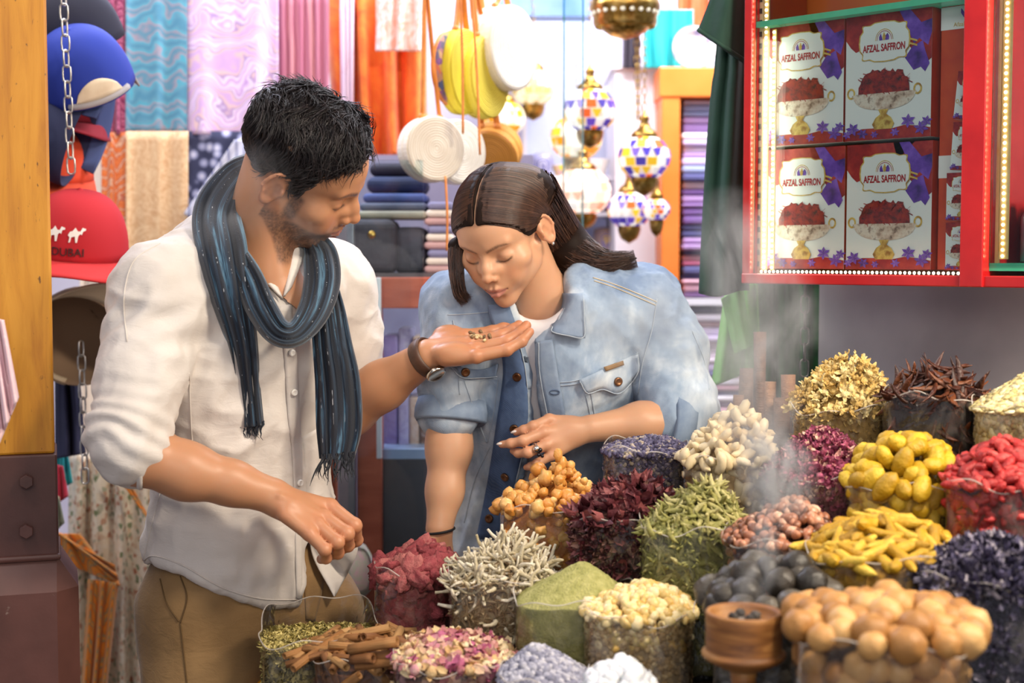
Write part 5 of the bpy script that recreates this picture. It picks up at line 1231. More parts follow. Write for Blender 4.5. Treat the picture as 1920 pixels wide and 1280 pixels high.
    # collar leaves standing open
    strip_on('collar_leaf', [(452, 432), (463, 455), (478, 490), (490, 520)], [(470, 428), (486, 470), (505, 505), (530, 560)], bv, 0.012, 0.003, LINEN, shirt, 16, 5, 0.004, 2.17)
    strip_on('collar_leaf', [(538, 444), (545, 470), (540, 510), (532, 556)], [(575, 452), (580, 478), (562, 500), (545, 540)], bv, 0.012, 0.003, LINEN, shirt, 16, 5, 0.006, 2.19)
    # ---- trousers
    kh = linen_mat('khaki_twill', '#7d5f38', '#94744a', 700, 0.35)
    S = SDF((-0.66, 1.95, 0.0), (-0.10, 2.66, 1.06), 0.008)
    S.ell(a3(452, 1110, 2.345), (.165, .118, .17), .03, RT); kneeR = np.array([-0.50, 2.16, 0.50]); kneeL = np.array([-0.28, 2.36, 0.50])
    S.chain([a3(385, 1160, 2.27), kneeR, np.array([-0.52, 2.22, 0.08])], [.098, .070, .058], .06, .03); S.chain([a3(575, 1160, 2.40), kneeL, np.array([-0.30, 2.44, 0.08])], [.098, .070, .058], .06, .03)
    V, Q = S.mesh(); V = smooth_mesh(V, Q, 2, 0.5); N = vnorm(V, Q); V = cloth_noise(V, N, [((0.9, -0.3, 0.2), 4, 14, 0.004), ((0.3, 0.1, -1), 4, 12, 0.004)], 9)
    tr = mesh_obj('trousers', V, Q, kh); put(tr, rt); bt = bvh_of(V, Q); st = pm('khaki_stitch', '#5c4424', 30, 0.8, 0)
    for pts in ([(300, 1085), (312, 1130), (335, 1165)], [(338, 1080), (350, 1120), (338, 1168)], [(338, 1168), (345, 1230), (352, 1300)], [(575, 1100), (580, 1180), (560, 1240)]): seam_on('seam', pts, bt, 0.0012, st, tr)
    strip_on('fly', [(568, 1010), (570, 1080), (574, 1160)], [(598, 1020), (606, 1090), (590, 1165)], bt, 0.003, 0.003, kh, tr, 16, 4)
    # hanging second shirt front below the hand
    fl_ = strip_on('shirt_tail', [(585, 960), (580, 1000), (590, 1050), (626, 1117)], [(662, 965), (668, 1000), (668, 1040), (627, 1118)], bt, 0.03, 0.0025, LINEN, shirt, 24, 8, 0.004, 2.24)
    for y0, y1 in ((985, 955), (900, 860)): pass
    strip_on('shirt_front', [(566, 820), (572, 900), (576, 1000)], [(598, 800), (612, 900), (650, 1000)], bv, 0.0, 0.003, LINEN, shirt, 24, 6, 0.0, 2.24)
    # shoes
    leather = pm('brown_shoe', ['#3a2216', '#5a3a26'], 12, 0.4, 0.2)
    for x, y in ((-0.52, 2.20), (-0.30, 2.42)):
        S = SDF((x - 0.12, y - 0.26, -0.01), (x + 0.24, y + 0.14, 0.14), 0.008); S.cap((x, y, 0.05), (x + 0.15, y - 0.10, 0.035), .048, .038, .02); S.cap((x, y, 0.05), (x, y, 0.10), .045, .045, .02)
        sl, X, Y, Z = S.sub((-9, -9, -9), (9, 9, 9)); S.f = np.maximum(S.f, -Z + 0.0 * X + 0.0 * Y); V, Q = S.mesh(); put(mesh_obj('shoe', V, Q, leather), rt)
    # ---- hair: shaped mass plus strands
    S = SDF((-0.12, -0.14, -0.08), (0.12, 0.14, 0.17), 0.0022)
    def e(c, r, k=12, op='add'): S.ell(np.array(c) * .001, np.array(r) * .001, k * .001, None, op)
    e((0, -8, 48), (78, 96, 80.5)); e((0, 14, 78), (63, 61, 46), 20); e((0, 40, 85), (50, 38, 30), 18); e((0, -46, 58), (66, 56, 58), 20)
    X, Y, Z = S.grid(); ym = Y * 1000; zf = np.interp(ym, [-120, -80, -45, -34, -22, 6, 12, 30, 36, 46, 58, 72, 90, 120], [-52, -52, -40, 2, 30, 32, -4, -4, 30, 56, 76, 96, 102, 104]) * .001
    S.f = np.maximum(S.f, (zf - Z) * 0.8)
    V, Q = S.mesh(); V = smooth_mesh(V, Q, 2, 0.5); N = vnorm(V, Q); top = sstep(0.03, 0.09, V[:, 2])
    q = V * np.array([1, 0.35, 1]); V = V + N * ((0.003 * vnoise(q, 70, 2, 2)) + top * 0.006 * vnoise(V * np.array([0.7, 0.8, 1]), 32, 9, 2))[:, None]; N = vnorm(V, Q)
    hair = mesh_obj('hair', H.w(V), Q, HAIR_B); fattr(hair, 'rnd', 0.3 + 0.2 * vnoise(V * np.array([2, 0.4, 2]), 120, 3, 2)); put(hair, rt)
    rs = np.random.RandomState(3); paths = []; idx = rs.choice(len(V), 5200); WX, WY, WZ = (vnoise(V, 22, 60 + c, 2) for c in range(3)); PH = vnoise(V, 30, 70, 2) * 4
    for i in idx:
        p = V[i]; nn = N[i]; tp = float(sstep(0.05, 0.10, np.array(p[2])))
        flow = np.array([0.25 * np.sign(p[0] + 1e-6) * (1 - tp) + 0.75 * tp, (0.30 if p[1] < 0.045 else -0.15) * tp - 0.35 * (1 - tp), -0.8 * (1 - tp)]); flow = flow + 0.75 * np.array([WX[i], WY[i], WZ[i]]) + 0.07 * rs.randn(3); flow -= nn * (flow @ nn); flow /= np.linalg.norm(flow) + 1e-9
        L = (0.015 + 0.026 * tp) * (0.6 + 0.7 * rs.rand()); w = np.cross(nn, flow); a0 = PH[i]
        lift = 0.0015 + 0.0045 * tp * rs.rand(); pts = []
        for t in np.linspace(0, 1, 7): pts.append(p + flow * L * t + nn * (lift * math.sin(PI * min(t * 0.8 + 0.1, 1)) - 0.001) + w * (0.0050 * tp * math.sin(4.5 * t + a0) + 0.0003 * rs.randn()))
        paths.append(H.w(np.array(pts)))
    s = strand_mesh('hair_strands', paths, 0.00075, HAIR_M, None, 3, seed=4); s.parent = hair
    # ---- scarf
    sc = ribbon('scarf', [(478, 312, 2.28), (440, 336, 2.24), (408, 395, 2.19), (414, 460, 2.135), (430, 545, 2.115), (452, 640, 2.14), (462, 720, 2.165), (470, 800, 2.175)], [26, 34, 46, 50, 42, 30, 25, 25], SCARF, rt, 4, 0.007, 0.020, 70, 40, 1)
    ribbon('scarf_loop', [(412, 405, 2.20), (440, 470, 2.145), (466, 520, 2.118), (488, 575, 2.105), (520, 622, 2.105), (556, 625, 2.12), (588, 585, 2.15), (604, 530, 2.19), (600, 478, 2.23), (585, 448, 2.26)], [10, 22, 28, 30, 27, 25, 30, 34, 32, 20], SCARF, sc, 3, 0.007, 0.020, 70, 36, 2)
    ribbon('scarf_end', [(604, 520, 2.20), (614, 580, 2.185), (622, 650, 2.18), (632, 720, 2.185), (636, 800, 2.19), (632, 862, 2.195)], [26, 33, 38, 42, 42, 32], SCARF, sc, 5, 0.006, 0.012, 60, 40, 3)
    ribbon('scarf_neck', [(430, 335, 2.32), (455, 322, 2.36), (490, 330, 2.38), (530, 400, 2.36), (585, 455, 2.30)], [24, 30, 34, 34, 24], SCARF, sc, 3, 0.006, 0.02, 40, 30, 4)
    fringe('fringe', ((446, 795, 2.17), (494, 795, 2.17)), 26, 11, SCARF, sc, 1); fringe('fringe', ((600, 858, 2.19), (664, 852, 2.19)), 46, 15, SCARF, sc, 2, 8)
    # ---- wrist watch
    strap = pm('brown_leather_strap', ['#3c2418', '#5c3c2a'], 30, 0.5, 0.3); met = pm('watch_steel', ['#b8b0a4', '#e8e2d8'], 20, 0.2, 0, metallic=1.0)
    ax2 = (wr2 - el2) / np.linalg.norm(wr2 - el2); u1 = np.cross(ax2, [0, 1, 0]); u1 /= np.linalg.norm(u1); u2 = np.cross(ax2, u1); c = wr2 - ax2 * 0.004
    V1, F1 = tube_geo([Vector(c + 0.0312 * (math.cos(t) * u1 + math.sin(t) * u2)) for t in np.linspace(0, 2 * PI, 41)], 0.0042, 8, False)
    # broaden the strap along the arm
    V1 = [Vector(c) + (Vector(v) - Vector(c)) + Vector(ax2) * (((Vector(v) - Vector(c)).dot(Vector(ax2))) * 1.9) for v in V1]; wt = mesh_obj('watch', V1, F1, strap); put(wt, rt)
    q = Vector(-u1 * np.sign((-u1)[2]) if True else u1); q = Vector((u1 if u1[2] < 0 else -u1) * 0.85 + np.array([0, -0.5, 0])).normalized(); M = Matrix.Translation(Vector(c) + q * 0.033) @ q.to_track_quat('Z', 'X').to_matrix().to_4x4()
    V1, F1 = lathe_geo([(0.0003, 0.006), (0.013, 0.006), (0.015, 0.0075), (0.0175, 0.006), (0.018, 0.0), (0.0003, 0.0)], 28, M); o = mesh_obj('watch_case', V1, F1, met); o.parent = wt
    # grains held in the palm
    gm = [pm('grain_a', ['#b89a6a', '#e0cca0'], 90, 0.6, 0.2), pm('grain_b', ['#5a4632', '#8a7050'], 90, 0.6, 0.2)]; rs = np.random.RandomState(2); bb = bvh_of(isl[2][0], isl[2][1])
    for i in range(16):
        px, py = 902 + 12 * rs.randn(), 632 + 3.5 * rs.randn(); p = onto(px, py, bb, 0.0); V1, F1 = lump(0.0034, 400 + i, 0.3, 2, (1.2, 0.9, 0.8))
        if p is None: continue
        o = mesh_obj('spice_grain', V1, F1, gm[i % 2]); o.location = p + Vector((0, 0.0, 0.002)); o.rotation_euler = tuple(rs.rand(3) * 6); tag(o, 'tiny tan spice grain lying in the outstretched palm', 'spice grain', 'grains in the open palm')
    return rt
build_man()
# ================================================================== the woman
def denim_mat(name, cols, fade=5.0):
    t = NT(name); n = t.noise(fade, 6, None, 0.65, 0.4); m = t.noise(40, 4, t.mapped((1, 1, 0.5))); f = t.math('ADD', t.math('MULTIPLY', n, 0.75), t.math('MULTIPLY', m, 0.25))
    c = t.ramp(f, [(0.36, cols[0]), (0.5, cols[1]), (0.64, cols[2])])
    tw = t.add('ShaderNodeTexWave', wave_type='BANDS', bands_direction='DIAGONAL'); tw.inputs['Scale'].default_value = 260; tw.inputs['Distortion'].default_value = 1.5; t.l(t.co(), tw.inputs['Vector'])
    t.base(t.mix(t.math('MULTIPLY', tw.outputs['Fac'], 0.05), c, '#e4e8ee')); t.set(Roughness=0.85); t.bump(t.math('ADD', t.math('MULTIPLY', tw.outputs['Fac'], 0.12), t.noise(30, 5, None, 0.6, 0.5)), 0.35, 0.004); return t.m
DENIM = denim_mat('denim_light', ['#6a80a0', '#94a8c0', '#cdd7e0']); DENIM_D = denim_mat('denim_dark', ['#33496c', '#46608a', '#5f7ba4'], 9); DENIM_S = denim_mat('denim_mid', ['#5a7090', '#7489a6', '#92a4bb'], 6)
def build_woman():
    rt = root('person', a3(1000, 1280, 2.62) * np.array([1, 1, 0]), 'person in light blue denim jacket bending to smell the offered spice', 'person')
    H = Headspace((-0.0101, 2.42, 1.5335), 155.7, -36.3, 4.7, 0.94); skin = (0.62, 0.345, 0.205); dark = (0.03, 0.018, 0.014)
    nb = [H.l(a3(1012, 556, 2.50)), H.l(a3(1010, 640, 2.56))]
    S = SDF((-0.13, -0.16, -0.33), (0.13, 0.14, 0.14), 0.0022)
    head_field(S, 1, ([np.array((0, -0.028, -0.01)), nb[0], nb[1]], [0.050, 0.052, 0.052])); V, Q = S.mesh(); V = smooth_mesh(V, Q, 1, 0.4); V0 = V.copy()
    V[:, 0] *= 1 - 0.13 * sstep(0.02, 0.07, V[:, 1]) * sstep(0.01, -0.07, V[:, 2]); C = head_colors(V0, 1, skin, (0.50, 0.20, 0.17), dark, (0.07, 0.04, 0.028)); isl = [(H.w(V), Q, C)]
    # left forearm and hand resting across the body
    el, wr = a3(1278, 790, 2.42), a3(1108, 803, 2.375)
    fs = [[(a3(1075, 792, 2.378), .0105), (a3(1030, 787, 2.368), .0098), (a3(1000, 799, 2.352), .0086), (a3(982, 806, 2.355), .0076), (a3(968, 810, 2.362), .0064)],
          [(a3(1072, 803, 2.370), .0108), (a3(1020, 811, 2.352), .0100), (a3(981, 826, 2.338), .0086), (a3(958, 831, 2.345), .0076), (a3(941, 833, 2.355), .0062)],
          [(a3(1070, 815, 2.365), .0105), (a3(1024, 834, 2.346), .0096), (a3(990, 848, 2.335), .0083), (a3(972, 849, 2.348), .0073), (a3(962, 845, 2.36), .0060)],
          [(a3(1072, 825, 2.365), .0098), (a3(1034, 853, 2.348), .0086), (a3(1008, 868, 2.342), .0074), (a3(996, 874, 2.352), .0066), (a3(987, 876, 2.362), .0056)],
          [(a3(1090, 800, 2.40), .0115), (a3(1050, 800, 2.415), .0098), (a3(1010, 815, 2.41), .0085), (a3(985, 822, 2.405), .0070)]]
    isl.append(limb_island([a3(1288, 745, 2.44), el, el * 0.55 + wr * 0.45 + np.array([0, 0, 0.003]), wr], [.040, .0385, .033, .0225], fs,
        [lambda S: [S.cap(wr, fs[i][1][0], .0155, .0098, .010) for i in range(4)], lambda S: S.ell((fs[1][0][0] + fs[2][0][0]) / 2, (.026, .020, .024), .010)], skin, kf=0.009))
    # right forearm hanging down
    e2, w2 = a3(842, 770, 2.45), a3(824, 990, 2.40)
    f2 = [[(a3(822, 1010, 2.40), .011), (a3(818 + 9 * i, 1062, 2.39 + 0.014 * i), .0098), (a3(820 + 9 * i, 1098, 2.38 + 0.014 * i), .0086), (a3(824 + 8 * i, 1122, 2.385 + 0.014 * i), .0072)] for i in range(4)]
    f2.append([(a3(815, 1005, 2.39), .0115), (a3(800, 1040, 2.375), .010), (a3(798, 1068, 2.37), .0078)])
    isl.append(limb_island([e2, a3(842, 840, 2.44), a3(834, 920, 2.42), w2], [.041, .0375, .030, .023], f2, [lambda S: [S.cap(w2, f2[i][1][0], .016, .010, .010) for i in range(4)]], skin))
    S = SDF((-0.20, 2.32, 0.70), (0.40, 2.86, 1.48), 0.007); S.chain([a3(1012, 556, 2.51), a3(1012, 690, 2.56), a3(990, 880, 2.63), a3(985, 1080, 2.70)], [.048, .065, .065, .08], .04)
    S.chain([a3(1012, 580, 2.53), a3(880, 595, 2.50), a3(852, 680, 2.47), e2], [.045, .038, .036, .040], .03); S.chain([a3(1012, 580, 2.53), a3(1180, 595, 2.53), a3(1246, 660, 2.50), a3(1288, 745, 2.44)], [.045, .038, .036, .038], .03)
    S.cap(a3(955, 1090, 2.70), np.array([-0.06, 2.69, 0.72]), .07, .06, .03); S.cap(a3(1015, 1090, 2.70), np.array([0.10, 2.71, 0.72]), .07, .06, .03)
    V, Q = S.mesh(); isl.append((V, Q, np.tile(np.array(skin), (len(V), 1))))
    body = skin_obj(isl, 'body', SKIN_W, None); put(body, rt)
    nail = pm('pale_nail', ['#f2e4dc', '#fbf2ec'], 10, 0.2, 0)
    for q, d in ((fs[0], 0), (fs[1], 1)):
        p = q[-1][0]; t = q[-1][0] - q[-2][0]; t /= np.linalg.norm(t); V1, F1 = lump(0.0056, 2, 0.0, 2, (1, 1, 1)); M = Matrix.Translation(Vector(p + t * 0.003 + np.array([0, -0.0035, 0.002]))) @ Vector(t).to_track_quat('X', 'Z').to_matrix().to_4x4() @ Matrix.Diagonal((1.45, 0.85, 0.5, 1))
        o = mesh_obj('fingernail', [M @ Vector(v) for v in V1], F1, nail); o.parent = body
    # silver ring with dark stones
    silver = pm('ring_silver', ['#c8c4be', '#f0ece6'], 20, 0.2, 0, metallic=1.0); m = fs[2][1][0] * 0.45 + fs[2][2][0] * 0.55; t = fs[2][2][0] - fs[2][1][0]; t /= np.linalg.norm(t); u = np.cross(t, [0, 1, 0]); u /= np.linalg.norm(u); v = np.cross(t, u)
    rg = tube('finger_ring', [Vector(m + 0.0102 * (math.cos(a) * u + math.sin(a) * v)) for a in np.linspace(0, 2 * PI, 25)], 0.0018, silver, None, 8); put(rg, rt)
    for i, (dx, dz, r, mt) in enumerate([(0, 0.002, .0065, silver), (.006, 0.0, .0042, pm('onyx', '#16121a', 5, 0.15, 0)), (.004, -.008, .0036, pm('onyx', '#16121a', 5, 0.15, 0)), (.010, -.010, .003, pm('onyx', '#16121a', 5, 0.15, 0))]):
        V1, F1 = lump(r, i, 0.1, 2); o = mesh_obj('ring_stone', V1 + m + np.array([dx, -0.0115, dz]), F1, mt); o.parent = rg
    band = tube('hair_band', [Vector(a3(825, 994, 2.399) + 0.0245 * np.array([math.cos(a), math.sin(a), 0.15 * math.cos(a)])) for a in np.linspace(0, 2 * PI, 25)], 0.0022, pm('black_elastic', '#141216', 20, 0.7, 0), None, 8); put(band, rt)
    # ---- t-shirt
    yaw = math.radians(18); fd = np.array([-math.sin(yaw), -math.cos(yaw), 0]); ld = np.array([math.cos(yaw), -math.sin(yaw), 0]); up = np.array([0, 0.33, 0.94]); up = up - 0
    lean = np.array([0.02, 0.30, -0.95]); lean /= np.linalg.norm(lean); zc = -lean; xc = np.cross(fd, zc); xc /= np.linalg.norm(xc); yc = np.cross(zc, xc); RT = np.stack([xc, yc, zc], 1)
    TEE = linen_mat('white_jersey', '#dcd6da', '#ece8ea', 1200, 0.15)
    S = SDF((-0.16, 2.28, 0.92), (0.26, 2.80, 1.48), 0.006); S.ell(a3(1012, 690, 2.535), (.140, .092, .17), .03, RT); S.ell(a3(990, 880, 2.61), (.125, .088, .22), .06, RT); S.cap(a3(900, 590, 2.50), a3(1130, 590, 2.54), .05, .05, .05)
    S.cap(a3(1000, 520, 2.38), a3(1008, 555, 2.42), .055, .050, .006, 'sub'); S.cap(a3(1008, 540, 2.47), a3(1010, 480, 2.50), .060, .07, .006, 'sub')
    V, Q = S.mesh(); V = smooth_mesh(V, Q, 2, 0.5); V = cloth_noise(V, vnorm(V, Q), [((0.4, 0, 1), 4, 18, 0.003)], 3); tee = mesh_obj('t_shirt', V, Q, TEE); put(tee, rt); bt = bvh_of(V, Q)
    seam_on('neck_rib', [(955, 566), (975, 585), (1005, 588), (1030, 574), (1045, 552)], bt, 0.0028, TEE, tee, 0.0)
    # ---- jacket
    rS, lS = a3(864, 580, 2.49), a3(1195, 582, 2.53)
    S = SDF((-0.22, 2.24, 0.90), (0.40, 2.86, 1.50), 0.0045)
    S.ell(a3(1015, 700, 2.545), (.172, .118, .19), .03, RT); S.ell(a3(985, 880, 2.61), (.150, .105, .24), .07, RT); S.ell(a3(955, 1040, 2.66), (.150, .112, .14), .07, RT)
    nk = a3(1015, 555, 2.54); S.cap(rS, nk, .060, .060, .05); S.cap(lS, nk, .066, .060, .05); S.ell(a3(1110, 600, 2.52), (.09, .07, .07), .05)
    S.chain([rS, a3(852, 680, 2.47), a3(846, 768, 2.455)], [.058, .053, .050], .035, .02)
    S.chain([lS, a3(1246, 660, 2.50), a3(1276, 768, 2.445), a3(1262, 790, 2.43)], [.070, .064, .056, .051], .04, .02)
    S.cap(a3(1005, 500, 2.44), a3(1010, 560, 2.46), .060, .055, .008, 'sub'); S.cap(a3(1010, 560, 2.52), a3(1012, 470, 2.52), .058, .075, .008, 'sub')
    # open front: wedge cut between the two panels
    sl, X, Y, Z = S.sub((-0.2, 2.2, 0.9), (0.2, 2.62, 1.50)); d = Y * cp - (Z - CAM_Z) * sp; pxx = 960 + FPX * X / d; pyy = 640 - FPX * (Y * sp + (Z - CAM_Z) * cp) / d
    lo = np.interp(pyy, [540, 600, 690, 790, 900, 1000], [950, 966, 984, 990, 968, 935]); hi = np.interp(pyy, [540, 600, 640, 700, 790, 880, 1000], [1052, 1046, 1010, 1012, 1028, 1012, 975])
    dep = np.interp(pyy, [540, 700, 900, 1050], [2.51, 2.53, 2.60, 2.66]); cut = np.minimum(np.minimum(pxx - lo, hi - pxx) / 1080, dep - Y); S.f[sl] = np.maximum(S.f[sl], cut.astype(np.float32))
    V, Q = S.mesh(); V = smooth_mesh(V, Q, 2, 0.5); N = vnorm(V, Q)
    V = cloth_noise(V, N, [((0.7, 0.1, -0.7), 6, 17, 0.0062), ((-0.3, 0.2, -1), 6, 21, 0.0055), ((1, 0.2, 0.5), 5, 34, 0.0030)], 21)
    jk = mesh_obj('denim_jacket', V, Q, DENIM); put(jk, rt); bv = bvh_of(V, Q)
    th = pm('denim_thread', ['#c8b088', '#d8c4a0'], 60, 0.7, 0); thw = pm('denim_edge', ['#a4b2c2', '#bac6d2'], 60, 0.8, 0.2); thd = pm('denim_seam_dark', ['#4a5c78', '#5a6c88'], 60, 0.8, 0.2)
    # collar
    strip_on('collar', [(1040, 548), (1042, 580), (1036, 605), (1034, 624)], [(1092, 552), (1096, 580), (1098, 610), (1096, 634)], bv, 0.014, 0.006, DENIM_S, jk, 20, 6, 0.004, 2.45)
    strip_on('collar', [(916, 572), (918, 590), (925, 610), (938, 632)], [(952, 568), (960, 590), (968, 612), (976, 640)], bv, 0.014, 0.006, DENIM_S, jk, 20, 6, 0.003, 2.42)
    seam_on('collar_edge', [(1036, 612), (1036, 622), (1065, 629), (1094, 632), (1096, 600), (1094, 560)], bv, 0.0010, thw, jk, 0.021)
    # plackets
    strip_on('placket', [(936, 640), (944, 700), (930, 800), (915, 900), (893, 1010)], [(972, 636), (986, 700), (990, 790), (968, 900), (935, 1010)], bv, 0.005, 0.004, DENIM_D, jk, 40, 6)
    strip_on('placket', [(1010, 640), (1012, 700), (1028, 790), (1012, 880)], [(1036, 636), (1046, 700), (1060, 790), (1050, 880)], bv, 0.005, 0.004, DENIM_S, jk, 34, 5)
    seam_on('placket_edge', [(973, 640), (986, 700), (990, 790), (968, 900), (936, 1005)], bv, 0.0009, thw, jk, 0.008); seam_on('placket_edge', [(1010, 642), (1012, 700), (1028, 788)], bv, 0.0009, thw, jk, 0.008)
    copper = pm('copper_button', ['#5a3c28', '#8a6244'], 40, 0.35, 0.2, metallic=0.8)
    for x, y in ((970, 706), (964, 803), (948, 893), (918, 972), (872, 697), (1158, 715)): button_on(x, y, bv, 0.0078, copper, jk, lift=0.008)
    button_on(934, 604, bv, 0.006, pm('pearl_button', ['#e8e2d8', '#fbf8f2'], 20, 0.25, 0), jk)
    # buttonhole
    o = tube('buttonhole', [Vector(p) for p in [onto(1040 + 9 * math.cos(a), 735 + 4 * math.sin(a), bv, 0.008) for a in np.linspace(0, 2 * PI, 16)] if p is not None], 0.0012, thd, None, 5); o.parent = jk
    # pocket flaps, yoke and panel seams
    strip_on('pocket_flap', [(1086, 712), (1130, 692), (1165, 675), (1196, 664)], [(1100, 736), (1128, 728), (1160, 737), (1198, 694)], bv, 0.006, 0.004, DENIM, jk, 24, 5, 0.002)
    strip_on('pocket_flap', [(842, 682), (872, 690), (905, 692), (934, 682)], [(860, 690), (872, 708), (905, 708), (930, 706)], bv, 0.006, 0.004, DENIM_S, jk, 24, 5, 0.002)
    seam_on('flap_edge', [(1087, 714), (1102, 737), (1130, 730), (1160, 738), (1186, 715), (1198, 692), (1196, 666)], bv, 0.0009, thw, jk, 0.010)
    seam_on('flap_edge', [(842, 684), (866, 707), (905, 708), (932, 706)], bv, 0.0009, thw, jk, 0.010)
    for pts in ([(1034, 718), (1085, 712), (1140, 688), (1196, 662)], [(1034, 724), (1086, 718), (1142, 694), (1196, 669)], [(842, 690), (880, 712), (932, 710)], [(870, 712), (890, 770), (912, 830)], [(934, 712), (926, 770), (914, 830)], [(1098, 738), (1106, 775), (1110, 800)], [(1108, 738), (1114, 772), (1118, 796)],
                [(1112, 520), (1150, 532), (1200, 552), (1232, 566)], [(1114, 526), (1150, 538), (1198, 558), (1230, 572)], [(1232, 560), (1222, 620), (1205, 680), (1196, 740)], [(915, 585), (880, 588), (840, 590)], [(850, 600), (858, 680), (862, 740)], [(920, 835), (890, 900), (870, 980)], [(1298, 620), (1322, 680), (1330, 730)]):
        seam_on('seam', pts, bv, 0.0008, th if pts[0][1] < 560 else thw, jk, 0.001)
    o = strip_on('leather_tab', [(1132, 688), (1168, 676)], [(1136, 696), (1170, 684)], bv, 0.014, 0.002, pm('tab_leather', ['#7a5c3a', '#94744c'], 30, 0.6, 0.2), jk, 8, 3)
    # turned-back cuffs
    def cuff(c, ax, R, tilt, n=33):
        ax = ax / np.linalg.norm(ax); a1 = np.cross(ax, [0, 1, 0]); a1 /= np.linalg.norm(a1); a2 = np.cross(ax, a1); V1 = []; F1 = []
        for i in range(n):
            t = 2 * PI * i / (n - 1); rr = R * (1 + 0.05 * math.sin(3 * t)); b = c + rr * (math.cos(t) * a1 + math.sin(t) * a2)
            for (o1, o2) in ((0, 0), (0.018, 0.004), (0.034, 0.004), (0.04, 0.0), (0.034, -0.006), (0.0, -0.006)): V1.append(b + ax * (o1 - 0.02 + tilt * math.cos(t)) + (math.cos(t) * a1 + math.sin(t) * a2) * o2)
        for i in range(n - 1):
            for j in range(6): j2 = (j + 1) % 6; F1.append((i * 6 + j, i * 6 + j2, (i + 1) * 6 + j2, (i + 1) * 6 + j))
        o = mesh_obj('turned_cuff', V1, F1, DENIM_S); o.parent = jk
    cuff(a3(1262, 794, 2.425), wr - el, .060, 0.012); cuff(a3(846, 772, 2.452), w2 - e2, .0585, 0.0)
    # ---- trousers below
    S = SDF((-0.26, 2.40, 0.0), (0.26, 2.98, 1.06), 0.010); S.ell(a3(985, 1080, 2.70), (.16, .12, .15), .03); S.chain([np.array([-0.06, 2.70, 0.86]), np.array([-0.07, 2.66, 0.48]), np.array([-0.08, 2.74, 0.06])], [.092, .064, .05], .05, .03); S.chain([np.array([0.10, 2.72, 0.86]), np.array([0.11, 2.68, 0.48]), np.array([0.12, 2.76, 0.06])], [.092, .064, .05], .05, .03)
    V, Q = S.mesh(); V = smooth_mesh(V, Q, 2, 0.5); put(mesh_obj('trousers', V, Q, pm('charcoal_cotton', ['#2c2a30', '#3a383e'], 10, 0.85, 0.2)), rt)
    for x in (-0.08, 0.12):
        S = SDF((x - 0.1, 2.50, -0.01), (x + 0.1, 2.86, 0.12), 0.008); S.cap((x, 2.74, 0.04), (x - 0.03, 2.60, 0.03), .042, .034, .02); V, Q = S.mesh(); V[:, 2] = np.maximum(V[:, 2], 0.0); put(mesh_obj('shoe', V, Q, pm('white_trainer', ['#e4e0dc', '#f2f0ec'], 10, 0.6, 0.1)), rt)
    # ---- hair
    tailL = [a3(1042, 442, 2.54), a3(1074, 474, 2.535), a3(1110, 492, 2.515), a3(1145, 496, 2.50), a3(1192, 484, 2.495)]; radL = [.046, .040, .030, .017, .003]
    tailR = [a3(858, 462, 2.415), a3(856, 510, 2.40), a3(862, 548, 2.40), a3(876, 566, 2.405)]; radR = [.014, .010, .006, .002]
    lp = H.l(np.array(tailL + tailR)); S = SDF(np.minimum((-0.11, -0.14, -0.10), lp.min(0) - 0.03), np.maximum((0.11, 0.12, 0.15), lp.max(0) + 0.03), 0.0025)
    def e(c, r, k=12, op='add'): S.ell(np.array(c) * .001, np.array(r) * .001, k * .001, None, op)
    e((0, -9, 49), (80.5, 98, 83)); e((0, 34, 52), (67, 62, 55), 14); e((0, -58, 10), (64, 46, 62), 20)
    X, Y, Z = S.grid(); ym = Y * 1000; zf = np.interp(ym, [-120, -60, -30, -22, 4, 10, 30, 46, 62, 78, 92, 120], [-80, -70, -30, 24, 28, 12, 16, 34, 58, 78, 88, 90]) * .001
    S.f = np.maximum(S.f, (zf - Z) * 0.8)
    st_ = np.array((-0.044, -0.062, 0.050)); S.chain([st_] + list(lp[:5]), [.044] + [r / .94 for r in radL], .03, .015)
    S.chain([np.array((0.056, 0.012, 0.055)), np.array((0.062, 0.018, 0.0))] + list(lp[5:]), [.012, .014] + [r / .94 for r in radR], .014, .01)
    # the parting: a groove along the middle, down to the scalp
    S.f = S.f + 0.0085 * np.exp(-(X / 0.0026) ** 2) * (Z > 0.06) * (ym > -45)
    V, Q = S.mesh(); V = smooth_mesh(V, Q, 2, 0.5); N = vnorm(V, Q); V = V + N * (0.0012 * vnoise(V, 60, 4, 2))[:, None]
    HB = BVHTree.FromPolygons([tuple(v) for v in V], [tuple(int(i) for i in q) for q in Q]); hair = mesh_obj('hair', H.w(V), Q, HAIR_U); fattr(hair, 'rnd', np.full(len(V), 0.25)); put(hair, rt)
    rs = np.random.RandomState(11); paths = []
    cen = np.array([0, -9, 49.0]); rad = np.array([81.2, 99, 84])
    def on_cap(d, lift=0): d = d / np.linalg.norm(d / rad); return (cen + d * (1 + lift / 85)) * .001
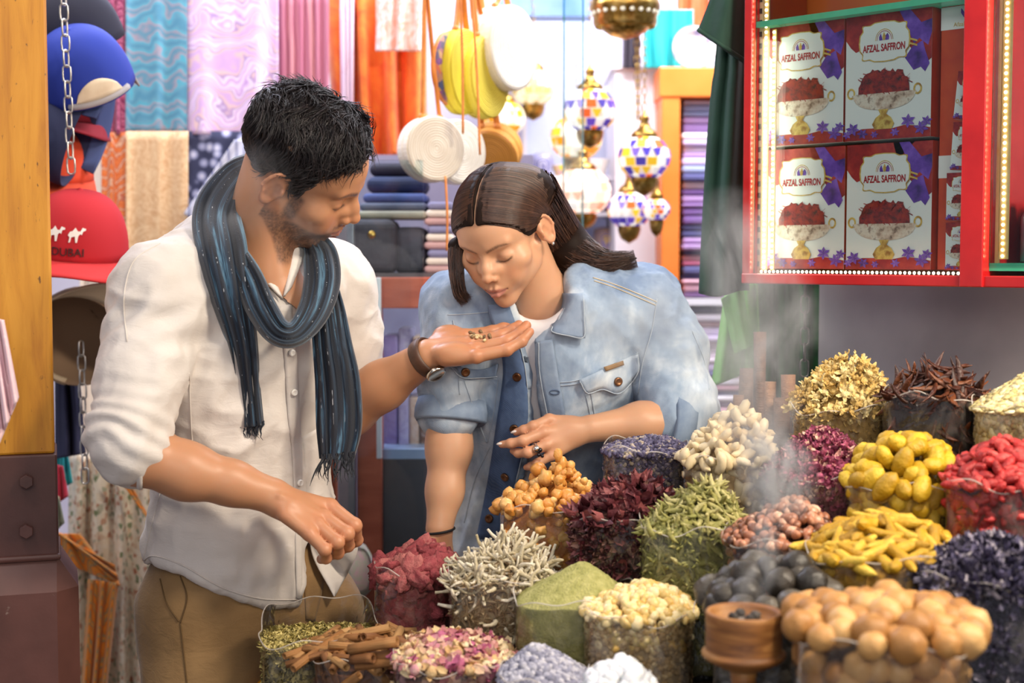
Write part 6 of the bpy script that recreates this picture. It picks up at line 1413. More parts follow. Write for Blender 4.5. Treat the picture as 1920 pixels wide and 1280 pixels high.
    def strandset(side, n):
        for i in range(n):
            a = 0.22 + 1.72 * rs.rand(); d0 = np.array([side * 0.035, math.cos(a), math.sin(a)]); u = (a - 0.22) / 1.72
            tgt = np.array([side * 1.0, 0.02 - 0.72 * u, -0.36 - 0.20 * u]) if side < 0 else np.array([side * 1.0, 0.42 - 1.05 * u, -0.42 - 0.20 * u])
            d0 = d0 / np.linalg.norm(d0); d1 = tgt / np.linalg.norm(tgt); om = math.acos(max(-1, min(1, d0 @ d1))); lf = rs.rand() * 1.2; pts = []
            for t in np.linspace(0, 1, 12): pts.append(on_cap((math.sin((1 - t) * om) * d0 + math.sin(t * om) * d1) * rad, lf * min(1, t * 5) - 0.5 - 1.5 * (t > 0.95)))
            q = []
            for k, p in enumerate(pts):
                loc, nn, _, _ = HB.find_nearest(Vector(p)); q.append(np.array(loc) + np.array(nn) * (0.0004 + 0.0009 * lf * min(1, k / 3)))
            for k in range(1, len(q) - 1): q[k] = (q[k - 1] + 2 * q[k] + q[k + 1]) / 4
            paths.append(H.w(np.array(q)))
    def fall(start, tail, radii, n, jag):
        C = spline([start] + list(tail), 22); Rr = np.interp(np.linspace(0, 1, 22), np.linspace(0, 1, len(radii) + 1), [radii[0]] + list(radii)); pts, T, Nn, B = frames([Vector(c) for c in C])
        for i in range(n):
            a = rs.rand() * 2 * PI; tw = 0.8 * rs.randn(); s0 = int(rs.rand() * 6); e0 = 22 - int(rs.rand() ** 1.3 * 11); k = 0.96 + 0.10 * rs.rand(); q = []
            for m in range(s0, e0):
                f = m / 21; aa = a + tw * f; q.append(np.array(pts[m]) + (Rr[m] * k + jag * f * f * rs.rand()) * (math.cos(aa) * np.array(Nn[m]) + math.sin(aa) * np.array(B[m])))
            for m in range(1, len(q) - 1): q[m] = (q[m - 1] + q[m] * 2 + q[m + 1]) / 4
            if len(q) > 4: paths.append(np.array(q))
    strandset(-1, 2900); strandset(1, 2100)
    fall(H.w(st_[None])[0], tailL, radL, 1500, 0.014); fall(H.w(np.array([[0.062, 0.018, 0.0]]))[0], tailR, radR, 600, 0.012)
    s = strand_mesh('hair_strands', paths, 0.00095, HAIR_W, None, 3, seed=5); s.parent = hair
    # earring
    ea = Vector(H.w(np.array([[-0.084, -0.004, -0.026]]))[0]); V1, F1 = lump(0.0028, 1, 0, 2); o = mesh_obj('ear_stud', V1 + np.array(ea), F1, silver); put(o, rt)
    return rt
build_woman()
# ================================================================== spice stall: stepped stand, clear bags, heaps
RNG = np.random.RandomState(7)
EU = Vector((0.7071, -0.7071, 0)); EV = Vector((0.7071, 0.7071, 0))
ROWC = {1: 1.83, 2: 2.05, 3: 2.27, 4: 2.50, 5: 2.73}
STEPZ = {1: 0.755, 2: 0.835, 3: 0.915, 4: 1.00, 5: 1.08}

def plastic_mat():
    t = NT('clear_plastic')
    n1 = t.noise(16, 3, t.mapped((1, 1, 0.6)), 0.6, 1.2)
    bp = t.add('ShaderNodeBump'); bp.inputs['Strength'].default_value = 0.55; bp.inputs['Distance'].default_value = 0.012
    t.l(n1, bp.inputs['Height'])
    tr = t.add('ShaderNodeBsdfTransparent'); tr.inputs['Color'].default_value = (0.97, 0.96, 0.94, 1)
    gl = t.add('ShaderNodeBsdfGlossy'); gl.inputs['Roughness'].default_value = 0.13; t.l(bp.outputs['Normal'], gl.inputs['Normal'])
    df = t.add('ShaderNodeBsdfDiffuse'); df.inputs['Color'].default_value = (0.85, 0.8, 0.74, 1)
    fr = t.add('ShaderNodeFresnel'); fr.inputs['IOR'].default_value = 1.38; t.l(bp.outputs['Normal'], fr.inputs['Normal'])
    f = t.math('MINIMUM', t.math('MULTIPLY_ADD', fr.outputs[0], 1.3, 0.02), 0.8)
    m0 = t.add('ShaderNodeMixShader'); t.l(t.ramp(t.noise(22, 3, t.mapped((1, 1, 0.5)), 0.6, 1.5), [(0.50, (0.01, 0.01, 0.01)), (0.75, (0.12, 0.12, 0.12))]), m0.inputs[0])
    t.l(tr.outputs[0], m0.inputs[1]); t.l(df.outputs[0], m0.inputs[2])
    m1 = t.add('ShaderNodeMixShader'); t.l(f, m1.inputs[0]); t.l(m0.outputs[0], m1.inputs[1]); t.l(gl.outputs[0], m1.inputs[2])
    t.l(m1.outputs[0], t.out.inputs['Surface']); return t.m
PLASTIC = plastic_mat()

def piece(L, R, prof, bend=0.0, sides=7, n=7, flat=1.0, wob=0.0, seed=0, twist=0.0):
    rs = np.random.RandomState(seed); ts = np.linspace(0, 1, n); pts = []; rad = []
    ph = rs.rand() * 6
    for t in ts:
        x = (t - 0.5) * L; a = (t - 0.5)
        pts.append((x, twist * L * math.sin(a * 5 + ph), bend * L * (4 * a * a - 0.5)))
        rad.append(max(R * prof(t) * (1 + wob * (rs.rand() - 0.5) * 2), R * 0.04))
    V, F = tube_geo(pts, rad, sides, True, flat)
    V = np.array([list(v) for v in V])
    if wob: V = V + (rs.rand(*V.shape) - 0.5) * wob * R * 0.5
    return V, F
def petal(L, W, curl, seed=0):
    rs = np.random.RandomState(seed); V = []; F = []
    for i in range(4):
        t = i / 3; w = W * math.sin(PI * (0.18 + 0.72 * t))
        for j in (-1, 0, 1):
            V.append(((t - 0.5) * L, j * w * 0.5, curl * L * ((t - 0.5) ** 2 * 2 + 0.35 * abs(j)) + (rs.rand() - 0.5) * L * 0.12))
    for i in range(3):
        for j in range(2): a = i * 3 + j; F.append((a, a + 1, a + 4, a + 3))
    return np.array(V), F
ov = lambda t: math.sqrt(max(1 - (2 * t - 1) ** 2, 0.0))
fat = lambda t: max(1 - abs(2 * t - 1) ** 4, 0.0) ** 0.5
spin = lambda t: math.sin(PI * min(max(t, 0.02), 0.98)) ** 0.8

def rand_rot(nrm, rs, lay=0.6):
    """random rotation whose local z leans towards nrm by 'lay' (1 = lies flat on the heap)"""
    z = (Vector(nrm) * lay + Vector(rs.randn(3) * 0.5) * (1 - lay)).normalized()
    a = Vector(rs.randn(3)); x = (a - z * a.dot(z)).normalized(); y = z.cross(x)
    return Matrix((x, y, z)).transposed()

class Bag:
    def __init__(s, row, x0, x1, rim_py, apex, label, kw=None, c=None, depth_r=None, H=None, power=1.7):
        xc = (x0 + x1) / 2; t = (xc - 960) / FPX; c = c or ROWC[row]
        Y = c / (1 + t); s.cx = t * Y; s.cy = Y; s.r = (x1 - x0) / 2 / FPX * Y * 0.99
        s.fw = Vector((s.cx, s.cy, 0)).normalized(); s.rt = Vector((s.fw.y, -s.fw.x, 0))
        s.zr = P(xc, rim_py, Y - s.r).z; s.zb = STEPZ[row]; s.row = row
        ap = P(apex[0], apex[1], Y); s.ax = (ap - Vector((s.cx, s.cy, 0))).dot(s.rt) / s.r
        s.ax = max(-0.6, min(0.6, s.ax)); s.H = ap.z - s.zr; s.p = 3.2; s.pw = power; s.label = label
        s.back = 0.15
    def w(s, u, v, z): return Vector((s.cx, s.cy, 0)) + s.rt * (u * s.r) + s.fw * (v * s.r) + Vector((0, 0, z))
    def h(s, u, v):
        rho = (np.abs(u) ** s.p + np.abs(v) ** s.p) ** (1 / s.p)
        k = np.clip(1 - rho, 0, 1)
        uu = u - s.ax * k; vv = v - s.back * k
        r2 = np.clip((np.abs(uu) ** 2.4 + np.abs(vv) ** 2.4) ** (1 / 2.4), 0, 1.2)
        return s.zr - 0.004 + s.H * np.clip(1 - r2 ** s.pw, 0, 1)
    def nrm(s, u, v):
        e = 0.05
        gx = (s.h(np.array(u + e), np.array(v)) - s.h(np.array(u - e), np.array(v))) / (2 * e * s.r)
        gy = (s.h(np.array(u), np.array(v + e)) - s.h(np.array(u), np.array(v - e))) / (2 * e * s.r)
        return (s.rt * float(-gx) + s.fw * float(-gy) + Vector((0, 0, 1))).normalized()
    def wall(s, a):
        c_, s_ = math.cos(a), math.sin(a); k = (abs(c_) ** s.p + abs(s_) ** s.p) ** (-1 / s.p); return c_ * k, s_ * k
    def spots(s, n, rs, side=0.0, cand=10, off=0.0, low=0.11, vmax=0.75):
        """n points over the top of the heap and, for a share 'side', behind the plastic in front"""
        out = []; pts = []
        for i in range(n):
            best = None
            for _ in range(cand):
                if rs.rand() < side:
                    a = -PI / 2 + (rs.rand() - 0.5) * 2.6; u, v = s.wall(a); dz = rs.rand() ** 1.2 * low
                    nn = (s.rt * u + s.fw * v).normalized(); k = 1 - off / s.r
                    q = s.w(u * k, v * k, s.zr - 0.006 - dz); it = (q, nn)
                else:
                    u, v = rs.rand(2) * 2 - 1
                    if v > vmax or abs(u) ** s.p + abs(v) ** s.p > 1.0: continue
                    q = s.w(u * 0.98, v * 0.98, float(s.h(np.array(u), np.array(v)))); nn = s.nrm(u, v); it = (q, nn)
                d = min(((q - o).length for o in pts), default=1.0)
                if best is None or d > best[0]: best = (d, it)
            if best: out.append(best[1]); pts.append(best[1][0])
        return out
    def build_bag(s, seed=0, rise=0.004, back_rise=0.0):
        rs = np.random.RandomState(seed + 11); n = 72; m = 14; V = []; F = []
        rt = empty('clear_plastic_bag', (s.cx, s.cy, s.zb)); tag(rt, s.label, 'plastic bag', 'clear bags of spice on the stall')
        top = s.zr + rise; ph = rs.rand(4) * 6
        for i in range(m + 1):
            f = i / m
            for k in range(n):
                a = 2 * PI * k / n; u, v = s.wall(a)
                wr = 1.012 + 0.010 * math.sin(5 * a + ph[0] + 3 * f) + 0.008 * math.sin(11 * a + ph[1] - 7 * f) * (0.4 + f) + 0.02 * (f > 0.93) * math.sin(3 * a + ph[2])
                zz = s.zb + (top - s.zb) * f + (f ** 3) * (0.006 * math.sin(3 * a + ph[3]) + 0.004 * math.sin(7 * a + ph[1]) + back_rise * max(0, math.sin(a)))
                V.append(s.w(u * wr, v * wr, zz))
        for i in range(m):
            for k in range(n): k2 = (k + 1) % n; F.append((i * n + k, i * n + k2, (i + 1) * n + k2, (i + 1) * n + k))
        V.append(s.w(0, 0, s.zb)); c = len(V) - 1
        for k in range(n): F.append((c, (k + 1) % n, k))
        put(mesh_obj('bag_wall', V, F, PLASTIC), rt)
        ring = [V[m * n + k] for k in range(n)] + [V[m * n]]
        put(tube('rim_fold', ring, 0.0011, RIMMAT, sides=5), rt)
        return rt
    def core(s, name, mat, label, cat, shrink=0.95, drop=0.0, N=34, jag=0.0, seed=0):  # under loose pieces the core colour is darkened to stand in for gap shade
        """the body of the heap: domed top over a filled lower part, one continuous surface"""
        V = []; F = []; n = 48; rings = 14
        zs0 = s.zb + 0.004
        for i in range(rings + 1):
            f = 1 - i / rings
            for k in range(n):
                a = 2 * PI * k / n; u, v = s.wall(a); u *= f * shrink; v *= f * shrink
                V.append(s.w(u, v, float(s.h(np.array(u / shrink), np.array(v / shrink))) - drop))
        for j in range(1, 5):
            for k in range(n):
                a = 2 * PI * k / n; u, v = s.wall(a)
                V.append(s.w(u * shrink, v * shrink, s.zr - 0.004 - drop + (zs0 - s.zr + 0.004 + drop) * j / 4))
        def rr(i): return i if i <= rings else i
        for i in range(rings):
            for k in range(n): k2 = (k + 1) % n; F.append((i * n + k, i * n + k2, (i + 1) * n + k2, (i + 1) * n + k))
        b = (rings + 1) * n; prev = 0
        for j in range(4):
            cur = b + j * n
            for k in range(n): k2 = (k + 1) % n; F.append((cur + k, cur + k2, prev + k2, prev + k))
            prev = cur
        V = np.array([list(v) for v in V])
        if jag:
            d = vnoise(V, 70, seed, 3) * jag; V = V + d[:, None] * np.array([0.5, 0.5, 1.0])
        o = mesh_obj(name, V, F, mat)
        return tag(o, label, cat, None, 'stuff')
    def singles(s, name, geos, mat, n, label, cat, group, rs, side=0.35, scale=(0.8, 1.2), lay=0.7, sink=0.3, size=0.01, off=None, low=0.11, cand=10):
        """every piece its own object, sharing a few meshes"""
        mats = mat if isinstance(mat, list) else [mat]
        mes = []
        for gi, (V, F) in enumerate(geos):
            o = mesh_obj(name, V, F, mats[gi % len(mats)]); mes.append(o.data); bpy.data.objects.remove(o)
        objs = []
        for i, (q, nn) in enumerate(s.spots(n, rs, side, cand, size if off is None else off, low)):
            o = link(name, mes[rs.randint(len(mes))]); k = scale[0] + (scale[1] - scale[0]) * rs.rand()
            o.matrix_world = Matrix.Translation(q + nn * (size * (0.5 - sink) * (1 + 0.7 * rs.rand()) if nn.z > 0.05 else 0.0) ) @ rand_rot(nn, rs, lay).to_4x4() @ Matrix.Diagonal((k, k, k, 1))
            objs.append(tag(o, label, cat, group))
        if len(objs) > 5:
            left = list(objs); key = {'topmost': lambda o: -o.matrix_world.translation.z, 'leftmost': lambda o: proj(o.matrix_world.translation)[0], 'rightmost': lambda o: -proj(o.matrix_world.translation)[0], 'lowest visible': lambda o: -proj(o.matrix_world.translation)[1]}
            for word, f in key.items():
                b = min(left, key=f); left.remove(b); b['label'] = word + ' ' + label
        return objs
    def mass(s, name, geos, mat, n, label, cat, rs, side=0.35, scale=(0.7, 1.3), lay=0.5, size=0.004, low=0.12, parent=None):
        """many tiny pieces joined into one object"""
        AV = []; AF = []; AR = []; base = 0; got = 0
        u = rs.rand(n * 2) * 2 - 1; v = rs.rand(n * 2) * 2 - 1
        ok = (np.abs(u) ** s.p + np.abs(v) ** s.p < 0.99) & (v < 0.8); u = u[ok][:int(n * (1 - side))]; v = v[ok][:int(n * (1 - side))]
        pts = []
        for a, b in zip(u, v): pts.append((s.w(a, b, float(s.h(np.array(a), np.array(b)))), None, a, b))
        for i in range(int(n * side)):
            a = -PI / 2 + (rs.rand() - 0.5) * 2.7; uu, vv = s.wall(a); k = 1 - (size * 0.8) / s.r
            pts.append((s.w(uu * k, vv * k, s.zr - rs.rand() * low), (s.rt * uu + s.fw * vv).normalized(), 0, 0))
        for q, nn, a, b in pts:
            if nn is None: nn = s.nrm(a, b)
            V, F = geos[rs.randint(len(geos))]; R = np.array(rand_rot(nn, rs, lay)); k = scale[0] + (scale[1] - scale[0]) * rs.rand()
            W = (V * k) @ R.T + np.array(q + nn * (size * 0.35 * (rs.rand() * 2 - 0.3) if nn.z > 0.05 else 0.0))
            AV.append(W); AF += [tuple(x + base for x in f) for f in F]; AR += [rs.rand()] * len(V); base += len(V)
        o = mesh_obj(name, np.concatenate(AV), AF, mat); fattr(o, 'rnd', AR)
        if parent is not None: o.parent = parent; o['kind'] = 'stuff'; return o
        return tag(o, label, cat, None, 'stuff')
RIMMAT = pm('plastic_rim', ['#d9cfc4', '#efe8e0'], 30, 0.25, 0.0, spec=0.8)
RIMMAT.node_tree.nodes['Principled BSDF'].inputs['Alpha'].default_value = 0.35

# ---- the stepped stand
def build_stand():
    rt = root('stepped_spice_stand', (0.35, 1.9, 0), 'dark wooden stepped stand carrying the bags of spice', 'display stand')
    wood = pm('stand_wood', ['#2c1d14', '#4a3222'], 14, 0.6, 0.3, stretch=(1, 1, 8))
    left = {1: -0.62, 2: -0.40, 3: -0.20, 4: -0.06, 5: 0.02}
    M0 = Matrix(((EU.x, EV.x, 0, 0), (EU.y, EV.y, 0, 0), (0, 0, 1, 0), (0, 0, 0, 1)))
    for r in range(1, 6):
        v0 = ROWC[r] * 0.7071 - 0.08; v1 = ROWC[r] * 0.7071 + (0.08 if r < 5 else 0.12)
        u0 = {1: -1.84, 2: -1.74, 3: -1.60, 4: -1.53, 5: -1.44}[r]; u1 = -0.30
        put(box_obj('step', u0, u1, v0, v1, 0.0, STEPZ[r] - 0.002, wood, None, 0.003, M0), rt)
build_stand()

def C(name, cols, rnd='object', **kw):
    return pm(name + '_' + (rnd or 'plain'), cols, kw.pop('scale', 60), kw.pop('rough', 0.65), kw.pop('bump', 0.6), rnd=rnd, bdist=kw.pop('bdist', 0.0045), detail=8, **kw)
def R_(i): return np.random.RandomState(100 + i)

# ---------------- row 2
b = Bag(2, 700, 850, 1092, (862, 1030), 'clear bag of red rock-like chunks at the end of its row')
b.H *= 0.95; b.build_bag(1, 0.016)
b.core('red_chunk_rubble', C('red_chunk_core', ['#7a2430', '#a8404a'], None), 'broken red rubble filling the bag under the red chunks', 'spice', 0.86, 0.022, jag=0.01)
b.singles('red_chunk', [lump(0.0165, i, 0.85, 3, (1.25, 0.9, 0.8), 1.9) for i in range(6)], C('red_chunk', ['#702a30', '#a34a50', '#c48078'], scale=90, bump=0.9, rough=0.9), 84,
          'rough dusty red chunk heaped in the clear bag beside the pale twisted roots', 'spice chunk', 'red chunks in the bag', R_(1), 0.4, (0.7, 1.25), 0.3, 0.2, 0.018, low=0.10)
b = Bag(2, 841, 1040, 1100, (978, 1006), 'clear bag of pale twisted roots beside the red chunks', power=1.4)
b.build_bag(2)
b.core('root_fragments', C('root_core', ['#8a7654', '#b9a684'], None), 'small root fragments filling the bag below the pale twisted roots', 'spice', 0.93, 0.012, jag=0.008)
tw = [piece(0.046, 0.0023, lambda t: 0.7 + 0.5 * math.sin(3 * t), 0.22, 6, 8, 1, 0.25, i, 0.18) for i in range(7)]
b.singles('dried_root', tw, C('dried_root', ['#a99a74', '#d8ccb0', '#efe6d2'], scale=140), 290,
          'pale twisted dried root in the clear bag left of the green powder', 'dried root', 'pale dried roots in the bag', R_(2), 0.05, (0.7, 1.3), 0.45, 0.1, 0.006, cand=4)
b.mass('root_crumbs', [piece(0.018, 0.002, ov, 0.1, 5, 4, 1, 0.2, i) for i in range(4)], C('root_crumb', ['#6b5438', '#a08660', '#cbb896'], 'attr'), 1500, 'brown crumbs of root seen through the lower bag wall', 'spice', R_(3), 0.85, (0.6, 1.3), 0.6, 0.004, 0.15)
b = Bag(2, 966, 1190, 1142, (1098, 1052), 'clear bag heaped with smooth pale green powder', power=1.35)
b.build_bag(3)
def powder_mat(name, cols, fine=500):
    return pm(name, cols, 70, 0.95, 0.9, bscale=fine, bdist=0.006, detail=8, spec=0.1)
b.core('green_herb_powder', powder_mat('green_powder', ['#98975a', '#a8a567', '#bab577'], 260), 'pale olive green herb powder heaped to a smooth rounded cone', 'spice powder', 0.985, 0, jag=0.0045)
b = Bag(2, 1096, 1305, 1168, (1228, 1100), 'clear bag of pale yellow gum drops beside the green powder', power=1.6)
b.build_bag(4)
b.core('gum_fragments', C('gum_core', ['#8f7a58', '#b8a078'], None), 'crumbled gum and chaff filling the bag below the pale gum drops', 'spice', 0.94, 0.012, jag=0.006)
b.singles('gum_drop', [lump(0.0075, 20 + i, 0.3, 2, (1.15, 1, 0.8)) for i in range(5)], C('gum_drop', ['#c89c44', '#dcc484', '#ecdcb4'], rough=0.35, bump=0.15, sss=0.3), 270,
          'small pale yellow gum drop in the clear bag behind the white crystals', 'gum drop', 'pale gum drops in the bag', R_(4), 0.12, (0.7, 1.3), 0.3, 0.1, 0.008, low=0.03, cand=5)
b.mass('gum_crumbs', [lump(0.004, i, 0.4, 1) for i in range(4)], C('gum_crumb', ['#8a7048', '#b99a68', '#dcc79c'], 'attr'), 1200, 'crumbled gum seen through the lower wall of the bag', 'spice', R_(5), 0.95, (0.6, 1.3), 0.4, 0.005, 0.17)
b = Bag(2, 1345, 1560, 1170, (1480, 1072), 'clear bag of round black limes behind the wooden burner', power=1.6)
b.build_bag(5)
def lime(seed, R=0.0235):
    V, F = lump(R, seed, 0.07, 3, (1, 1, 0.94), 1.4)
    r = np.linalg.norm(V, axis=1); th = np.arctan2(V[:, 1], V[:, 0]); z = V[:, 2] / r
    V = V * (1 - 0.035 * np.cos(7 * th) * (1 - z * z))[:, None]
    tip = np.clip((z - 0.93) / 0.07, 0, 1); V[:, 2] += tip * R * 0.14; V = V * (1 - 0.10 * np.exp(-((z + 1) / 0.03)))[:, None]
    return V, F
b.core('black_lime_gap_core', C('blime_core', ['#171310', '#2a241e'], None), 'dark filler core under the black limes, coloured as gap shade', 'spice', 0.8, 0.03)  # filler body, near-black colour paints the shade between limes
b.singles('black_lime', [lime(i, 0.0200) for i in range(5)], C('black_lime', ['#1a1612', '#3a342d', '#6a6256'], scale=45, rough=0.4, bump=0.4), 58,
          'round dried black lime heaped behind the smoking wooden burner', 'dried lime', 'black limes in the bag', R_(6), 0.35, (0.78, 1.12), 0.3, -0.2, 0.019)
b = Bag(2, 1500, 1822, 1240, (1655, 1160), 'wide clear bag of tan dried limes at the front of the stall', c=1.92, power=1.7)
b.zb = STEPZ[2]; b.build_bag(6, 0.012)
b.core('tan_lime_gap_core', C('tlime_core', ['#5b3f22', '#7d5a34'], None), 'brown filler core under the tan dried limes, darkened as gap shade', 'spice', 0.8, 0.03)  # filler body, its browns are darkened to act as shade between limes
b.singles('tan_dried_lime', [lime(10 + i, 0.0182) for i in range(5)], C('tan_lime', ['#8f602e', '#b98548', '#d6ab6e'], scale=30, rough=0.5, bump=0.4), 92,
          'round tan dried lime heaped in the wide front bag', 'dried lime', 'tan dried limes in the bag', R_(7), 0.33, (0.80, 1.15), 0.3, -0.35, 0.017)

# ---------------- row 3
b = Bag(3, 938, 1112, 968, (1068, 878), 'clear bag of golden amber resin in front of the woman', power=1.5)
b.build_bag(7, 0.008)
b.core('resin_crumbs', C('resin_core', ['#a8622a', '#c98a48'], None, rough=0.35), 'crumbled amber resin filling the bag between the lumps', 'spice', 0.88, 0.014, jag=0.008)
def cluster(seed):
    rs = np.random.RandomState(seed); VV = []; FF = []; n0 = 0
    for i in range(4):
        V, F = lump(0.0092, seed * 7 + i, 0.6, 2, (1, 1, 1), 2.2); V = V * (0.7 + 0.5 * rs.rand()) + (rs.rand(3) - 0.5) * 0.019
        VV.append(V); FF += [tuple(x + n0 for x in f) for f in F]; n0 += len(V)
    return np.concatenate(VV), FF
resin = C('resin', ['#c47c2c', '#dca458', '#eec88a'], rough=0.3, bump=0.3, sss=0.35)
b.singles('resin_lump', [cluster(i) for i in range(6)], resin, 72,
          'golden amber resin lump heaped in the clear bag below the ringed hand', 'resin lump', 'amber resin lumps in the bag', R_(8), 0.33, (0.75, 1.2), 0.2, 0.1, 0.014)
V, F = cluster(91)
o = mesh_obj('resin_lump', V * np.array([0.9, 0.9, 1.5]), F, resin); o.location = b.w(0.30, 0.0, b.zr + b.H + 0.008)
tag(o, 'golden resin lump standing upright on top of the resin heap', 'resin lump', 'amber resin lumps in the bag')
b = Bag(3, 1077, 1270, 985, (1205, 900), 'clear bag of dark red dried hibiscus flowers', power=1.3)
b.build_bag(8)
b.core('hibiscus_fragments', C('hib_core', ['#2a1015', '#4a1a22'], None), 'dark hibiscus fragments filling the bag below the curled flowers', 'spice', 0.92, 0.012, jag=0.01)
b.singles('hibiscus_flower', [petal(0.026, 0.014, 0.9, i) for i in range(7)], C('hibiscus', ['#34161c', '#6e3038', '#a4605e'], rough=0.5), 290,
          'curled dark red dried hibiscus petal in the clear bag left of the cardamom', 'dried flower', 'hibiscus petals in the bag', R_(9), 0.06, (0.7, 1.3), 0.15, 0.0, 0.008, cand=4)
b.mass('hibiscus_crumbs', [petal(0.02, 0.011, 0.8, i) for i in range(5)], C('hibcrumb', ['#2a1216', '#5a2a2c', '#a07868'], 'attr'), 700, 'dry hibiscus pieces pressed against the bag wall', 'spice', R_(10), 0.95, (0.6, 1.2), 0.5, 0.006, 0.16)
b = Bag(3, 1204, 1405, 1002, (1340, 898), 'clear bag heaped with slim green pods', power=1.35)
b.build_bag(9)
b.core('pod_fragments', C('pod_core', ['#5e5c2c', '#7d7a40'], None), 'broken green pods filling the bag below the heap', 'spice', 0.92, 0.012, jag=0.01)
pod = [piece(0.03, 0.0042, spin, 0.14, 6, 7, 0.8, 0.12, i, 0.05) for i in range(6)]
b.singles('green_pod', pod, C('green_pod', ['#66682c', '#98934e', '#d2c88e'], scale=120, rough=0.55), 295,
          'slim pale green dried pod in the clear bag between hibiscus and brown berries', 'spice pod', 'green pods in the bag', R_(11), 0.08, (0.7, 1.25), 0.45, 0.0, 0.006, cand=4)
b.mass('pod_pieces', pod, C('podcrumb', ['#64652c', '#93934e', '#c8c488'], 'attr'), 520, 'green pods pressed against the lower bag wall', 'spice', R_(12), 0.85, (0.7, 1.2), 0.7, 0.005, 0.17)
b = Bag(3, 1364, 1575, 1030, (1500, 940), 'clear bag of mixed brown berries behind the black limes', power=1.5)
b.build_bag(10)
b.core('berry_gap_core', C('nut_core', ['#3a221a', '#5c3826'], None), 'dark filler core under the brown berries, coloured as gap shade', 'spice', 0.92, 0.012)  # filler body whose dark colour imitates shade between the berries
b.singles('brown_berry', [lump(0.0072, 40 + i, 0.25, 2, (1.2, 0.95, 0.8)) for i in range(5)], C('brown_berry', ['#2a1a16', '#7d4a30', '#b5785a', '#dcb9a0'], rough=0.35, bump=0.2), 295,
          'small glossy brown berry in the clear bag left of the yellow turmeric fingers', 'dried berry', 'brown berries in the bag', R_(13), 0.22, (0.7, 1.25), 0.3, 0.0, 0.008, low=0.09, cand=4)
b = Bag(3, 1523, 1808, 1062, (1662, 972), 'clear bag of long yellow turmeric fingers', power=1.6)
b.build_bag(11)
b.core('turmeric_finger_gap_core', C('tf_core', ['#8a6410', '#b0841c'], None), 'yellow filler core under the turmeric fingers, darkened as gap shade', 'spice', 0.9, 0.02)  # filler body, darker yellow paints shade into the gaps between fingers
yel = ['#946c0c', '#c09418', '#dcba48']
b.singles('turmeric_finger', [piece(0.062, 0.0082, lambda t: fat(t) * (1 - 0.3 * t), 0.06, 8, 10, 1, 0.16, i, 0.03) for i in range(6)] + [piece(0.036, 0.008, fat, 0.05, 8, 7, 1, 0.15, 40 + i) for i in range(3)],
          C('turmeric_finger', yel, scale=60, rough=0.55), 150, 'long yellow turmeric finger in the clear bag below the round turmeric bulbs', 'turmeric root', 'turmeric fingers in the bag', R_(14), 0.35, (0.75, 1.2), 0.75, 0.0, 0.009, low=0.13, cand=6)
b = Bag(3, 1735, 1985, 1105, (1868, 1012), 'clear bag of dark violet dried flowers at the stall corner', power=1.4)
b.build_bag(12)
b.core('violet_flower_fragments', C('vio_core', ['#161222', '#2a2238'], None), 'dark violet flower crumbs filling the bag', 'spice', 0.92, 0.012, jag=0.01)
b.mass('violet_dried_flowers', [petal(0.016, 0.009, 0.9, i) for i in range(6)], C('violet_flower', ['#15111e', '#2c263e', '#645e80', '#c8bfc2'], 'attr', rough=0.7), 3600, 'dark violet and pale dried flower petals heaped in the corner bag', 'dried flowers', R_(15), 0.42, (0.6, 1.3), 0.2, 0.01, 0.18)

# ---------------- row 4
b = Bag(4, 1132, 1292, 852, (1240, 820), 'clear bag of purple lavender beside the denim jacket', power=2.2)
b.build_bag(13)
b.core('lavender_crumbs', C('lav_core', ['#2a2438', '#443c58'], None), 'fine lavender crumbs filling the bag', 'spice', 0.94, 0.008, jag=0.006)
b.mass('lavender_buds', [lump(0.0042, i, 0.25, 1, (1.7, 0.9, 0.9)) for i in range(4)], C('lavender', ['#231d33', '#3e3758', '#6c6684', '#cdba90'], 'attr'), 4200, 'purple lavender buds with tan husks heaped in the bag', 'lavender', R_(16), 0.5, (0.6, 1.2), 0.4, 0.006, 0.14)
b = Bag(4, 1284, 1452, 872, (1388, 765), 'clear bag heaped high with pale cashew-like nuts', power=1.35)
b.build_bag(14)
b.core('nut_crumbs', C('cashew_core', ['#a88a62', '#c8ab80'], None), 'crumbs of pale nut filling the bag', 'spice', 0.86, 0.018)
b.singles('pale_curved_nut', [piece(0.031, 0.0072, fat, 0.32, 8, 9, 1, 0.08, i) for i in range(5)], C('cashew', ['#c4a878', '#dcc8a0', '#ecdfc2'], scale=25, rough=0.5, bump=0.15), 190,
          'pale curved nut in the tall heap beside the purple lavender', 'nut', 'pale curved nuts in the bag', R_(17), 0.24, (0.75, 1.2), 0.35, 0.0, 0.011, low=0.10)
b = Bag(4, 1443, 1652, 905, (1540, 806), 'clear bag of pink rose petals behind the brown berries', power=1.5)
b.build_bag(15)
b.core('rose_crumbs', C('rose_core', ['#4a1a28', '#6a2a38'], None), 'crumbled dark rose petals filling the bag', 'spice', 0.92, 0.01, jag=0.008)
b.mass('rose_petals', [petal(0.013, 0.009, 0.7, i) for i in range(5)] + [lump(0.005, 70, 0.2, 1)], C('rose_petal', ['#3a1220', '#7d2a48', '#b4587a', '#e6c8a8'], 'attr'), 3400, 'magenta and cream dried rose petals heaped in the bag', 'dried petals', R_(18), 0.4, (0.6, 1.2), 0.3, 0.008, 0.15)
b = Bag(4, 1590, 1806, 922, (1715, 828), 'clear bag of round yellow turmeric bulbs', power=1.9)
b.build_bag(16)
b.core('turmeric_bulb_gap_core', C('tb_core', ['#8a6a10', '#a8841c'], None), 'yellow filler core under the turmeric bulbs, darkened as gap shade', 'spice', 0.84, 0.025)  # filler body, yellow darkened to imitate shade between the bulbs
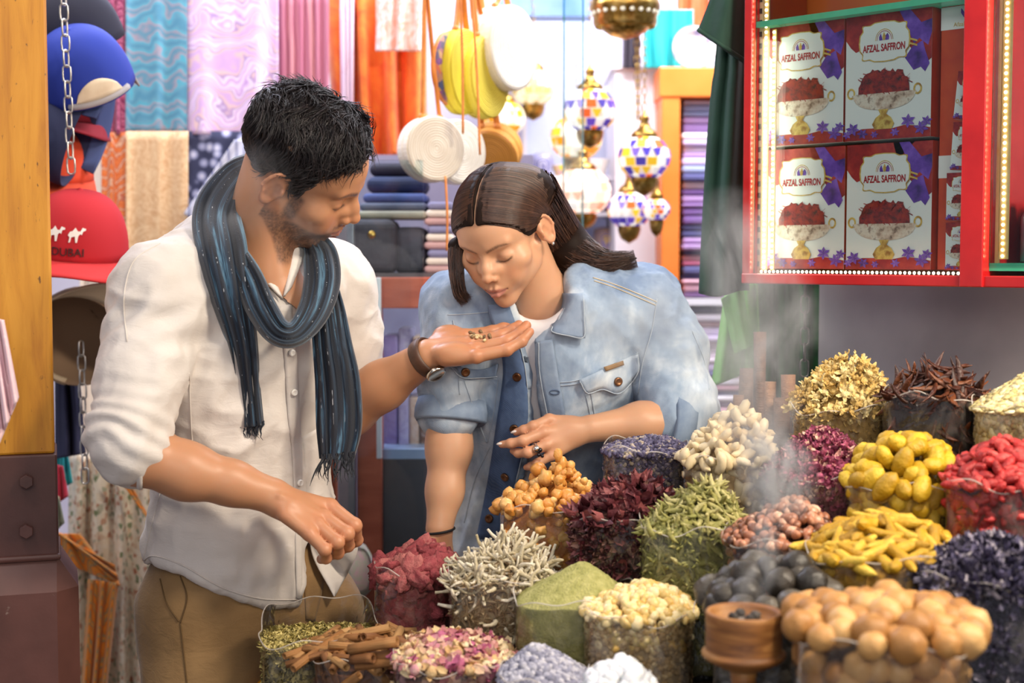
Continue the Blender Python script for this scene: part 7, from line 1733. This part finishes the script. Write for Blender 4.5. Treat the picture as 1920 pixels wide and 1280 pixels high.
b.singles('turmeric_bulb', [piece(0.033 + 0.005 * (i % 3), 0.0125, ov, 0.05, 11, 11, 1, 0.11, i) for i in range(6)], C('turmeric_bulb', ['#98740c', '#c49c18', '#dcbc3c'], scale=40, rough=0.5), 92,
          'round yellow turmeric bulb in the bag next to the red dried fruit', 'turmeric root', 'turmeric bulbs in the bag', R_(19), 0.36, (0.8, 1.2), 0.3, 0.0, 0.013, low=0.11)
b = Bag(4, 1783, 1985, 920, (1895, 826), 'clear bag of bright red dried fruit', power=1.3)
b.build_bag(17)
b.core('red_fruit_gap_core', C('rf_core', ['#5c1a14', '#7d2a1c'], None), 'dark filler core under the red dried fruit, coloured as gap shade', 'spice', 0.9, 0.012)  # filler body, dark red paints the shade between fruit pieces
b.singles('red_dried_fruit', [lump(0.0082, 80 + i, 0.6, 2, (1.5, 0.9, 0.7), 2.0) for i in range(5)], C('red_fruit', ['#7a1616', '#b82c2c', '#d2504a'], rough=0.5), 230,
          'bright red dried fruit piece in the bag above the violet flowers', 'dried fruit', 'red dried fruit in the bag', R_(20), 0.3, (0.75, 1.3), 0.35, 0.0, 0.009, cand=6)

# ---------------- row 5
b = Bag(5, 1486, 1672, 775, (1600, 668), 'clear bag overflowing with yellow chamomile heads', power=1.6)
b.build_bag(18)
b.core('chamomile_crumbs', C('cham_core', ['#8a6c38', '#b0904e'], None), 'crumbled chamomile filling the bag', 'spice', 0.93, 0.01, jag=0.012)
def floret(seed):
    rs = np.random.RandomState(seed); VV = []; FF = []; n0 = 0
    V, F = lump(0.0055, seed, 0.2, 1); VV.append(V); FF += F; n0 = len(V)
    for i in range(6):
        V, F = petal(0.011, 0.006, 0.5, seed + i); a = i * PI / 3 + rs.rand(); Rz = np.array([[math.cos(a), -math.sin(a), 0], [math.sin(a), math.cos(a), 0], [0, 0, 1]])
        V = (V + np.array([0.007, 0, -0.001])) @ Rz.T; VV.append(V); FF += [tuple(x + n0 for x in f) for f in F]; n0 += len(V)
    return np.concatenate(VV), FF
b.singles('chamomile_head', [floret(i) for i in range(5)], C('chamomile', ['#b8924a', '#dcbc72', '#f0e0a8'], scale=160), 300,
          'dried yellow chamomile head in the overflowing bag below the grey wall', 'dried flower', 'chamomile heads in the bag', R_(21), 0.25, (0.7, 1.3), 0.2, 0.0, 0.009, cand=4)
b = Bag(5, 1662, 1842, 752, (1768, 684), 'clear bag of long dark brown dried pods', power=1.3)
b.build_bag(19)
b.core('dark_pod_fragments', C('chili_core', ['#1a0f0a', '#33201a'], None), 'broken dark pods filling the bag', 'spice', 0.9, 0.014)
chili = [piece(0.07, 0.007, lambda t: spin(t) * (1 - 0.4 * t), 0.12, 7, 10, 0.45, 0.22, i, 0.05) for i in range(7)]
b.singles('dark_dried_pod', chili, C('dark_pod', ['#1c0f0c', '#4a2418', '#7d4a2c'], scale=60, rough=0.32), 130,
          'long dark brown dried pod heaped in the bag below the red display case', 'dried pod', 'dark pods in the bag', R_(22), 0.3, (0.75, 1.2), 0.5, 0.0, 0.009, low=0.11, cand=6)
b = Bag(5, 1834, 2010, 770, (1940, 695), 'clear bag of flat pale seeds cut by the picture edge', power=1.2)
b.build_bag(20)
b.core('pale_seed_fill', C('seed_core', ['#8a7a48', '#a8985e'], None), 'pale seeds packed in the lower bag', 'spice', 0.94, 0.01)
b.mass('pale_flat_seeds', [lump(0.007, i, 0.15, 1, (1.3, 0.9, 0.35)) for i in range(4)], C('pale_seed', ['#a89658', '#d2c288', '#efe6c0'], 'attr'), 1900, 'flat pale seeds heaped at the edge beside the dark pods', 'seeds', R_(23), 0.4, (0.7, 1.25), 0.7, 0.006, 0.12)

# ---------------- row 1 (front)
b = Bag(1, 484, 704, 1222, (600, 1185), 'open clear bag of cut green-brown herb in front of the trousers', power=1.6)
b.build_bag(21, 0.012, 0.03)
b.core('cut_herb_fill', C('herb_core', ['#5c5028', '#7d6c38'], None), 'cut herb packed in the lower bag', 'spice', 0.95, 0.008, jag=0.006)
b.mass('cut_herb', [piece(0.014, 0.0022, spin, 0.1, 5, 4, 0.5, 0.2, i) for i in range(4)] + [petal(0.011, 0.006, 0.4, i) for i in range(3)], C('cut_herb', ['#4a4420', '#8a7c3c', '#c4b268', '#e6d698'], 'attr'), 3600, 'coarsely cut green and straw coloured herb in the open bag', 'dried herb', R_(24), 0.3, (0.6, 1.3), 0.6, 0.004, 0.1)
b = Bag(1, 578, 778, 1252, (700, 1205), 'clear bag of cinnamon sticks at the front of the stall', power=2.0)
b.build_bag(22)
b.core('cinnamon_chips', C('cin_core', ['#4a2a14', '#7d4a24'], None), 'cinnamon chips under the sticks', 'spice', 0.92, 0.014, jag=0.008)
def quill(L, R, seed):
    rs = np.random.RandomState(seed); V = []; F = []; n = 22; turns = 1.7
    prof = []
    for i in range(n):
        a = i / (n - 1) * turns * 2 * PI; r = R * (1 - 0.38 * i / (n - 1)); prof.append((r * math.cos(a), r * math.sin(a)))
    for i in range(n - 1, -1, -1):
        a = i / (n - 1) * turns * 2 * PI; r = R * (1 - 0.38 * i / (n - 1)) - R * 0.13; prof.append((r * math.cos(a), r * math.sin(a)))
    m = len(prof); xs = np.linspace(-L / 2, L / 2, 5)
    for j, x in enumerate(xs):
        k = 1 + (rs.rand() - 0.5) * 0.12; dz = 0.03 * L * math.sin(j)
        V += [(x, y * k, z * k + dz * 0.1) for y, z in prof]
    for j in range(4):
        for i in range(m): i2 = (i + 1) % m; F.append((j * m + i, j * m + i2, (j + 1) * m + i2, (j + 1) * m + i))
    for j in (0, 4):
        for i in range(n - 1): q = (j * m + i, j * m + i + 1, j * m + m - 2 - i, j * m + m - 1 - i); F.append(q if j else q[::-1])
    return np.array(V), F
cin = C('cinnamon', ['#6e4222', '#9e6c3a', '#c89c64'], scale=30, stretch=(0.3, 4, 4))
b.singles('cinnamon_stick', [quill(0.085 + 0.012 * i, 0.0064, i) for i in range(4)], cin, 46,
          'rolled cinnamon stick lying loose in the front bag', 'cinnamon stick', 'cinnamon sticks in the bag', R_(25), 0.12, (0.75, 1.2), 0.85, -0.3, 0.011, low=0.05)
for i, (x0_, y0_, x1_, y1_) in enumerate([(655, 1218, 745, 1203), (690, 1232, 765, 1228), (742, 1200, 778, 1222), (660, 1236, 700, 1234), (668, 1248, 770, 1236)]):
    p0 = P(x0_, y0_, 1.93); p1 = P(x1_, y1_, 1.91); d = (p1 - p0)
    V, F = quill(d.length, 0.0085, 60 + i); x = d.normalized(); z = (Vector((0, 0, 1)) - x * x.z).normalized(); y = z.cross(x)
    o = mesh_obj('cinnamon_stick', V, F, cin); o.matrix_world = Matrix.Translation((p0 + p1) / 2) @ Matrix((x, y, z)).transposed().to_4x4()
    tag(o, ['cinnamon stick with a dark open end on top of the heap', 'cinnamon stick with a dark hollow end below the top stick', 'short cinnamon stick slanting beside the rosebuds', 'short cinnamon stub near the cut herb', 'long thin cinnamon stick lying under the others'][i], 'cinnamon stick', 'cinnamon sticks in the bag')
b = Bag(1, 735, 960, 1262, (848, 1200), 'clear bag of pink and cream rosebuds', power=1.7)
b.build_bag(23)
b.core('rosebud_crumbs', C('bud_core', ['#7d4a44', '#a06a5c'], None), 'crumbled rosebuds filling the bag', 'spice', 0.9, 0.012)
def bud(seed):
    rs = np.random.RandomState(seed); V, F = piece(0.02, 0.0075, lambda t: max(math.sin(PI * t ** 0.75), 0.08), 0.02, 8, 8, 1, 0.1, seed)
    VV = [V]; FF = list(F); n0 = len(V)
    for i in range(3):
        W, G = petal(0.016, 0.010, 0.35, seed + i); a = i * 2.1; W = W + np.array([0.002, 0, 0.0062])
        Rx = np.array([[1, 0, 0], [0, math.cos(a), -math.sin(a)], [0, math.sin(a), math.cos(a)]]); W = W @ Rx.T
        VV.append(W); FF += [tuple(x + n0 for x in f) for f in G]; n0 += len(W)
    return np.concatenate(VV), FF
b.singles('dried_rosebud', [bud(i) for i in range(5)], [C('rosebud_a', ['#a04a62', '#d29a92', '#ecd0a8'], scale=110), C('rosebud_b', ['#c4935c', '#e6c894', '#f4e6c4'], scale=110), C('rosebud_c', ['#8f2f58', '#c0688a', '#e8c4b4'], scale=110)], 210,
          'pink and cream dried rosebud heaped beside the cinnamon sticks', 'rosebud', 'rosebuds in the bag', R_(26), 0.1, (0.75, 1.2), 0.3, 0.0, 0.009, cand=6, low=0.04)
b = Bag(1, 935, 1105, 1290, (1003, 1208), 'clear bag of grey-blue crusted crystals', power=1.2)
b.build_bag(24)
b.core('grey_blue_crystals', C('grey_blue', ['#6a6a78', '#a8a8b4', '#cfcdd2'], None, scale=70, bump=0.9), 'grey-blue crusty crystal mound beside the rosebuds', 'crystals', 0.96, 0.0, jag=0.008)
b.mass('blue_crystal_grains', [lump(0.0045, i, 0.5, 1) for i in range(4)], C('blue_grain', ['#5a5a70', '#9a9aac', '#d2d0d6'], 'attr'), 1900, 'grey-blue grains crusting the crystal mound', 'crystals', R_(27), 0.15, (0.6, 1.4), 0.3, 0.004, 0.05)
b = Bag(1, 1105, 1225, 1300, (1160, 1246), 'clear bag of white crystals at the lower picture edge', power=1.3)
b.build_bag(25)
b.core('white_crystal_fill', C('white_crystal_core', ['#c8ccd0', '#e8eaee'], None), 'white crystal mass in the front bag', 'crystals', 0.92, 0.006, jag=0.01)
b.singles('white_crystal', [lump(0.009, 120 + i, 0.45, 2) for i in range(4)], C('white_crystal', ['#d8dce2', '#f4f6fa'], rough=0.4, sss=0.2), 60,
          'lumpy white crystal in the bag left of the wooden burner', 'crystal', 'white crystals in the bag', R_(28), 0.1, (0.7, 1.3), 0.2, 0.0, 0.009, low=0.03)
b = Bag(1, 425, 545, 1300, (482, 1264), 'clear bag of orange turmeric powder at the lower edge', power=1.3)
b.build_bag(26)
b.core('orange_turmeric_powder', powder_mat('orange_powder', ['#e08a10', '#f2a81c', '#f8c040']), 'orange-yellow turmeric powder mound beside the trousers', 'spice powder', 0.97, 0.0, jag=0.006)

# ---------------- bark bundle at the back
def bark():
    rs = R_(30); m = C('bark', ['#5a3a28', '#8a6248', '#b08a6c'], scale=20, stretch=(6, 6, 0.5))
    for i, (x, yt, yb, w, dY) in enumerate([(1425, 622, 800, 26, 2.46), (1400, 690, 800, 30, 2.42), (1445, 715, 800, 24, 2.38), (1478, 702, 800, 30, 2.36), (1465, 745, 800, 34, 2.34), (1385, 740, 800, 22, 2.36), (1500, 735, 800, 26, 2.40)]):
        p0 = P(x + rs.randint(-6, 6), yb, dY); p1 = P(x, yt, dY + 0.02); L = (p1 - p0).length; p0.z = STEPZ[5]
        d = p1 - p0; V, F = quill(d.length, w / 2 / FPX * dY, 30 + i)
        zx = d.normalized(); a = Vector((0, 1, 0)); yy = (a - zx * a.dot(zx)).normalized()
        o = mesh_obj('bark_stick', V, F, m); o.matrix_world = Matrix.Translation((p0 + p1) / 2) @ Matrix((zx, yy, zx.cross(yy))).transposed().to_4x4()
        tag(o, ['tall curled bark stick rising above the bundle in front of the green cloth', 'curled bark stick at the left of the bark bundle', 'middle bark stick in the bundle behind the pale nuts', 'square-topped bark stick next to the chamomile', 'broad short bark stick in front of the bundle', 'shortest bark stick at the outer left of the bundle', 'short bark stick touching the chamomile bag'][i], 'bark stick', 'bark bundle behind the nuts')
bark()

# ---------------- incense burner
def burner():
    c = P(1395, 1145, 1.60); zt = c.z; zb = STEPZ[1]
    rt = root('incense_burner', (c.x, c.y, zb), 'turned wooden incense burner cup on a stem with smoke rising', 'incense burner')
    t = NT('burner_wood'); f = t.noise(9, 6, t.mapped((1, 1, 7)), 0.6, 1.0)
    t.base(t.ramp(f, [(0.3, '#5c3518'), (0.5, '#8f5c2c'), (0.7, '#b4834a')])); t.set(Roughness=0.55); t.bump(f, 0.2)
    R = 76 / FPX * 1.60; M = Matrix.Translation((c.x, c.y, 0))
    z1 = P(1395, 1215, 1.60).z; z2 = P(1395, 1232, 1.60).z
    put(lathe('cup', [(0.001, zt - 0.018), (R * 0.72, zt - 0.018), (R * 0.80, zt - 0.004), (R * 0.86, zt), (R * 0.93, zt), (R * 0.96, zt - 0.002), (R * 0.95, zt - 0.012), (R * 0.95, z1), (R * 0.97, z1 - 0.002), (R * 1.04, z1 - 0.004), (R * 1.05, z1 - 0.007), (R * 1.0, z2), (R * 0.6, z2 - 0.010), (R * 0.3, z2 - 0.016), (0.001, z2 - 0.016)], t.m, None, 48, M), rt)
    put(lathe('stem', [(0.001, z2 - 0.008), (R * 0.36, z2 - 0.010), (R * 0.30, z2 - 0.03), (R * 0.24, z2 - 0.07), (R * 0.34, z2 - 0.12), (R * 0.28, z2 - 0.15), (R * 0.6, zb + 0.03), (0.001, zb + 0.03)], t.m, None, 32, M), rt)
    put(lathe('foot', [(R * 0.55, zb + 0.032), (R * 0.8, zb + 0.018), (R * 0.95, zb + 0.006), (R * 0.95, zb), (0.001, zb)], t.m, None, 40, M), rt)
    ash = C('ash', ['#4a4440', '#8a8078'], None, bump=0.8)
    put(lathe('ash_bed', [(0.001, zt - 0.008), (R * 0.4, zt - 0.010), (R * 0.74, zt - 0.015)], ash, None, 28, M), rt)
    for i in range(4):
        V, F = lump(0.006, 300 + i, 0.4, 2); o = mesh_obj('charcoal', V + np.array([c.x + 0.013 * math.cos(i * 1.7), c.y + 0.013 * math.sin(i * 1.7), zt - 0.006]), F, C('charcoal', ['#1a1614', '#4a4440'], None)); put(o, rt)
burner()
# ================================================================== incense smoke: fog volumes grown from soft shapes
def smoke(name, pts, dens, scale, lo, hi, label, band, seed=0, vox=0.006):
    C = np.array([list(P(x, y, Y)) for x, y, Y, r in pts]); R = [r for *_, r in pts]; m = max(R) + 0.03; S = SDF(C.min(0) - m, C.max(0) + m, max(min(R) * 0.6, 0.006) if min(R) < 0.02 else 0.012)
    if len(pts) > 1: S.chain(C, R, 0.03)
    else: S.ell(C[0], (R[0],) * 3, 0.0)
    V, Q = S.mesh(); V = smooth_mesh(V, Q, 2, 0.5); V = V + vnorm(V, Q) * (0.35 * np.interp(V[:, 2], sorted(C[:, 2]), [r for _, r in sorted(zip(C[:, 2], R))]) * vnoise(V, 14, seed, 3))[:, None]
    t = NT(name + '_volume'); t.n.remove(t.b); a = t.attr('density'); n = t.noise(scale, 3, t.mapped((1, 1, 0.6)), 0.6, 1.6); f = t.ramp(n, [(lo, (0, 0, 0)), (hi, (1, 1, 1))])
    sc = t.add('ShaderNodeVolumeScatter'); sc.inputs['Color'].default_value = (0.97, 0.97, 1.0, 1); sc.inputs['Anisotropy'].default_value = 0.2; t.l(t.math('MULTIPLY', t.math('MULTIPLY', a, f), dens), sc.inputs['Density']); t.l(sc.outputs[0], t.out.inputs['Volume'])
    o = mesh_obj(name, V, Q, t.m)
    ng = bpy.data.node_groups.new(name + '_fog', 'GeometryNodeTree'); ng.interface.new_socket('Geometry', in_out='INPUT', socket_type='NodeSocketGeometry'); ng.interface.new_socket('Geometry', in_out='OUTPUT', socket_type='NodeSocketGeometry')
    gi = ng.nodes.new('NodeGroupInput'); go = ng.nodes.new('NodeGroupOutput'); mv = ng.nodes.new('GeometryNodeMeshToVolume'); sm = ng.nodes.new('GeometryNodeSetMaterial')
    mv.resolution_mode = 'VOXEL_SIZE'; mv.inputs['Voxel Size'].default_value = vox; mv.inputs['Density'].default_value = 1.0; mv.inputs['Interior Band Width'].default_value = band; sm.inputs['Material'].default_value = t.m
    ng.links.new(gi.outputs[0], mv.inputs['Mesh']); ng.links.new(mv.outputs[0], sm.inputs[0]); ng.links.new(sm.outputs[0], go.inputs[0])
    md = o.modifiers.new('fog', 'NODES'); md.node_group = ng
    return tag(o, label, 'smoke', None, 'stuff')
smoke('incense_smoke', [(1392, 1140, 1.60, .010), (1402, 1108, 1.60, .014), (1430, 1068, 1.61, .015), (1440, 1010, 1.63, .016), (1442, 955, 1.66, .022), (1465, 905, 1.70, .045), (1435, 850, 1.76, .045)], 50, 30, 0.46, 0.66, 'white incense smoke curling up from the wooden burner', 0.03, 1, 0.004)
smoke('incense_smoke', [(1430, 850, 1.78, .05), (1410, 760, 1.88, .07), (1405, 680, 1.98, .085), (1430, 600, 2.06, .09), (1395, 520, 2.14, .09), (1370, 430, 2.22, .07)], 13, 11, 0.44, 0.72, 'pale smoke cloud drifting in front of the green cloths', 0.06, 2, 0.008)
smoke('incense_smoke', [(1290, 640, 2.20, .07), (1235, 610, 2.22, .075), (1160, 640, 2.22, .06), (1100, 600, 2.22, .05), (1010, 640, 2.22, .04)], 16, 11, 0.42, 0.72, 'thin smoke veil drifting across the denim jacket', 0.06, 3, 0.008)
smoke('incense_smoke', [(420, 420, 2.02, .05), (470, 330, 2.02, .055), (540, 390, 2.02, .05), (600, 470, 2.02, .04)], 5, 12, 0.40, 0.75, 'faint smoke veil near the bearded face and scarf', 0.05, 4, 0.008)
